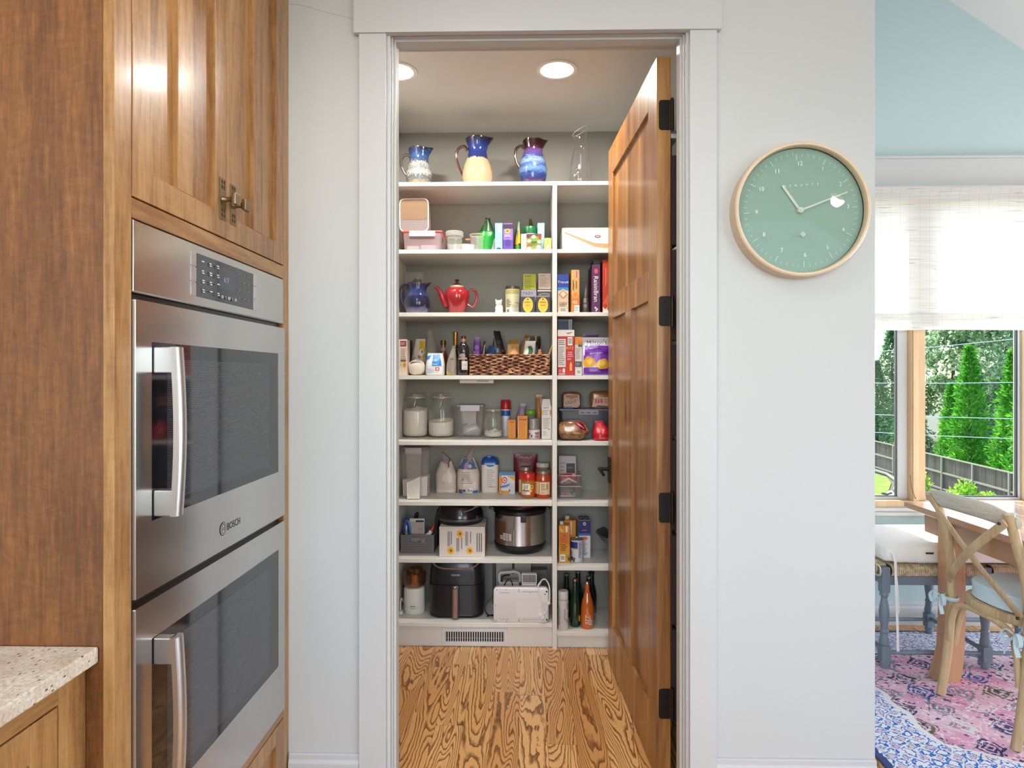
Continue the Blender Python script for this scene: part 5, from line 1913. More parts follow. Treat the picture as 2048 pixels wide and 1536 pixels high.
lathe_thing('vinegar_bottle', 'square-shouldered bottle of brown vinegar with a dark gold cap', 'bottle', 886.5, 681, 750, 3.345, z4,
            [('bottle_body', M_VIN, [(0, 0), (.021, 0), (.023, .03), (.023, .56), (.016, .70), (.0125, .76), (.0125, .86), (0, .86)], {}), ('bottle_neck_label', mat('#8c8073', .4), [(.0135, .66), (.0172, .66), (.0135, .80)], dict(cap0=False, cap1=False)), ('cap', mat('#5b4a1e', .3, .7), [(.0145, .865), (.0145, .99), (.012, 1), (0, 1)], {})])
pouch('upright crinkled clear bag of pasta between the vinegar and the dark bottles', 891, 913, 690, 3.225, z4, .06, '#cbbca6', [('r', .05, .02, .4, .12, '#c2952f'), ('l', .3, .5, .7, .62, 2, '#4a443c')], top=.3, seed=15, amp=.008, fill=.35, lean=(.012, 0), m=glass('#f3eee6', .34, '#d6cbb8', .12, 1.6, name='crinkled_wrap'))
lathe_thing('wine_bottle', 'dark wine-style bottle with a gold foil neck', 'bottle', 911, 664, 750, 3.33, z4,
            [('bottle_body', mat('#0c1220', .06, 0, .6), [(0, 0), (.022, 0), (.024, .02), (.024, .52), (.020, .62), (.0125, .70), (.0125, .72), (0, .72)], {}), ('foil_neck', mat('#9a6f2b', .3, .8), [(.0130, .70), (.0128, .93), (.0145, .935), (.0145, .99), (.012, 1), (0, 1)], dict(cap0=False))])
t, hh = lathe_thing('vinegar_bottle', 'dark balsamic bottle with a brown cap and white W label, beside the basket', 'bottle', 927, 672.5, 750, 3.245, z4,
                    [('bottle_body', mat('#231c1f', .08, 0, .6), [(0, 0), (.028, 0), (.030, .02), (.031, .40), (.027, .50), (.030, .58), (.030, .66), (.024, .76), (.0145, .82), (.0145, .85), (0, .85)], {}), ('neck_band', mat('#a5805e', .4, .3), [(.0152, .84), (.0165, .85), (.0155, .92), (.0148, .93)], dict(cap0=False, cap1=False)), ('cap', mat('#3d1c10', .3), [(.0125, .90), (.0125, .985), (.010, 1), (0, 1)], {})])
decal(t, [('r', -.006, .14, .025, .36, '#d6cbc3'), ('t', 'W', .0095, .26, .07, '#8d837d'), ('l', .0, .16, .02, .19, 1, '#8d837d'), ('r', -.024, .40, .022, .44, '#b59a84'), ('e', -.004, .50, .016, .05, '#8f8a8c'), ('e', .006, .44, .012, .02, '#c98a52')], cyl_map(.0318), 'wrap_label', 1, hh)

# wicker basket and its sachets
xa, xb = at(938, 752, 3.22).x, at(1100, 752, 3.22).x
zt = at(1000, 708, 3.22).z
BW, BD, BH = xb - xa, .20, zt - z4
t = thing('wicker_basket', 'long brown woven wicker basket full of sachets and bags', 'basket', ((xa + xb) / 2, 3.22 + BD / 2, z4 + EPS))
g = G('brown_wicker')
nz = g.n('TexNoise', Vector=g.obj((1, 1, 1)), Scale=38.0, Detail=4.0)
M_WICK = g.bsdf(Base_Color=g.ramp(nz, [(.3, '#4a2416'), (.43, '#854c2e'), (.55, '#b57c55'), (.68, '#e3bb94')]), Roughness=.5)
NR = 12
wk = [rnd.uniform(-.7, .7) for _ in range(12)]
rr = BH / NR / 2
for j in range(NR):
    pts = []
    a, b = BW / 2 - .006, BD / 2 - .006
    per = [(-a, -b), (a, -b), (a, b), (-a, b)]
    for (x0, y0), (x1, y1) in zip(per, per[1:] + per[:1]):
        L = math.hypot(x1 - x0, y1 - y0)
        n = max(4, int(L / .0085))
        for i in range(n):
            f = i / n
            o_ = (.0034 * math.sin(i * PI / 3.2 + j * PI + wk[j]) + rnd.uniform(-.0006, .0006)) * (0 if i == 0 else 1)
            nx, ny = (y1 - y0) / L, -(x1 - x0) / L
            pts.append((x0 + (x1 - x0) * f + nx * o_, y0 + (y1 - y0) * f + ny * o_, rr * 1.3 + 2 * rr * j * .97 + rnd.uniform(-.0013, .0013)))
    mb = MB()
    mb.tube(pts, [rr * rnd.uniform(.75, 1.15) for _ in pts], 6, closed=True)
    obj('woven_strand', mb, M_WICK, t)
mb = MB()
for (x0, y0), (x1, y1) in zip(per, per[1:] + per[:1]):
    mb.box(min(x0, x1) - .002, max(x0, x1) + .002, min(y0, y1) - .002, max(y0, y1) + .002, .002, BH - .004)
mb.box(-a, a, -b, b, .002, .005)
obj('basket_core', mb, mat('#2a140c', .8), t)
zi = z4 + .0065


def sachet(label, px0, px1, pyt, Y, col, items=(), d=.035, **k):
    k.setdefault('amp', .006)
    return pouch(label, px0, px1, pyt, Y, zi, d, col, items, 'sachet', 'sachet', twist=rnd.uniform(-.45, .45), rz=rnd.uniform(-14, 14), **k)


sachet('shiny purple sachet standing at the left end of the basket', 946, 962, 674, 3.255, '#5d2a80', [('e', .5, .72, .3, .06, '#8a58a8'), ('l', .1, .5, .4, .62, 2, '#c9a8d8'), ('r', .1, .93, .5, 1, '#2a1c3a')], top=.85, seed=21)
sachet('small dark sachet with a pale edge between the purple and blue sachets', 960.5, 970, 682, 3.30, '#39333a', [('r', .6, 0, .9, .9, '#b8aa98')], top=.5, seed=22, lean=(.01, 0))
sachet('glossy dark blue sachet lying low behind the basket front', 966, 990, 690, 3.275, '#1d3f6b', [('l', .2, .62, .8, .72, 2, '#8fa8c2')], top=.6, seed=23, lean=(.016, 0), fill=.6)
sachet('tall shiny black sachet with a pointed corner in the basket', 984, 1013, 661, 3.335, '#17161a', [('l', .35, .7, .7, .78, 2, '#55555c'), ('r', .3, .50, .45, .6, '#8a8a90'), ('e', .78, .54, .1, .03, '#b3373a')], top=.55, seed=24, lean=(-.014, 0), amp=.007, fill=.35)
sachet('wide kraft paper sachet folded over in the middle of the basket', 1012, 1040, 688, 3.245, '#b5854f', [('p', [(.1, .55), (.6, .9), (.9, .6), (.4, .45)], '#c99c66')], top=.8, seed=25, amp=.008)
sachet('upright tan cardboard sleeve at the back of the basket', 1016, 1040, 679, 3.365, '#a07a3d', [], d=.02, top=.95, seed=26, amp=.001)
sachet('slanting kraft sachet with a dark rim reaching highest in the right half of the basket', 1036, 1058, 667, 3.30, '#96703f', [('r', .05, .9, .95, .97, '#6d4d28')], top=.5, seed=27, lean=(.022, 0), amp=.006, d=.03)
sachet('white sachet with a round green emblem', 1043, 1069, 681, 3.25, '#d8d3c8', [('e', .52, .70, .30, .15, '#1f5c3d'), ('e', .30, .68, .16, .12, '#e5e2da'), ('l', .5, .62, .7, .72, 2, '#2f7a52'), ('l', .1, .3, .4, .5, 3, '#8a8a84')], top=.8, seed=28, lean=(.014, 0))
sachet('dark brown sachet with a gold clip behind the white and green sachet', 1056, 1083, 672, 3.355, '#2d1d14', [('r', .52, .86, .66, 1, '#b3823a')], top=.9, seed=29, amp=.005)
mb = MB()
t = thing('wooden_stick', 'pale yellow wooden stick leaning out of the right end of the basket', 'stick', (at(1092, 752, 3.26).x, 3.26, zi + .001))
mb.box(-.0035, .0035, -.003, .003, 0, .175, bev=.001, M=Matrix.Translation((-.014, 0, .0015)) @ Matrix.Rotation(R(17), 4, 'Y'))
obj('stick', mb, mat('#cdb36a', .6), t)
t = thing('metal_skewer', 'thin grey metal rod crossing behind the yellow stick in the basket', 'rod', (at(1077, 752, 3.29).x, 3.29, zi + .001))
mb = MB()
mb.tube([(-.025, 0, .003), (.0, .0, .10), (.022, .0, .165)], .0028, 8)
obj('rod', mb, mat('#8f8a80', .35, .8), t)
sachet('small orange sachet at the right end of the basket', 1072, 1087, 699, 3.25, '#c8762a', [], d=.02, top=.4, seed=30)
# right bay, fourth shelf
rz_ = carton('tall red cracker carton with a white nutrition panel and yellow lettering', 1115.5, 1148.5, 660, 3.215, z4, .10, '#c4171c', [('r', 0, .86, 1, 1, '#e8dfd8'), ('p', [(.5, .93), (.62, .905), (.82, .93), (.92, .955)], '#9a5c52'), ('r', .02, .18, .48, .80, '#dcd6d2'), ('l', .05, .66, .45, .78, 3, '#5e5a58'), ('l', .05, .22, .45, .64, 10, '#8d8886'), ('r', .05, .06, .25, .13, '#d6625d'), ('r', .3, .06, .44, .15, '#efe8e2'), ('b', .60, .66, .88, .84), ('t', 'RITZ', .74, .60, .062, '#e9b53a', 0, .9), ('t', 'fresh', .74, .51, .032, '#f2e6e2'), ('t', 'stacks', .74, .465, .032, '#f2e6e2'), ('t', 'crackers', .74, .42, .028, '#f2e6e2'), ('l', .58, .33, .92, .38, 2, '#e3a8a2'), ('r', .72, .10, .86, .25, '#e9ab2c'), ('r', .75, .25, .83, .29, '#e9ab2c'), ('r', .06, .022, .44, .04, '#f0dcd8')], name='cracker_carton')
carton('navy blue tin box with a grey handle strip lying on the red cracker carton', 1115.5, 1145, 639, 3.222, at(1130, 660, 3.215).z + .001, .085, '#1c2747', [('r', 0, .86, 1, 1, '#3f444f'), ('r', .74, 0, .96, .98, '#8d8fa0'), ('r', .80, .1, .9, .9, '#6d7084'), ('r', 0, 0, .74, .06, '#2e5fa0')], name='tin_box', cat='box')
carton('narrow white carton with an orange corner between the red carton and the purple chip bag', 1149.5, 1164, 674, 3.225, z4, .09, '#d9d2c8', [('r', 0, .80, 1, 1, '#d9861f'), ('e', .7, .82, .3, .08, '#c26a17'), ('r', .5, .74, .95, .80, '#31473d'), ('l', .15, .42, .85, .72, 7, '#a8a198'), ('r', .05, .22, .95, .36, '#3d3b3a'), ('l', .15, .25, .85, .33, 3, '#a9a5a0'), ('b', .3, .02, .85, .14)])
pouch('purple and white bag of multigrain chips with yellow chips pictured on its front', 1163, 1222, 674, 3.205, z4, .09, '#e2dde0', [('p', [(.12, .78), (1, .78), (1, .5), (.12, .5)], '#6d2a9c'), ('p', [(.08, .52), (1, .55), (1, .3), (.08, .3)], '#8a4cc0'), ('p', [(.08, .2), (1, .22), (1, .02), (.08, .02)], '#6a2aa0'), ('t', "Milton's", .54, .86, .125, '#3f1d63', 3, .98), ('t', 'multi grain', .5, .58, .055, '#d8c2ea', 4), ('l', .2, .66, .9, .74, 1, '#4d1d78'), ('p', [(.06, .36), (.2, .5), (.42, .44), (.5, .3), (.3, .20), (.1, .24)], '#e5a32a'), ('p', [(.16, .38), (.3, .44), (.4, .36), (.26, .26)], '#f2c04a'), ('p', [(.46, .26), (.58, .40), (.8, .44), (.95, .34), (.9, .18), (.62, .16)], '#edb53a'), ('p', [(.6, .30), (.72, .38), (.85, .32), (.7, .22)], '#f7d368'), ('l', .3, .08, .75, .15, 2, '#a878cc')], top=.96, seed=31, amp=.004, fill=.6, name='chip_bag')
pouch('plain purple bag standing behind the chip bag', 1160, 1205, 667, 3.34, z4, .06, '#5a1f70', [('e', .42, .86, .16, .04, '#c9a8d8')], top=.7, seed=32, name='chip_bag')

# ---- under-shelf lamp below the fourth shelf
t = thing('shelf_lamp', 'small white plastic lamp fixed under the fourth shelf', 'lamp', (at(954, 752, 3.30).x, 3.30, Z[4] - .0205))
mb = MB()
mb.box(-.088, .088, -.03, .03, -.020, 0, bev=.004)
obj('lamp_body', mb, mat('#d6d0c6', .4), t)
mb = MB()
mb.box(.002, .062, -.0308, -.0300, -.0135, -.0045)
obj('sensor_window', mb, mat('#77756c', .3), t)

# ---- fifth shelf
z5 = Z[5]
M_FLOUR = mat('#efe4d6', .9)
M_WIRE = mat('#b9b8b3', .3, .9)
M_JAR = glass('#fdfdfb', .03, '#d9d5cc', .03, 1.3, name='jar_glass')


def clip_jar(label, px, pyt, Yc, zb, r, hh, fill, bumpy, wavy, rz=0., mflour=None):
    t = thing('clip_top_jar', label, 'jar', (at(px, 752, Yc).x, Yc, zb + EPS), R(rz))
    mb = MB()
    mb.lathe([(0, .006), (r * .80, .001), (r * .96, .012), (r, .03), (r, hh * .62), (r * .93, hh * .70), (r * .70, hh * .80), (r * .68, hh * .885)], 36, cap0=False, cap1=False)
    obj('jar_body', mb, M_JAR, t)
    mb = MB()
    mb.lathe([(r * .72, hh * .905), (r * .78, hh * .92), (r * .78, hh * .95), (r * .66, hh * .985), (r * .5, hh), (0, hh)], 36, cap0=False)
    lid = obj('jar_lid', mb, M_JAR, t)
    mb = MB()
    mb.lathe([(r * .70, hh * .885), (r * .79, hh * .888), (r * .79, hh * .903), (r * .70, hh * .906)], 36, cap0=False, cap1=False)
    obj('gasket', mb, mat('#d8d3c6', .5), lid)
    mb = MB()
    mb.tube([Vector((r * .80 * math.cos(a), r * .80 * math.sin(a), hh * .875)) for a in [2 * PI * i / 28 for i in range(28)]], .0016, 6, closed=True)
    fr = -r * .82
    for s in (-1, 1):
        mb.tube([(s * .012, fr, hh * .875), (s * .014, fr - .004, hh * .93), (s * .010, fr + .006, hh * .97)], .0014, 6)
        mb.tube([(s * .012, fr - .002, hh * .90), (s * .011, fr - .012, hh * .82), (s * .004, fr - .016, hh * .70), (0, fr - .016, hh * .685)], .0014, 6)
    obj('clip_wire', mb, M_WIRE, t)
    mb = MB()

    def fn(p, a, z):
        if z > .02:
            p.z += (bumpy * math.cos(a - 1.2) + wavy * noise.noise(Vector((p.x * 40, p.y * 40, 3)))) * (1 if p.length > .001 else .2)
        return p
    rf = r * .965
    top = hh * fill
    mb.lathe([(0, .008), (rf * .82, .006), (rf * .97, .015), (rf, .03), (rf, top), (rf * .8, top), (rf * .55, top), (rf * .3, top + wavy * .4), (0, top)], 36, fn=fn, cap0=False, cap1=False)
    o = obj('flour', mb, mflour or M_FLOUR, t)
    return t


hj = at(829, 785, 3.43).z - z5
clip_jar('large clip-top glass jar filled to the shoulder with flour, left end of the fifth shelf', 831, 785, 3.43, z5, .067, hj, .62, .008, .010)
clip_jar('large clip-top glass jar half full of flour, second from the left', 882.5, 785, 3.43, z5, .0695, hj, .37, .010, .005)
x, w_, hh = spot(913, 967, 815, 3.385, z5)
t = thing('clip_box', 'clear square plastic box with a mauve clip lid holding a crumpled bag', 'container', (x, 3.385 + .06, z5 + EPS))
tub(t, w_ - .004, .118, hh, M_CLR, .90)
mb = MB()
mb.box(-w_ / 2 - .001, w_ / 2 + .001, -.062, .062, hh + .0004, hh + .014, bev=.005)
lid = obj('lid', mb, glass('#e9dfe2', .55, '#b9adb3', .2, .8, name='mauve_plastic'), t)
mb = MB()
mb.box(-w_ * .36, w_ * .36, -.0665, -.0625, hh - .020, hh + .012, bev=.003)
obj('clasp', mb, mat('#c2b5bb', .35), lid)
mb = MB()
mb.sup(w_ * .74, .09, hh * .42, (.004, 0, .003), .7, .6, .012, 30, 5)
mb.loft([[Vector((-.02, -.02, hh * .36)), Vector((.03, -.03, hh * .34)), Vector((.03, -.02, hh * .34)), Vector((-.02, -.01, hh * .36))], [Vector((-.012, -.03, hh * .9)), Vector((.03, -.035, hh * .86)), Vector((.03, -.03, hh * .86)), Vector((-.012, -.025, hh * .9))]])
obj('crumpled_bag', mb, mat('#b8aeb0', .3, 0, .5), t)
clip_jar('small clip-top glass jar with a little white sugar, wire clip facing front', 987, 816, 3.40, z5, .052, at(987, 814, 3.40).z - z5, .17, .006, .014, mflour=mat('#ece6dc', .9))
lathe_thing('sprinkle_shaker', 'white and blue shaker with a big red cap behind the small glass jar', 'shaker', 1011.5, 800, 850, 3.492, z5,
            [('shaker_body', mat('#d9d6de', .35), [(0, 0), (.0225, 0), (.024, .05), (.024, .50), (.022, .56), (0, .56)], {}), ('blue_band', mat('#1f57a5', .35), [(.0236, .56), (.0244, .565), (.0244, .70), (.0236, .705)], dict(cap0=True, cap1=True)), ('white_collar', mat('#ece6e2', .35), [(.022, .706), (.024, .71), (.024, .74), (.0, .74)], dict()), ('cap', mat('#b5161b', .3), [(.028, .742), (.0285, .76), (.027, .98), (.024, 1), (0, 1)], {})])
OR = '#e08d16'
carton('shorter orange-yellow carton right of the small glass jar', 1016, 1031.5, 840, 3.338, z5, .05, OR, [('l', .12, .75, .8, .95, 3, '#b5600e'), ('l', .12, .1, .85, .68, 9, '#c67512'), ('r', .2, .88, .8, .93, '#b5450e')])
carton('taller orange-yellow carton next to the white tub', 1035.5, 1055, 832, 3.30, z5, .05, OR, [('r', .12, .80, .9, .88, '#c4391a'), ('l', .14, .08, .86, .75, 11, '#c67512'), ('r', .1, .93, .6, .96, '#b5600e'), ('r', 0, 0, .06, 1, '#f0a83a')])
t, hh = lathe_thing('white_tub', 'short white round tub with red lettering under the grey can', 'tub', 1068.5, 859, 878, 3.351, z5,
                    [('tub_body', mat('#e9e2dd', .4), [(0, 0), (.0295, 0), (.0305, .04), (.0305, .88), (0, .88)], {}), ('tub_lid', mat('#efe9e4', .35), [(.031, .885), (.0315, .9), (.0315, .98), (.029, 1), (0, 1)], {})])
decal(t, [('r', .003, .10, .026, .36, '#d9756a'), ('r', .002, .56, .026, .70, '#8a3a4a'), ('r', .006, .42, .024, .50, '#8a3a4a'), ('e', -.014, .3, .004, .16, '#4a4a8a'), ('e', -.026, .5, .004, .14, '#c4393a')], cyl_map(.0307), 'wrap_label', 1, hh)
zt = z5 + hh + .001
t, hh = lathe_thing('spice_can', 'grey can with two label panels stacked on the white tub', 'can', 1068.5, 837, 858, 3.351, zt,
                    [('can_body', mat('#98958f', .35, .3), [(0, 0), (.029, 0), (.0295, .03), (.0295, .96), (.028, 1), (0, .985)], {})])
decal(t, [('r', -.024, .12, -.002, .92, '#b3b0a8'), ('r', .0015, .1, .0045, .95, '#3e3c39'), ('l', -.022, .25, -.005, .85, 6, '#7b7872'), ('l', .008, .2, .024, .85, 6, '#6d6a64')], cyl_map(.0297), 'wrap_label', 1, hh)
lathe_thing('green_lid_jar', 'clear jar with a lime green lid behind the grey can', 'jar', 1061.5, 820.5, 870, 3.44, z5,
            [('jar_body', glass('#e6e8dc', .35, '#b5b79a', .1, 1.0), [(0, 0), (.026, 0), (.027, .05), (.027, .78), (.023, .84), (0, .84)], {}), ('jar_lid', mat('#79a81f', .35), [(.028, .845), (.0285, .86), (.027, .98), (.022, 1), (0, 1)], {})])
pouch('loose mauve plastic bag folded over behind the orange cartons', 1027, 1052, 806, 3.43, z5, .05, '#83667e', [('p', [(.2, .5), (.45, .9), (.9, .55), (.5, .42)], '#a185a0')], top=.5, seed=41, amp=.010, fill=.3, lean=(.02, 0))
carton('white gable-top carton with fine print next to the divider', 1083.5, 1102.5, 812, 3.30, z5, .055, '#e6e0d8', [('l', .12, .90, .88, .97, 2, '#6d6f9a'), ('e', .12, .8, .12, .08, '#e0a93a'), ('e', .9, .8, .1, .08, '#d98a2b'), ('e', .5, .80, .34, .12, '#e9e4dc'), ('l', .2, .72, .8, .88, 4, '#8a86a0'), ('l', .12, .3, .88, .64, 8, '#aaa49c'), ('l', .12, .1, .55, .26, 4, '#b3ada5'), ('r', .7, .28, .84, .31, '#6d6a66')], flap=None)
t = [o for o in COL.objects if o.get('label', '').startswith('white gable-top')][0]
x, w_, hh = spot(1083.5, 1102.5, 812, 3.30, z5)
mb = MB()
mb.loft([[Vector((-w_ / 2 + .001, -.026, hh)), Vector((w_ / 2 - .001, -.026, hh)), Vector((w_ / 2 - .001, .026, hh)), Vector((-w_ / 2 + .001, .026, hh))], [Vector((-w_ / 2 + .005, -.002, hh + .034)), Vector((w_ / 2 - .005, -.002, hh + .034)), Vector((w_ / 2 - .005, .002, hh + .034)), Vector((-w_ / 2 + .005, .002, hh + .034))]])
obj('gable_top', mb, mat('#e6e0d8', .5), t)
pouch('tan paper bag top showing behind the white gable-top carton', 1072, 1093, 789, 3.44, z5, .05, '#a8763c', [('p', [(.55, .95), (.95, .8), (.95, .5), (.6, .6)], '#cfc0b0')], top=.7, seed=42, amp=.007, lean=(-.01, 0))
# right bay, fifth shelf
x0, x1 = at(1118, 752, 3.36).x, .62
t = thing('bread_bin', 'low dark grey plastic storage box with a flat lid and latch, carrying two loaves', 'container', ((x0 + x1) / 2, 3.34 + .085, z5 + EPS))
hb = at(1150, 818, 3.34).z - z5
bw = x1 - x0
tub(t, bw - .01, .165, hb - .012, mat('#4a4850', .3), .95)
mb = MB()
mb.box(-bw / 2, bw / 2, -.085, .085, hb - .0115, hb, bev=.003)
lid = obj('lid', mb, mat('#6d6a78', .35), t)
mb = MB()
lx0, lx1 = at(1160, 752, 3.25).x - (x0 + x1) / 2, at(1201, 752, 3.25).x - (x0 + x1) / 2
mb.box(lx0, lx1, -.0915, -.0858, hb - .032, hb - .004, bev=.002)
lat = obj('latch', mb, mat('#8f8696', .35), lid)
mb = MB()
for k in range(3):
    cx = lx0 + (lx1 - lx0) * (.18 + .32 * k)
    mb.box(cx - .009, cx + .009, -.0922, -.0915, hb - .021, hb - .017)
obj('latch_slots', mb, mat('#2b2930', .6), t)['kind'] = 'stuff'


def loaf(label, px0, px1, pyt, Y, zb, d, col, items, seed, tilt=0., topcol=None):
    x, w_, hh = spot(px0, px1, pyt, Y, zb)
    t = thing('bread_loaf', label, 'bread', (x, Y + d / 2, zb + EPS), R(tilt))
    mb = MB()
    mb.sup(w_, d, hh, (0, 0, 0), .35, .3, .005, 30, seed, nu=36, nv=16)
    obj('bread_bag', mb, mat(col, .3, 0, .5), t, ang=70)
    decal(t, items, flat_map((-w_ / 2, -d / 2 - .004, 0), (1, 0, 0), (0, 0, 1), (0, -1, 0)), 'front_print', w_, hh)
    return t


loaf('sliced loaf in a brown bag on the left of the dark box', 1125, 1162, 784, 3.345, z5 + hb + .001, .10, '#8c5a3a', [('p', [(.06, .12), (.08, .82), (.35, .90), (.9, .8), (.95, .25), (.8, .06)], '#b5937e'), ('r', .18, .66, .82, .80, '#8f4f2e'), ('e', .5, .64, .16, .08, '#a0623f'), ('t', 'LIGHT', .46, .40, .19, '#2f2623', 8, .9), ('p', [(.04, .02), (.6, .02), (.5, .12), (.1, .12)], '#1f4a8c')], 51)
loaf('loaf in an orange bag with red lettering, on the right of the dark box', 1182, 1226, 783, 3.345, z5 + hb + .001, .10, '#9c5a24', [('p', [(.04, .1), (.12, .62), (.5, .70), (.96, .66), (.96, .1)], '#c6a190'), ('r', .18, .32, .26, .56, '#b3362c'), ('r', .30, .32, .38, .56, '#b3362c'), ('r', .42, .34, .52, .57, '#b3362c'), ('r', .60, .34, .94, .42, '#c28a3a'), ('r', .60, .48, .94, .56, '#c28a3a'), ('p', [(.15, .02), (.9, .02), (.8, .14), (.3, .2)], '#5a3424')], 52)
x, w_, hh = spot(1117.5, 1180, 842, 3.215, z5)
t = thing('bread_loaf', 'large tan loaf in a clear bag with a crimson corner, under the dark box', 'bread', (x, 3.215 + .055, z5 + EPS))


def tap(p):
    k = max(0, p.x / (w_ / 2) - .35) / .65
    p.y *= 1 - .75 * k ** 1.5
    p.z = p.z * (1 - .6 * k ** 1.5) + .02 * k
    return p


mb = MB()
mb.sup(w_, .10, hh, (0, 0, 0), .55, .45, .006, 40, 6, nu=44, nv=18, fn=tap)
obj('bread_bag', mb, cerglaze('bread_in_bag', [(.2, '#6f4728'), (.45, '#a67a4d'), (.62, '#c9a37a'), (.8, '#8f6238')], hh, 1.3, 42, 5, (1, 1, 1.6), .18), t, ang=70)


def lfm(a, b, k):
    u = a / w_ * 2 - 1
    ph = max(-1, min(1, 2 * b / hh - 1))
    y = -.05 * (1 - abs(u) ** 4) ** .4 * (1 - abs(ph) ** 3.3) ** .3 - .0065
    p = tap(Vector((u * w_ / 2, y, b)))
    p.y = min(p.y, y * .6) if u > .5 else p.y
    return p + Vector((0, -k, 0))


lfm.bend_v = True
decal(t, [('p', [(.5, .95), (.72, .95), (.88, .70), (.9, .5), (.7, .58), (.56, .78)], '#8e1430'), ('p', [(.56, .88), (.64, .84), (.84, .64), (.8, .62)], '#e3b3b8'), ('l', .45, .36, .7, .44, 2, '#ddc0a5')], (lfm, .012), 'bag_print', w_, hh, rough=.25)
pouch('shiny red bag twisted shut, beside the loaf and the door', 1187, 1224, 842, 3.215, z5, .08, '#b81626', [('p', [(.3, .8), (.55, .85), (.6, .45), (.5, .3), (.42, .6)], '#d6444a'), ('l', .3, .1, .7, .2, 2, '#e58a8a')], top=.45, seed=53, amp=.009, fill=.3, lean=(-.015, 0), name='bread_bag')
# ---- sixth shelf
z6 = Z[6]
x, w_, hh = spot(802, 856, 900, 3.30, z6)
w_ = .142
t = thing('dry_food_dispenser', 'tall clear plastic dispenser with a clip lid, part filled with white sugar, left end of the sixth shelf', 'container', (at(829, 752, 3.3).x, 3.30 + .065, z6 + EPS))
t['label'] = 'tall clear plastic container part filled with white sugar, left end of its shelf'
tub(t, w_ - .004, .125, hh, M_CLR, .90, name='container_body')
mb = MB()
mb.box(-w_ / 2, w_ / 2, -.066, .066, hh + .0004, hh + .014, bev=.005)
lid = obj('lid', mb, glass('#e6d8d8', .55, '#b59c9c', .2, .8, name='rosy_plastic'), t)
mb = MB()
mb.box(-.048, .036, -.0705, -.0665, hh - .022, hh + .010, bev=.003)
obj('clasp', mb, mat('#c9bcb8', .35), lid)
M_SUG = mat('#ebe6dd', .85)
mb = MB()
kz = .90
mb.loft([[Vector((-.062, -.052, .003)), Vector((.062, -.052, .003)), Vector((.062, .052, .003)), Vector((-.062, .052, .003))], [Vector((-.064, -.055, hh * .36)), Vector((.064, -.055, hh * .44)), Vector((.064, .055, hh * .44)), Vector((-.064, .055, hh * .36))]])
obj('sugar', mb, M_SUG, t)
# the slim measuring container standing in front of it
x, w2, h2 = spot(811, 841, 908, 3.232, z6)
t = thing('slim_container', 'slim tapered clear container with sloping white sugar, in front of the tall container', 'container', (x, 3.232 + .029, z6 + EPS))
tub(t, w2, .056, h2, M_CLRT, .82, .008, name='container_body')
mb = MB()
a0, a1 = w2 * .405, w2 * .44
mb.loft([[Vector((-a0, -.022, .003)), Vector((a0, -.022, .003)), Vector((a0, .022, .003)), Vector((-a0, .022, .003))], [Vector((-a1, -.0235, h2 * .37)), Vector((a1, -.0245, h2 * .50)), Vector((a1, .0245, h2 * .50)), Vector((-a1, .0235, h2 * .37))]])
obj('sugar', mb, M_SUG, t)


def zipbag(label, px0, px1, pyt, Y, inner, items, zips, seed):
    x, w_, hh = spot(px0, px1, pyt, Y, z6)
    t = pouch(label, px0, px1, pyt, Y, z6, .082, inner, items, top=.50, seed=seed, amp=.012, fill=.58, seal=1.0, name='zip_bag')
    mb = MB()
    mb.tube(spl([Vector((a, b, c_)) for a, b, c_ in zips], 4), .0042, 6, flat=(1, .5))
    obj('red_zip', mb, mat('#8c1f2c', .35), t, label='dark red zip strip')
    mb = MB()
    q = [Vector(z_) for z_ in zips]
    mb.loft([[p for p in q], [Vector((.0 + .4 * p.x, -.012, hh * .78)) for p in q]], closed=False, cap0=False, cap1=False)
    obj('bag_flap', mb, glass('#f0e8e4', .25, '#d9c8c4', .12, 1.2, name='zip_plastic'), t)
    return t


h_ = at(890, 922, 3.40).z - z6
zipbag('clear zip bag of white flour with a folded dark red zip', 868, 912, 924, 3.40, '#d9c6b8', [('l', .3, .3, .75, .68, 11, '#bda799'), ('r', .1, .05, .9, .12, '#e2d5ca')], [(-.020, -.018, h_ + .046), (.012, -.018, h_ + .018), (.024, -.020, h_ + .006), (.018, -.026, h_ - .012), (.020, -.032, h_ - .036)], 61)
h_ = at(935, 916, 3.395).z - z6
zipbag('zip bag holding a white and blue printed flour bag, its red zip sticking up', 912, 958, 918, 3.395, '#dccabb', [('p', [(.03, .70), (.95, .70), (.9, .98), (.1, .98)], '#5f7396'), ('p', [(.30, .70), (.5, .98), (.62, .98), (.5, .70)], '#a08aa8'), ('e', .42, .82, .10, .06, '#b98aa6'), ('e', .62, .78, .1, .05, '#c2d0e4'), ('l', .22, .28, .72, .64, 6, '#a8988c'), ('e', .30, .42, .04, .03, '#6d6a66'), ('r', .10, .02, .28, .13, '#41609a'), ('r', .72, .02, .95, .1, '#4a74a8'), ('b', .46, .04, .72, .16), ('e', .36, .10, .06, .04, '#59514a')], [(-.004, -.02, h_ + .004), (.008, -.02, h_ + .030), (.020, -.018, h_ + .044), (.030, -.016, h_ + .060)], 62)
x, w_, hh = spot(962, 997, 930, 3.433, z6)
t = thing('wipes_tub', 'white tub of powder with a rounded blue lid', 'tub', (x, 3.433 + .043, z6 + EPS))


def rrect(a, b, r_, z):
    out = []
    for cx, cy, a0 in ((a - r_, b - r_, 0), (-a + r_, b - r_, 90), (-a + r_, -b + r_, 180), (a - r_, -b + r_, 270)):
        for i in range(5):
            an = R(a0 + 22.5 * i)
            out.append(Vector((cx + r_ * math.cos(an), cy + r_ * math.sin(an), z)))
    return out


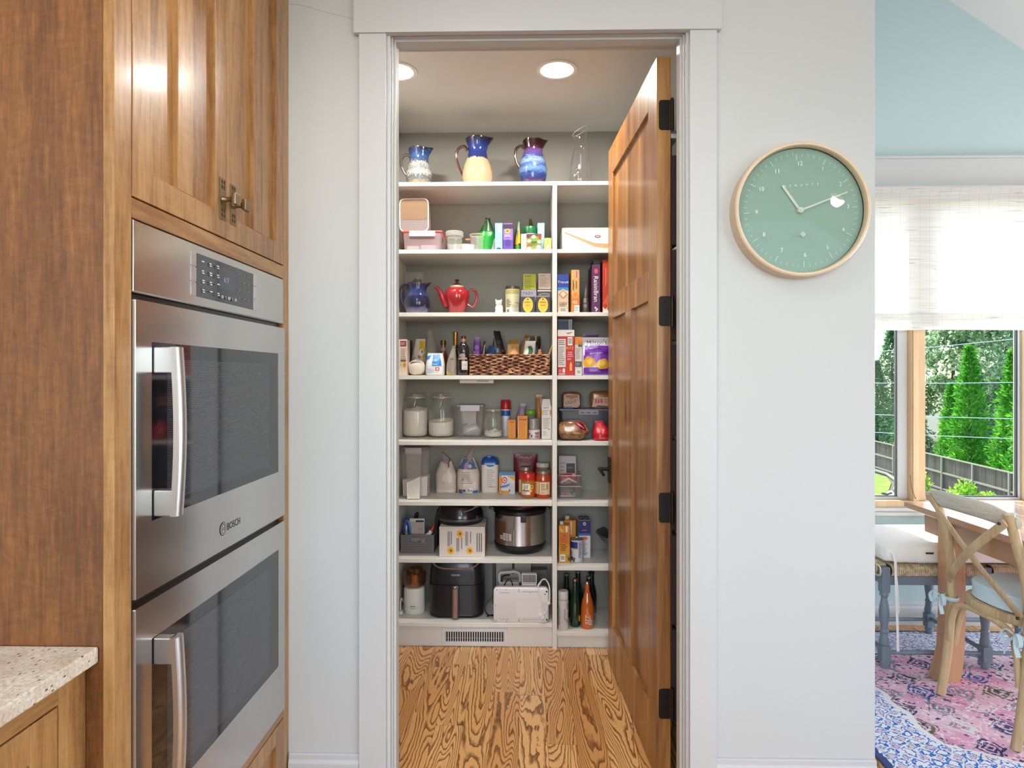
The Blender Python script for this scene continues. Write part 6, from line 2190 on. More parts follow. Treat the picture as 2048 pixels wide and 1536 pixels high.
mb = MB()
a_ = w_ / 2
mb.loft([rrect(a_ * .94, .037, .016, 0), rrect(a_ * .97, .040, .018, .006), rrect(a_, .042, .02, hh * .95), rrect(a_ * .97, .040, .02, hh)])
obj('tub_body', mb, mat('#dfd2c6', .45), t)
mb = MB()
mb.loft([rrect(a_ * 1.01, .043, .02, hh + .0005), rrect(a_ * 1.0, .042, .02, hh + .012), rrect(a_ * .85, .034, .02, hh + .032), rrect(a_ * .5, .02, .012, hh + .040)])
mb.box(-.016, .006, -.03, -.01, hh + .034, hh + .046, bev=.003)
obj('tub_lid', mb, mat('#1a4f9c', .3, 0, .2), t, label='blue lid')
decal(t, [('p', [(.28, 1.0), (.78, 1.0), (.72, .95), (.5, .92), (.34, .95)], '#2a6ab0'), ('l', .32, .2, .80, .85, 9, '#c2ada0'), ('r', .42, .20, .82, .225, '#a08c80')], flat_map((-w_ / 2, -.0425, 0), (1, 0, 0), (0, 0, 1), (0, -1, 0)), 'front_print', w_, hh)
carton('small orange and blue carton with a round red mark, left of the jars', 998, 1030, 946, 3.39, z6, .05, '#d9d6d2', [('p', [(0, 0), (0, 1), (.16, 1), (.2, .5), (.1, 0)], '#e08a1f'), ('r', 0, .88, 1, 1, '#2a86c9'), ('p', [(.5, .86), (1, .86), (1, .6), (.8, .72)], '#e3a23a'), ('e', .34, .66, .17, .15, '#c02a35'), ('e', .34, .66, .11, .095, '#f0e2da'), ('e', .34, .66, .06, .05, '#c02a35'), ('p', [(.04, .30), (.62, .40), (.70, .52), (.1, .42)], '#2a6ab8'), ('t', 'FRIDGE-N', .36, .445, .06, '#eef2f8', 9, .9), ('t', 'FREEZER', .36, .345, .06, '#24489a', 9, .9), ('r', .0, .03, .66, .17, '#d98a1f'), ('e', .14, .10, .1, .085, '#5a4420'), ('e', .14, .10, .07, .06, '#e0a040'), ('r', .64, .05, .98, .5, '#c9c7c4'), ('r', .62, .14, .70, .24, '#3d4a6a')], name='baking_soda_carton')
pouch('maroon snack bag lettered in capitals standing behind the jars', 1027, 1075, 909, 3.455, z6, .05, '#6d1220', [('t', 'SAHALE', .5, .905, .060, '#d9c2c0', -1, 1.1), ('t', 'SNACKS', .52, .845, .030, '#c9a8a8', -1, 1.2)], top=1.0, seed=63, amp=.001, fill=.5, seal=.98, name='snack_bag')
M_SAUCE = mat('#b3231a', .1, 0, .6)
M_TIN = mat('#a69c90', .3, .8)
lathe_thing('sauce_jar', 'jar of red sauce with a dented silver lid behind the peanut butter jar', 'jar', 1052, 933, 995, 3.385, z6,
            [('jar_body', mat('#c23a1d', .1, 0, .6), [(0, 0), (.036, 0), (.038, .03), (.038, .80), (.032, .87), (0, .87)], {}), ('jar_label', mat('#d9c09a', .5), [(.0383, .1), (.0384, .1), (.0384, .55), (.0383, .55)], dict(cap0=False, cap1=False)), ('jar_lid', M_TIN, [(.0335, .875), (.0345, .88), (.0345, .985), (.032, 1), (0, 1)], {})])
t, hh = lathe_thing('peanut_butter_jar', 'peanut butter jar with a bright red lid and colourful label', 'jar', 1056.5, 945, 997, 3.318, z6,
                    [('jar_body', mat('#a8682a', .15, 0, .5), [(0, 0), (.034, 0), (.037, .05), (.0375, .68), (.034, .72), (0, .72)], {}), ('jar_lid', mat('#cf1f14', .3, 0, .3), [(.0365, .725), (.037, .74), (.037, .97), (.034, 1), (0, 1)], {})])
decal(t, [('r', -.052, .13, .052, .66, '#b5762f'), ('r', -.036, .15, .010, .58, '#efe4d6'), ('p', [(.008, .58), (.034, .6), (.04, .14), (.012, .14)], '#d63a1c'), ('e', .018, .46, .010, .09, '#f0c23a'), ('e', .018, .46, .0055, .05, '#6d9a2a'), ('e', .008, .3, .012, .06, '#d9d36a'), ('t', 'Jif', -.012, .46, .17, '#1f7a4a'), ('r', -.030, .28, .002, .33, '#b3261a'), ('l', -.03, .18, .0, .26, 2, '#8a7a6a')], cyl_map(.0377), 'wrap_label', 1, hh)
t, hh = lathe_thing('sauce_jar', 'jar of orange-red pasta sauce with a silver lid and cream label, against the divider', 'jar', 1086.5, 940, 997, 3.321, z6,
                    [('jar_body', mat('#b8431a', .1, 0, .6), [(0, 0), (.038, 0), (.0405, .03), (.041, .74), (.037, .84), (.034, .87), (0, .87)], {}), ('jar_lid', M_TIN, [(.0375, .872), (.039, .88), (.039, .985), (.036, 1), (0, 1)], {})])
decal(t, [('r', -.058, .15, -.024, .60, '#dcc095'), ('r', -.021, .14, .036, .60, '#e3c9a0'), ('r', -.0215, .59, .036, .605, '#b8562a'), ('l', -.012, .30, .010, .54, 4, '#8a7046'), ('r', -.013, .30, .011, .305, '#8a7046'), ('r', .016, .32, .021, .52, '#8a7046'), ('l', -.012, .18, .008, .26, 2, '#a88a5a')], cyl_map(.0417), 'wrap_label', 1, hh)
lathe_thing('sauce_jar', 'jar with a pale grey lid standing behind the cream-labelled pasta sauce jar', 'jar', 1085.5, 925.5, 985, 3.445, z6,
            [('jar_body', mat('#a8542c', .15, 0, .5), [(0, 0), (.036, 0), (.038, .04), (.038, .78), (.032, .85), (0, .85)], {}), ('jar_lid', mat('#c9c4ba', .35), [(.0345, .855), (.0355, .87), (.0355, .98), (.033, 1), (0, 1)], {})])
# right bay, sixth shelf: two stacked clear bins of packets
x, w_, hb1 = spot(1116.5, 1163, 967, 3.293, z6)
h1 = .062
for lab, zz, hh in (('clear plastic bin holding dark chocolate packets, lower of two', z6, .060), ('clear plastic bin holding red and white packets, upper of two', z6 + .0635, .052)):
    t = thing('clear_bin', lab, 'bin', (x, 3.293 + .09, zz + EPS), group='stacked clear bins')
    tub(t, w_, .175, hh, M_CLR, .96, .012, name='bin_body')
    mb = MB()
    mb.tube([Vector((p.x, p.y, hh)) for p in rrect(w_ / 2, .0875, .012, 0)], .0022, 6, closed=True)
    obj('bin_rim', mb, mat('#cfc6c2', .2), t)
zb_ = z6 + .004
xx, ww_, _ = spot(1118.5, 1152, 967, 3.31, z6)
carton('dark chocolate packet with orange swirls in the lower clear bin', 1119.5, 1151, 970, 3.31, zb_, .03, '#2d211f', [('r', 0, 0, 1, .16, '#9c9aa0'), ('l', .1, .03, .9, .13, 1, '#d9d9dc'), ('t', 'CHOCOLATE', .52, .62, .10, '#d9c9bd'), ('t', 'MILK', .55, .84, .08, '#8a7a70'), ('e', .2, .34, .14, .12, '#b5622a'), ('e', .5, .38, .12, .1, '#c9743a'), ('e', .34, .24, .16, .08, '#8a4420'), ('e', .66, .28, .1, .08, '#d08a4a'), ('r', .84, .22, 1, .44, '#2fa08a')], name='chocolate_packet', cat='packet', h=.05)
zb_ = z6 + .0635 + .004
pouch('red and white packet curling out of the upper clear bin', 1119, 1156, 938, 3.315, zb_, .045, '#a83238', [('p', [(.05, .2), (.5, .62), (.95, .2), (.95, .06), (.5, .48), (.05, .06)], '#dcd3d0'), ('e', .5, .12, .3, .14, '#3d302d'), ('e', .42, .72, .07, .08, '#c98a96'), ('r', .72, .7, .92, .95, '#d9cfcd')], top=.9, seed=71, amp=.004, fill=.5, name='packet', cat='packet', h=.055)
carton('white and dark printed box standing at the back of the upper clear bin', 1117.5, 1152, 912, 3.375, zb_, .03, '#c2b8b6', [('r', .44, 0, .94, .72, '#3a3338'), ('l', .08, .1, .4, .8, 5, '#a09694'), ('l', .5, .5, .88, .62, 1, '#6d6468')], cat='box')

# ---- seventh shelf
z7 = Z[7]
xb1 = at(868, 752, 3.285).x
bw = .172
t = thing('plastic_basket', 'grey perforated plastic basket with a slot handle, full of craft odds and ends', 'basket', (xb1 - bw / 2, 3.285 + .09, z7 + EPS))
bh = at(835, 1071, 3.285).z - z7
M_GB = mat('#6f6869', .5)
mb = MB()
mb.box(-bw / 2 + .006, bw / 2 - .006, -.084, .084, 0, .004)
mb.box(-bw / 2, -bw / 2 + .003, -.088, .088, .002, bh)
mb.box(bw / 2 - .003, bw / 2, -.088, .088, .002, bh)
mb.box(-bw / 2 + .003, bw / 2 - .003, .085, .088, .002, bh)
hz0, hz1, hx = bh * .58, bh * .82, .036
mb.box(-bw / 2, bw / 2, -.090, -.087, 0, hz0, bev=.001)
mb.box(-bw / 2, bw / 2, -.090, -.087, hz1, bh, bev=.001)
mb.box(-bw / 2, -hx, -.090, -.087, hz0, hz1)
mb.box(hx, bw / 2, -.090, -.087, hz0, hz1)
obj('basket_body', mb, M_GB, t)
mb = MB()
mb.tube([Vector((p.x, p.y, bh)) for p in rrect(bw / 2, .089, .01, 0)], .003, 6, closed=True)
obj('basket_rim', mb, M_GB, t)
mb = MB()
nx_, nz_ = 19, 9
for i in range(nx_):
    for j in range(nz_):
        px_ = -bw / 2 + .009 + (bw - .018) * (i + .5 * (j % 2)) / nx_
        pz = .008 + (bh - .016) * j / (nz_ - 1)
        if hz0 - .006 < pz < hz1 + .006 and abs(px_) < hx + .006:
            continue
        mb.lathe([(.0020, 0), (.0020, .0004)], 6, (px_, -.0905, pz), ax='y')
o = obj('hole', mb, mat('#2a2626', .8), t)
o['kind'] = 'stuff'
zi = z7 + .0055
t = thing('tape_roll', 'blue plastic tape ring standing at the left in the grey basket', 'tape', (at(813, 752, 3.34).x + .002, 3.35, zi))
mb = MB()
cz = (at(807, 1037, 3.34).z - zi) / 2
mb.tube([Vector((.010 * math.cos(a) * 1.5, 0, cz + (cz - .012) * math.sin(a))) for a in [2 * PI * i / 24 for i in range(24)]], .0095, 8, closed=True)
obj('ring', mb, mat('#1f5fb0', .35), t)
lathe_thing('glue_stick', 'small grey tube with a pale cap beside the blue ring', 'tube', 813, 1051, 1071, 3.308, zi,
            [('tube_body', mat('#8f7f7c', .4), [(0, 0), (.007, 0), (.0075, .75), (.004, .8), (0, .8)], dict(seg=14)), ('tube_cap', mat('#d9c8b4', .4), [(.004, .805), (.0045, .97), (.003, 1), (0, 1)], dict(seg=14))])
carton('pale grey folded leaflet card standing in the grey basket', 819, 849, 1037, 3.345, zi, .004, '#b9aea6', [('r', .02, .9, .98, .985, '#d9d0c9'), ('r', .42, .88, .95, .94, '#2b2725'), ('p', [(.05, .1), (.45, .5), (.45, .42), (.05, .02)], '#a0948c'), ('r', .49, .05, .51, .85, '#cfc5be'), ('l', .55, .15, .95, .75, 3, '#a89c94')], name='leaflet', cat='card')
t = thing('hole_punch', 'black plastic clip sticking up behind the pale leaflet card', 'clip', (at(832, 752, 3.38).x, 3.385, zi))
hh = at(832, 1023, 3.38).z - zi
mb = MB()
mb.tube([(-.016, 0, .006), (-.010, 0, hh * .7), (.004, 0, hh * .92), (.012, 0, hh - .014)], [.011, .011, .012, .013], 10)
obj('clip_body', mb, mat('#17171a', .4), t)
t = thing('glue_bottle', 'white glue bottle with an orange nozzle leaning in the grey basket', 'bottle', (at(848, 752, 3.32).x, 3.325, zi + .002))
mb = MB()
mb.lathe([(0, 0), (.018, 0), (.019, .01), (.019, .075), (.010, .090), (0, .090)], 18, sy=.7)
bmesh.ops.rotate(mb.bm, verts=mb.bm.verts, cent=(0, 0, 0), matrix=Matrix.Rotation(R(28), 3, 'Y'))
bmesh.ops.translate(mb.bm, verts=mb.bm.verts, vec=(-.012, 0, .009))
gb = obj('bottle_body', mb, mat('#e6e0da', .35), t)
mb = MB()
mb.lathe([(.0105, .0905), (.011, .104), (.0, .104)], 16)
bmesh.ops.rotate(mb.bm, verts=mb.bm.verts, cent=(0, 0, 0), matrix=Matrix.Rotation(R(28), 3, 'Y'))
bmesh.ops.translate(mb.bm, verts=mb.bm.verts, vec=(-.012, 0, .009))
obj('bottle_collar', mb, mat('#efeae6', .35), t)
mb = MB()
mb.lathe([(.0085, .1045), (.007, .118), (.003, .134), (0, .136)], 16)
bmesh.ops.rotate(mb.bm, verts=mb.bm.verts, cent=(0, 0, 0), matrix=Matrix.Rotation(R(28), 3, 'Y'))
bmesh.ops.translate(mb.bm, verts=mb.bm.verts, vec=(-.012, 0, .009))
obj('nozzle', mb, mat('#d9491a', .35), t, label='orange nozzle')

x, w_, hh = spot(878.5, 970, 1054, 3.226, z7)
OC = '#e0a21f'
it = []
for u, v in ((.45, .77), (.25, .21), (.67, .21)):
    it += [('e', u, v, .082, .135, '#ecc988'), ('e', u, v, .066, .108, OC), ('e', u + .006, v, .022, .036, '#7a2a14')]
it += [('r', u0, v0, u1, v1, '#9a8f86') for u0, v0, u1, v1 in ((.185, .36, .235, .85), (.375, .19, .44, .64), (.57, .38, .63, .85))]
it += [('r', u0, v0, u1, v1, '#5e5752') for u0, v0, u1, v1 in ((.26, .42, .275, .85), (.485, .27, .50, .66), (.68, .47, .695, .85))]
it += [('r', u, .18, u + .018, .80, '#55504c') for u in (.82, .87, .915)]
it += [('r', .205, .36, .21, .85, '#c9bfb6'), ('r', .40, .19, .405, .64, '#c9bfb6'), ('r', .6, .38, .605, .85, '#c9bfb6'), ('r', .0, .94, 1, .985, '#cfc2b6')]
t = carton('large white carton with three orange round symbols and sideways print', 878.5, 970, 1054, 3.226, z7, .20, '#d8cdc4', it, name='appliance_carton', side=[('r', 0, 0, 1, 1, '#b58455')])
zc2 = z7 + hh + .0015
t = thing('dome_cover', 'big black domed appliance cover lying on the white carton with orange symbols', 'lid', (at(922, 752, 3.36).x - .002, 3.358, zc2))
LX = (at(966, 752, 3.36).x - at(876, 752, 3.36).x) / 2
hl = Z[6] - .02 - zc2 - .006
mb = MB()
mb.lathe([(0, .012), (LX * .80, .006), (LX * .96, 0), (LX * 1.02, .016), (LX * 1.03, .034), (LX * .99, .052), (LX * .86, hl * .84), (LX * .5, hl * .97), (0, hl)], 44, cap0=False)
obj('lid_dome', mb, mat('#131317', .22, 0, .3), t)
mb = MB()
mb.lathe([(LX * 1.032, .017), (LX * 1.042, .020), (LX * 1.042, .026), (LX * 1.032, .030)], 44, cap0=False, cap1=False)
obj('lid_band', mb, mat('#4b403e', .3), t)
mb = MB()
mb.tube(spl([(.025, -.118, hl * .66), (.055, -.105, hl * .72), (.078, -.088, hl * .80), (.090, -.075, hl * .86)], 4), .0038, 8)
mb.lathe([(.014, -.003), (.015, .002), (.0, .003)], 16, (.088, -.076, hl * .86))
obj('lid_handle', mb, mat('#6d6668', .3), t, label='grey handle')
t = thing('appliance_flap', 'black plastic flap leaning between the grey basket and the white carton', 'flap', (at(872, 752, 3.33).x, 3.34, z7 + EPS))
mb = MB()
mb.loft([[Vector((a, y, z)) for a, z in ((-.010, 0), (-.002, 0), (.0015, .12), (.010, .19), (.000, .205), (-.012, .16))] for y in (.03, .13)])
obj('flap', mb, mat('#15151a', .35), t)
# pressure cooker
xc, w_, _ = spot(988.5, 1091, 1015, 3.385, z7)
rc = w_ / 2
yc = 3.247 + rc + .004
hk = Z[6] - .02 - z7 - .012
t = thing('pressure_cooker', 'round stainless steel pressure cooker with black base, lid and side handles', 'cooker', (xc, yc, z7 + EPS))
M_BLK = mat('#141316', .32)
M_BRUSH = mat('#d4d3d3', .22, 1.0)
mb = MB()
mb.lathe([(0, .0), (rc * .82, 0), (rc * .93, .012), (rc * 1.0, .032), (rc * 1.005, .046), (0, .046)], 48)
obj('cooker_base', mb, M_BLK, t)
mb = MB()
mb.lathe([(rc * .985, .0465), (rc * .985, hk * .78), (0, hk * .78)], 56)
obj('steel_body', mb, M_BRUSH, t)
mb = MB()
mb.lathe([(rc * .99, hk * .781), (rc * 1.02, hk * .80), (rc * 1.02, hk * .86), (rc * .96, hk * .885), (rc * .80, hk * .90), (rc * .78, hk * .93), (0, hk * .95)], 48)
for s in (-1, 1):
    mb.box(min(s * rc * .98, s * rc * 1.19), max(s * rc * .98, s * rc * 1.19), -.045, .045, hk * .85, hk * .905, bev=.008)
obj('cooker_lid', mb, M_BLK, t)
mb = MB()
mb.lathe([(rc * .62, hk * .94), (rc * .60, hk * .975), (rc * .45, hk * .995), (0, hk)], 36, fn=lambda p, a, z: p + Vector((.025, -.02, 0)))
obj('silicone_pad', mb, mat('#8f2a1c', .45), t, label='dark red silicone pad')
mb = MB()
mb.box(.005, .034, -rc - .004, -rc * .97, hk * .66, hk * .80, bev=.004)
obj('valve_box', mb, M_BLK, t)
cm = cyl_map(rc * .985)
g_ = at(1025, 1090, 3.25).z - z7
mb = MB()
for k, (u0, u1, v0, v1, rr_) in enumerate(((-.062, -.022, hk * .50, hk * .795, .006),)):
    f = cm[0]
    rings = []
    for s_, w0 in ((v1, 1.0), ((v0 + v1) / 2, .92), (v0 + .01, .80), (v0, .62)):
        uc = (u0 + u1) / 2
        hw = (u1 - u0) / 2 * w0
        q = [f(uc - hw, s_, .0006), f(uc - hw * .8, s_, .010), f(uc, s_, .012), f(uc + hw * .8, s_, .010), f(uc + hw, s_, .0006)]
        rings.append(q)
    mb.loft(rings, closed=False, cap0=False)
obj('drip_cup', mb, glass('#e9e2dc', .35, '#b5a79c', .12, 1.2, name='smoky_plastic'), t)
decal(t, [('r', -.092, .072, -.044, .108, '#c9bfba'), ('l', -.090, .076, -.048, .104, 5, '#8a7f7c'), ('r', -.112, .076, -.095, .095, '#d6cdc8'), ('r', -.109, .080, -.098, .091, '#8a8480'), ('r', -.043, .050, -.038, hk * .5, '#8d8078'), ('r', -.032, .050, -.030, hk * .5, '#d9cfc8')], cm, 'wrap_label', 1, 1)
# right bay, seventh shelf
zr7 = ZR[7]
jc = [('r', .0, .0, 1, .45, '#dd9a20'), ('p', [(.08, .98), (.08, .82), (.55, .82)], '#e6b04a'), ('r', .62, .82, .80, .98, '#e9e2d4'), ('r', .1, .52, .9, .8, '#d2741a'), ('e', .5, .72, .12, .04, '#b35a14'), ('l', .2, .56, .8, .66, 3, '#b8621a'), ('l', .18, .30, .8, .50, 4, '#7d4a14'), ('r', .12, .03, .58, .22, '#efe6d6'), ('b', .16, .05, .54, .2), ('e', .9, .16, .14, .06, '#7d9a3a'), ('e', .92, .10, .1, .05, '#5a3a1a')]
t = carton('orange juice carton with a bar code, front one of two, against the divider', 1117.5, 1139.5, 1051, 3.257, zr7, .06, '#d98a1c', jc, name='juice_carton')
x, w_, hh = spot(1117.5, 1139.5, 1051, 3.257, zr7)
mb = MB()
mb.lathe([(.010, hh + .0005), (.0105, hh + .014), (.009, hh + .016), (0, hh + .016)], 16, (-.012, -.005, 0))
obj('carton_cap', mb, mat('#e6ddd2', .35), t)
t = carton('orange juice carton behind the front one, its white cap higher', 1128, 1151.5, 1041, 3.335, zr7, .06, '#d08a20', [('r', .55, .62, .66, .96, '#e9e2d4'), ('r', .0, .0, 1, .4, '#c97c18')], name='juice_carton')
x, w_, hh = spot(1128, 1151.5, 1041, 3.335, zr7)
mb = MB()
mb.lathe([(.013, hh + .0005), (.0135, hh + .018), (.011, hh + .020), (0, hh + .020)], 16, (-.012, 0, 0))
obj('carton_cap', mb, mat('#cfc0ae', .35), t)
t, hh = lathe_thing('food_can', 'tin can with a white label and dark blue band in front of the cartons', 'can', 1153.5, 1077, 1124, 3.290, zr7,
                    [('can_body', mat('#d6d0d8', .4), [(0, 0), (.031, 0), (.0318, .02), (.0318, .955), (0, .955)], {}), ('can_rim', M_TIN, [(.031, .957), (.033, .965), (.033, .995), (.030, 1), (.029, .975), (0, .975)], dict(cap0=False, cap1=False))])
decal(t, [('r', -.046, .62, .002, .9, '#26307d'), ('r', -.046, .585, .002, .62, '#8ab53a'), ('l', .006, .18, .024, .88, 10, '#55525c'), ('e', -.034, .4, .008, .12, '#8d6aa8'), ('e', -.03, .16, .012, .1, '#6d4a2a'), ('p', [(-.022, .02), (-.014, .22), (-.010, .2), (-.014, .02)], '#2d3a1d')], cyl_map(.0319), 'wrap_label', 1, hh)
t = carton('navy and white broth carton standing right of the can', 1157, 1181, 1042, 3.34, zr7, .085, '#dcd8da', [('r', 0, .66, 1, 1, '#1b1f66'), ('r', 0, .60, 1, .66, '#2a6ac0'), ('e', .5, .92, .12, .045, '#d9dce8'), ('r', .45, .90, .55, .94, '#1b1f66'), ('r', .3, .73, .7, .76, '#c94a55'), ('e', .45, .53, .32, .045, '#d9653a'), ('l', .15, .06, .8, .48, 14, '#6d6a80')], name='broth_carton', side=[('r', 0, .66, 1, 1, '#14183f')])
x, w_, hh = spot(1157, 1181, 1042, 3.34, zr7)
mb = MB()
for s in (-1, 1):
    mb.box(s * .014 - .012, s * .014 + .012, -.015, .015, hh + .0005, hh + .013, bev=.003)
obj('carton_cap', mb, mat('#15182a', .4), t)
t = thing('metal_bowl', 'dark grey metal bowl mostly hidden behind the open wooden door', 'bowl', (.56, 3.40, zr7 + EPS))
mb = MB()
rb = .56 - at(1193, 1070, 3.38).x
mb.lathe([(0, .002), (.045, 0), (.05, .004), (rb * .8, .075), (rb, .118), (rb - .004, .119), (rb * .78, .078), (.045, .008), (0, .007)], 40, cap0=False, cap1=False)
obj('bowl_body', mb, mat('#7d7773', .35, .7), t)

# ---- lowest shelf, left bay
z8 = Z[8]
xg, wg, _ = spot(805, 848, 1168, 3.31, z8)
rg = wg / 2
yg = 3.292 + rg
hb_ = at(826, 1171, yg).z - z8
M_CREAM = mat('#e6e1d6', .35)
t = thing('coffee_grinder', 'cream small food chopper with an amber plastic bowl, left end of the lowest shelf', 'chopper', (xg, yg, z8 + EPS))
mb = MB()
mb.lathe([(0, 0), (rg * .96, 0), (rg, .008), (rg * 1.01, hb_ * .26), (rg * 1.0, hb_ * .265)], 40, cap0=False, cap1=False)
mb.lathe([(rg * .985, hb_ * .265), (rg * .99, hb_ * .28), (rg * .96, hb_ * .9), (rg * .90, hb_ * .97), (rg * .6, hb_), (0, hb_)], 40, cap0=False)
obj('motor_base', mb, M_CREAM, t)
mb = MB()
mb.lathe([(rg * .8, hb_ + .001), (rg * 1.0, hb_ + .012), (rg * 1.06, hb_ + .03), (rg * 1.08, hb_ + .068), (rg * .95, hb_ + .070), (rg * .75, hb_ + .074)], 36, cap0=False, cap1=False)
mb.lathe([(rg * .62, hb_ + .072), (rg * .62, hb_ + .094), (0, hb_ + .094)], 24, cap0=False, fn=lambda p, a, z: p + Vector((.008, 0, 0)))
obj('amber_bowl', mb, glass('#dcb898', .08, '#a0704a', .06, 1.2, name='amber_plastic'), t)
mb = MB()
mb.lathe([(.026, hb_ + .003), (.022, hb_ + .010), (.017, hb_ + .014), (.017, hb_ + .060), (0, hb_ + .060)], 20)
obj('blade_hub', mb, mat('#d9a86a', .4), t)
decal(t, [('r', -.014, .040, .014, .045, '#8a8378'), ('r', -.016, .030, .016, .032, '#8a8378')], cyl_map(rg * 1.015), 'base_lettering', 1, 1)
mb = MB()
mb.lathe([(.006, 0), (.006, .004), (0, .004)], 12, (.004, -rg - .004, .008), ax='y')
obj('button', mb, M_CREAM, t)
mb = MB()
mb.tube(spl([(-rg * .9, .03, .02), (-rg - .006, .0, .055), (-rg - .009, -.02, .07), (-rg - .010, -.04, .05), (-rg - .008, -.045, .02)], 5), .0035, 8)
mb.box(-rg - .013, -rg + .004, -.066, -.048, .002, .022, bev=.003)
obj('power_cord', mb, M_CREAM, t)

# air fryer
xf, wf, _ = spot(856, 967, 1200, 3.26, z8)
af = wf / 2
df = .225 / 2
yf = 3.246 + df
hf = Z[7] - .02 - z8 - .008
M_FRY = mat('#17171c', .34, 0, .15)
t = thing('air_fryer', 'black air fryer with a bronze drawer handle and top band on the lowest shelf', 'air fryer', (xf, yf, z8 + EPS))
hs = hf * .58
mb = MB()
mb.loft([rrect(af * .90, df * .92, .05, 0), rrect(af * .97, df * .97, .055, .006), rrect(af * .985, df * .98, .055, .016), rrect(af * .97, df * .97, .055, .018)])
obj('foot_ring', mb, mat('#0f0f11', .3), t)
mb = MB()
mb.loft([rrect(af * 1.0, df, .06, .0185), rrect(af * 1.0, df, .06, .03), rrect(af * .985, df * .985, .06, hs - .0015)])
obj('basket_drawer', mb, M_FRY, t)
mb = MB()
mb.loft([rrect(af * .98, df * .98, .06, hs + .0015), rrect(af * .955, df * .965, .06, hf * .80), rrect(af * .90, df * .93, .065, hf * .93), rrect(af * .84, df * .86, .06, hf * .99), rrect(af * .76, df * .78, .05, hf)])
obj('upper_body', mb, M_FRY, t)
mb = MB()
pts = []
for i in range(25):
    u = -1 + 2 * i / 24
    e = abs(u) ** 6
    pts.append((u * af * .86, -df * (1.0 - .06 * abs(u) ** 2) + .012 * e + .004, hf * .865 + .055 * hf * 2 * abs(u) ** 5))
mb.tube(pts, .0055, 8, flat=(.8, 1.3), up=(0, -1, .3))
obj('top_band', mb, mat('#b8a096', .3, .7), t, label='bronze band')
mb = MB()
mb.box(-.019, .019, -df - .024, -df + .004, .012, hs + .004, bev=.006)
hd = obj('drawer_handle', mb, mat('#5d5552', .28, .8), t, label='bronze handle')
mb = MB()
mb.box(-.010, .010, -df - .0255, -df - .0238, .010, hs - .012, bev=.0008)
obj('handle_face', mb, mat('#a08a80', .22, .9), hd)
mb = MB()
mb.lathe([(.0042, 0), (.004, .0016), (0, .0018)], 12, (0, -df - .0242, hs - .003), ax='y')
bmesh.ops.rotate(mb.bm, verts=mb.bm.verts, cent=(0, -df - .0242, hs - .003), matrix=Matrix.Rotation(PI, 3, 'X'))
obj('release_button', mb, mat('#e9e6e2', .2, .5), hd)
decal(t, [('t', 'COSORI', 0, 0, .0085, '#d6d3cf', 0, 1.0)], flat_map((0, -df * .985, hf * .755), (1, 0, 0), (0, .08, 1), (0, -1, 0)), 'maker_lettering')

# white appliance standing on edge, with its cord
xs, ws, hs2 = spot(987, 1097, 1176, 3.197, z8)
t = thing('white_appliance', 'white appliance base standing on its edge with screws and a coiled cord', 'appliance', (xs, 3.197 + .021, z8 + EPS), R(0))
M_WA = mat('#e6e1df', .35)


def rr2(a, b0, b1, r_, y):
    out = []
    for cx, cz, a0 in ((a - r_, b1 - r_, 0), (-a + r_, b1 - r_, 90), (-a + r_, b0 + r_, 180), (a - r_, b0 + r_, 270)):
        for i in range(6):
            an = R(a0 + 18 * i)
            out.append(Vector((cx + r_ * math.cos(an), y, cz + r_ * math.sin(an))))
    return out


A2 = ws / 2
mb = MB()
mb.loft([rr2(A2 - .006, .006, hs2 - .006, .016, -.021), rr2(A2, 0, hs2, .02, -.016), rr2(A2, 0, hs2, .02, .012), rr2(A2 - .012, .010, hs2 - .010, .02, .021)])
obj('housing', mb, M_WA, t)
mb = MB()
mb.loft([rr2(.062, .028, hs2 - .028, .008, -.0228), rr2(.062, .028, hs2 - .028, .008, -.0212)])
for p in mb.bm.verts:
    p.co.x += .040
obj('battery_cover', mb, M_WA, t)
mb = MB()
mb.box(-.0045, -.0035, -.0216, -.0212, .012, hs2 - .012)
mb.box(-.105, -.058, -.0222, -.0212, .016, .020)
mb.box(-.105, -.058, -.0222, -.0212, hs2 - .026, hs2 - .022)
mb.box(.006, .09, -.0222, -.0212, hs2 - .019, hs2 - .016)
mb.box(.006, .09, -.0222, -.0212, .014, .017)
o = obj('ribs', mb, mat('#bdb7b4', .4), t)
o['kind'] = 'stuff'
for sx_, sz_, r_ in ((-.122, .94, .0022), (-.075, .95, .0022), (-.011, .95, .0022), (-.011, .90, .0022), (-.122, .06, .0022), (-.072, .04, .0022), (-.011, .05, .0022), (-.011, .09, .0022), (-.126, .5, .0022), (-.012, .5, .0022), (.098, .52, .0022), (.047, .84, .0022), (.128, .9, .005), (.128, .09, .0055), (.120, .82, .003)):
    mb = MB()
    mb.lathe([(r_, 0), (r_, .0006)], 10, (sx_, -.0222 if .03 < sx_ < .1 else -.0218, sz_ * hs2), ax='y')
    if r_ > .004:
        obj('rubber_foot', mb, mat('#3a3536', .5), t)
    else:
        obj('screw', mb, mat('#2b2829', .5), t)
mb = MB()
q = spl([(.100, -.010, hs2 + .030), (.085, -.018, hs2 + .006), (.098, -.026, hs2 * .72), (.120, -.027, hs2 * .60), (.134, -.026, hs2 * .55), (.142, -.022, hs2 * .62), (.143, -.012, hs2 * .95), (.136, -.006, hs2 + .02), (.122, -.004, hs2 + .038), (.105, -.004, hs2 + .034), (.092, -.006, hs2 + .010)], 6)
mb.tube(q, .0034, 8)
q = spl([(.139, -.024, hs2 * .58), (.133, -.027, hs2 * .50), (.125, -.028, hs2 * .36), (.112, -.029, hs2 * .26)], 5)
mb.tube(q, .0032, 8)
cordo = obj('power_cord', mb, M_WA, t)
mb = MB()
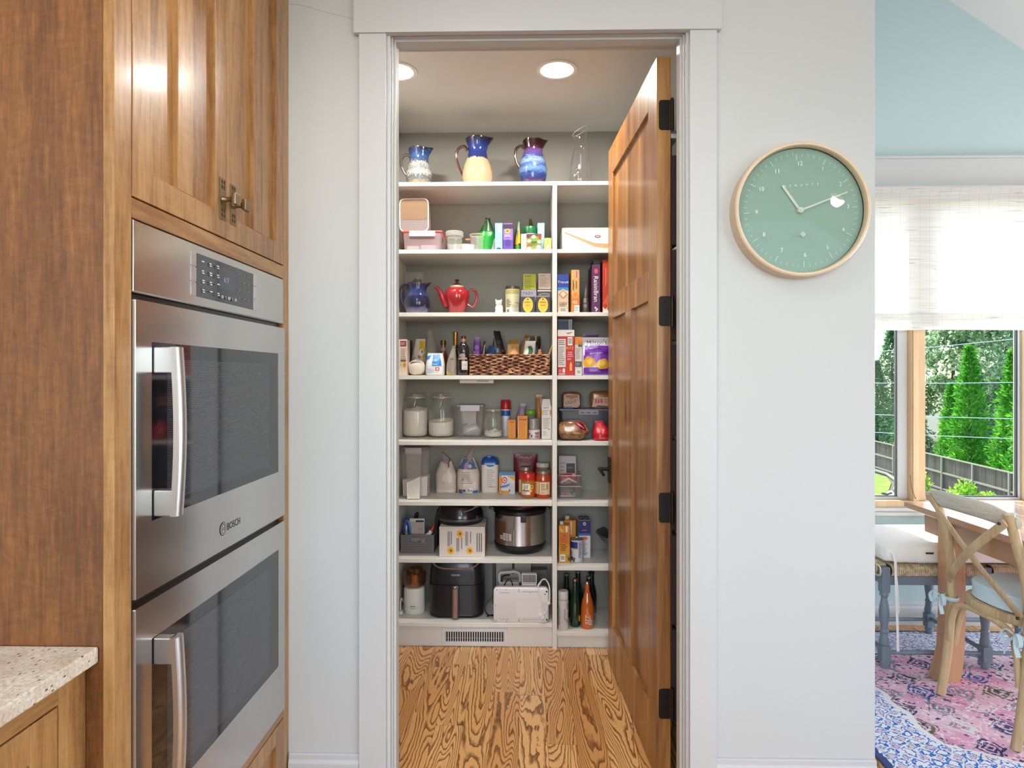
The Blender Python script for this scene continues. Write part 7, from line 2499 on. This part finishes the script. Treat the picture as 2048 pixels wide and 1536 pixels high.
mb.box(-.011, .011, -.006, .006, -.015, .012, bev=.003, M=Matrix.Translation((.103, -.030, hs2 * .215)) @ Matrix.Rotation(R(-38), 4, 'Y'))
for s in (-.005, .005):
    mb.box(s - .0012, s + .0012, -.002, .002, -.030, -.015, M=Matrix.Translation((.103, -.030, hs2 * .215)) @ Matrix.Rotation(R(-38), 4, 'Y'))
obj('plug', mb, M_WA, cordo)
mb = MB()
mb.tube([Vector((.137 + .008 * math.cos(a), -.018, hs2 * .56 + .006 * math.sin(a))) for a in [2 * PI * i / 12 for i in range(12)]], .003, 6, closed=True)
obj('cord_clip', mb, M_WA, cordo)
t = thing('black_cord', 'loop of black power cord lying between the air fryer and the white appliance', 'cord', (at(975, 752, 3.30).x, 3.30, z8 + EPS))
mb = MB()
mb.tube(spl([(.035, .02, .105), (.012, .01, .075), (-.008, 0, .045), (-.010, -.005, .020), (.004, -.02, .008), (.03, -.028, .005), (.06, -.02, .004), (.03, -.01, .004), (.0, -.03, .004)], 6), .0032, 8)
obj('cord', mb, mat('#161616', .4), t)
t = thing('hand_mixer', 'white hand mixer with a black-edged handle behind the white appliance', 'mixer', (at(1020, 752, 3.36).x, 3.37, z8 + EPS))
mb = MB()
hm = at(1015, 1145, 3.34).z - z8
mb.box(-.06, .05, -.03, .03, 0, hm - .05, bev=.01)
mb.tube(spl([(-.055, -.012, hm - .055), (-.055, -.012, hm - .014), (-.03, -.012, hm - .006), (.0, -.012, hm - .004), (.03, -.012, hm - .003), (.052, -.012, hm - .018), (.052, -.012, hm - .055)], 4), .008, 8)
obj('mixer_body', mb, mat('#d2cbc6', .35), t)
mb = MB()
mb.tube(spl([(-.042, -.022, hm - .055), (-.043, -.022, hm - .030), (-.025, -.022, hm - .018), (.0, -.022, hm - .016)], 4), .0045, 6)
mb.tube(spl([(-.03, -.034, hm - .066), (-.015, -.036, hm - .040), (.0, -.036, hm - .036), (.012, -.036, hm - .055), (.014, -.034, hm - .075)], 4), .003, 6)
obj('grip_edge', mb, mat('#1a1a1a', .4), t)
t = thing('box_grater', 'small white-framed grater with dark vertical slots on top of the white appliance', 'grater', (at(1058.5, 752, 3.24).x, 3.268, z8 + EPS))
x, w_, _ = spot(1043.5, 1074, 1148, 3.25, z8)
g1 = at(1058, 1148, 3.25).z - z8
g0 = at(1058, 1176, 3.25).z - z8 - .03
mb = MB()
mb.box(-w_ / 2, w_ / 2, -.015, .015, 0, g1 - .052, bev=.004)
mb.box(-w_ / 2, w_ / 2, -.015, .015, g1 - .051, g1, bev=.003)
obj('grater_frame', mb, mat('#dcd6d2', .35), t)
mb = MB()
n_ = 9
for i in range(n_):
    xx = -w_ / 2 + .005 + (w_ - .01) * (i + .5) / n_
    mb.box(xx - .0027, xx + .0027, -.0158, -.0152, g1 - .044, g1 - .005)
o = obj('slots', mb, mat('#4d4845', .5), t)
o['kind'] = 'stuff'
carton('wide white box standing at the back wall above the white appliance', 992, 1062, 1127, 3.46, z8, .06, '#b5aaa2', [('r', .46, .70, .53, .86, '#3a3332'), ('r', .46, .60, .52, .66, '#3a3332')], cat='box', h=.27)
carton('narrow grey carton between the air fryer and the wide white box', 985, 991, 1127, 3.465, z8, .05, '#4d4441', cat='box', h=.27)
carton('dark grey box at the back right corner behind the coiled cord', 1064, 1094, 1140, 3.45, z8, .06, '#77706b', [('r', .1, .1, .9, .9, '#6a635f')], cat='box')

# ---- lowest shelf, right bay: bottles
zr8 = ZR[8]
t, hh = lathe_thing('spray_can', 'white bottle with a flat white cap and grey lettering, against the divider', 'bottle', 1126.5, 1181, 1260, 3.235, zr8,
                    [('bottle_body', mat('#d3cdcc', .4), [(0, 0), (.024, 0), (.026, .02), (.026, .74), (.0245, .765), (0, .765)], {}), ('bottle_cap', mat('#dcd8d2', .35), [(.0245, .775), (.0255, .785), (.0255, .975), (.023, 1), (0, 1)], {})])
decal(t, [('l', -.030, .12, -.018, .66, 12, '#6a6663'), ('r', .003, .28, .008, .55, '#8d98a6'), ('l', .010, .2, .026, .3, 2, '#8d8986'), ('r', .018, .55, .026, .7, '#9a9592')], cyl_map(.0261), 'wrap_label', 1, hh)


def bottle(label, px, pyt, Yc, r, col, neck, capm, lab=(), cap_h=.045):
    m = mat(col, .06, 0, .6)
    t, hh = lathe_thing('bottle', label, 'bottle', px, pyt, 1255, Yc, zr8,
                        [('bottle_body', m, [(0, 0), (r * .92, 0), (r, .015), (r, .42), (r * .86, .55), (r * .52, .72), (neck, .82), (neck * .95, 1 - cap_h - .002), (0, 1 - cap_h - .002)], {}), ('bottle_cap', capm, [(neck * 1.12, 1 - cap_h), (neck * 1.28, 1 - cap_h + .004), (neck * 1.1, .985), (neck * .9, 1), (0, 1)], {})])
    if lab:
        decal(t, lab, cyl_map(r + .0004), 'wrap_label', 1, hh)
    return t


M_COP = mat('#b5835f', .3, .8)
M_SIL = mat('#b3aaa2', .25, .9)
bottle('green glass bottle with a copper cap, left of the orange soda', 1150, 1157, 3.276, .0265, '#12341f', .0125, M_COP, [('r', .018, .12, .036, .24, '#d9b12a')])
t = bottle('orange soda bottle with white lettering and a silver cap', 1174.5, 1163, 3.257, .0330, '#c9631d', .0115, M_SIL, [('t', 'IZZE', -.003, .22, .075, '#eadfd6', -90), ('r', .010, .2, .013, .3, '#eadfd6'), ('b', .008, .10, .020, .20), ('r', .004, .33, .006, .37, '#e3c9b8')])
bottle('dark green bottle with a tan cap behind the white bottle', 1133, 1147, 3.40, .025, '#0f2a1b', .0130, mat('#8f8066', .35, .6))
bottle('dark green bottle with a pale cap behind the green glass bottle', 1156, 1141, 3.42, .026, '#14281d', .0130, mat('#8a8580', .35, .6))
bottle('black bottle with a silver cap behind the orange soda bottle', 1178, 1152, 3.36, .030, '#121413', .0125, M_SIL)
bottle('black bottle at the back, between the soda bottle and the door', 1183, 1143, 3.47, .028, '#17181a', .0140, mat('#1a1a1c', .35))
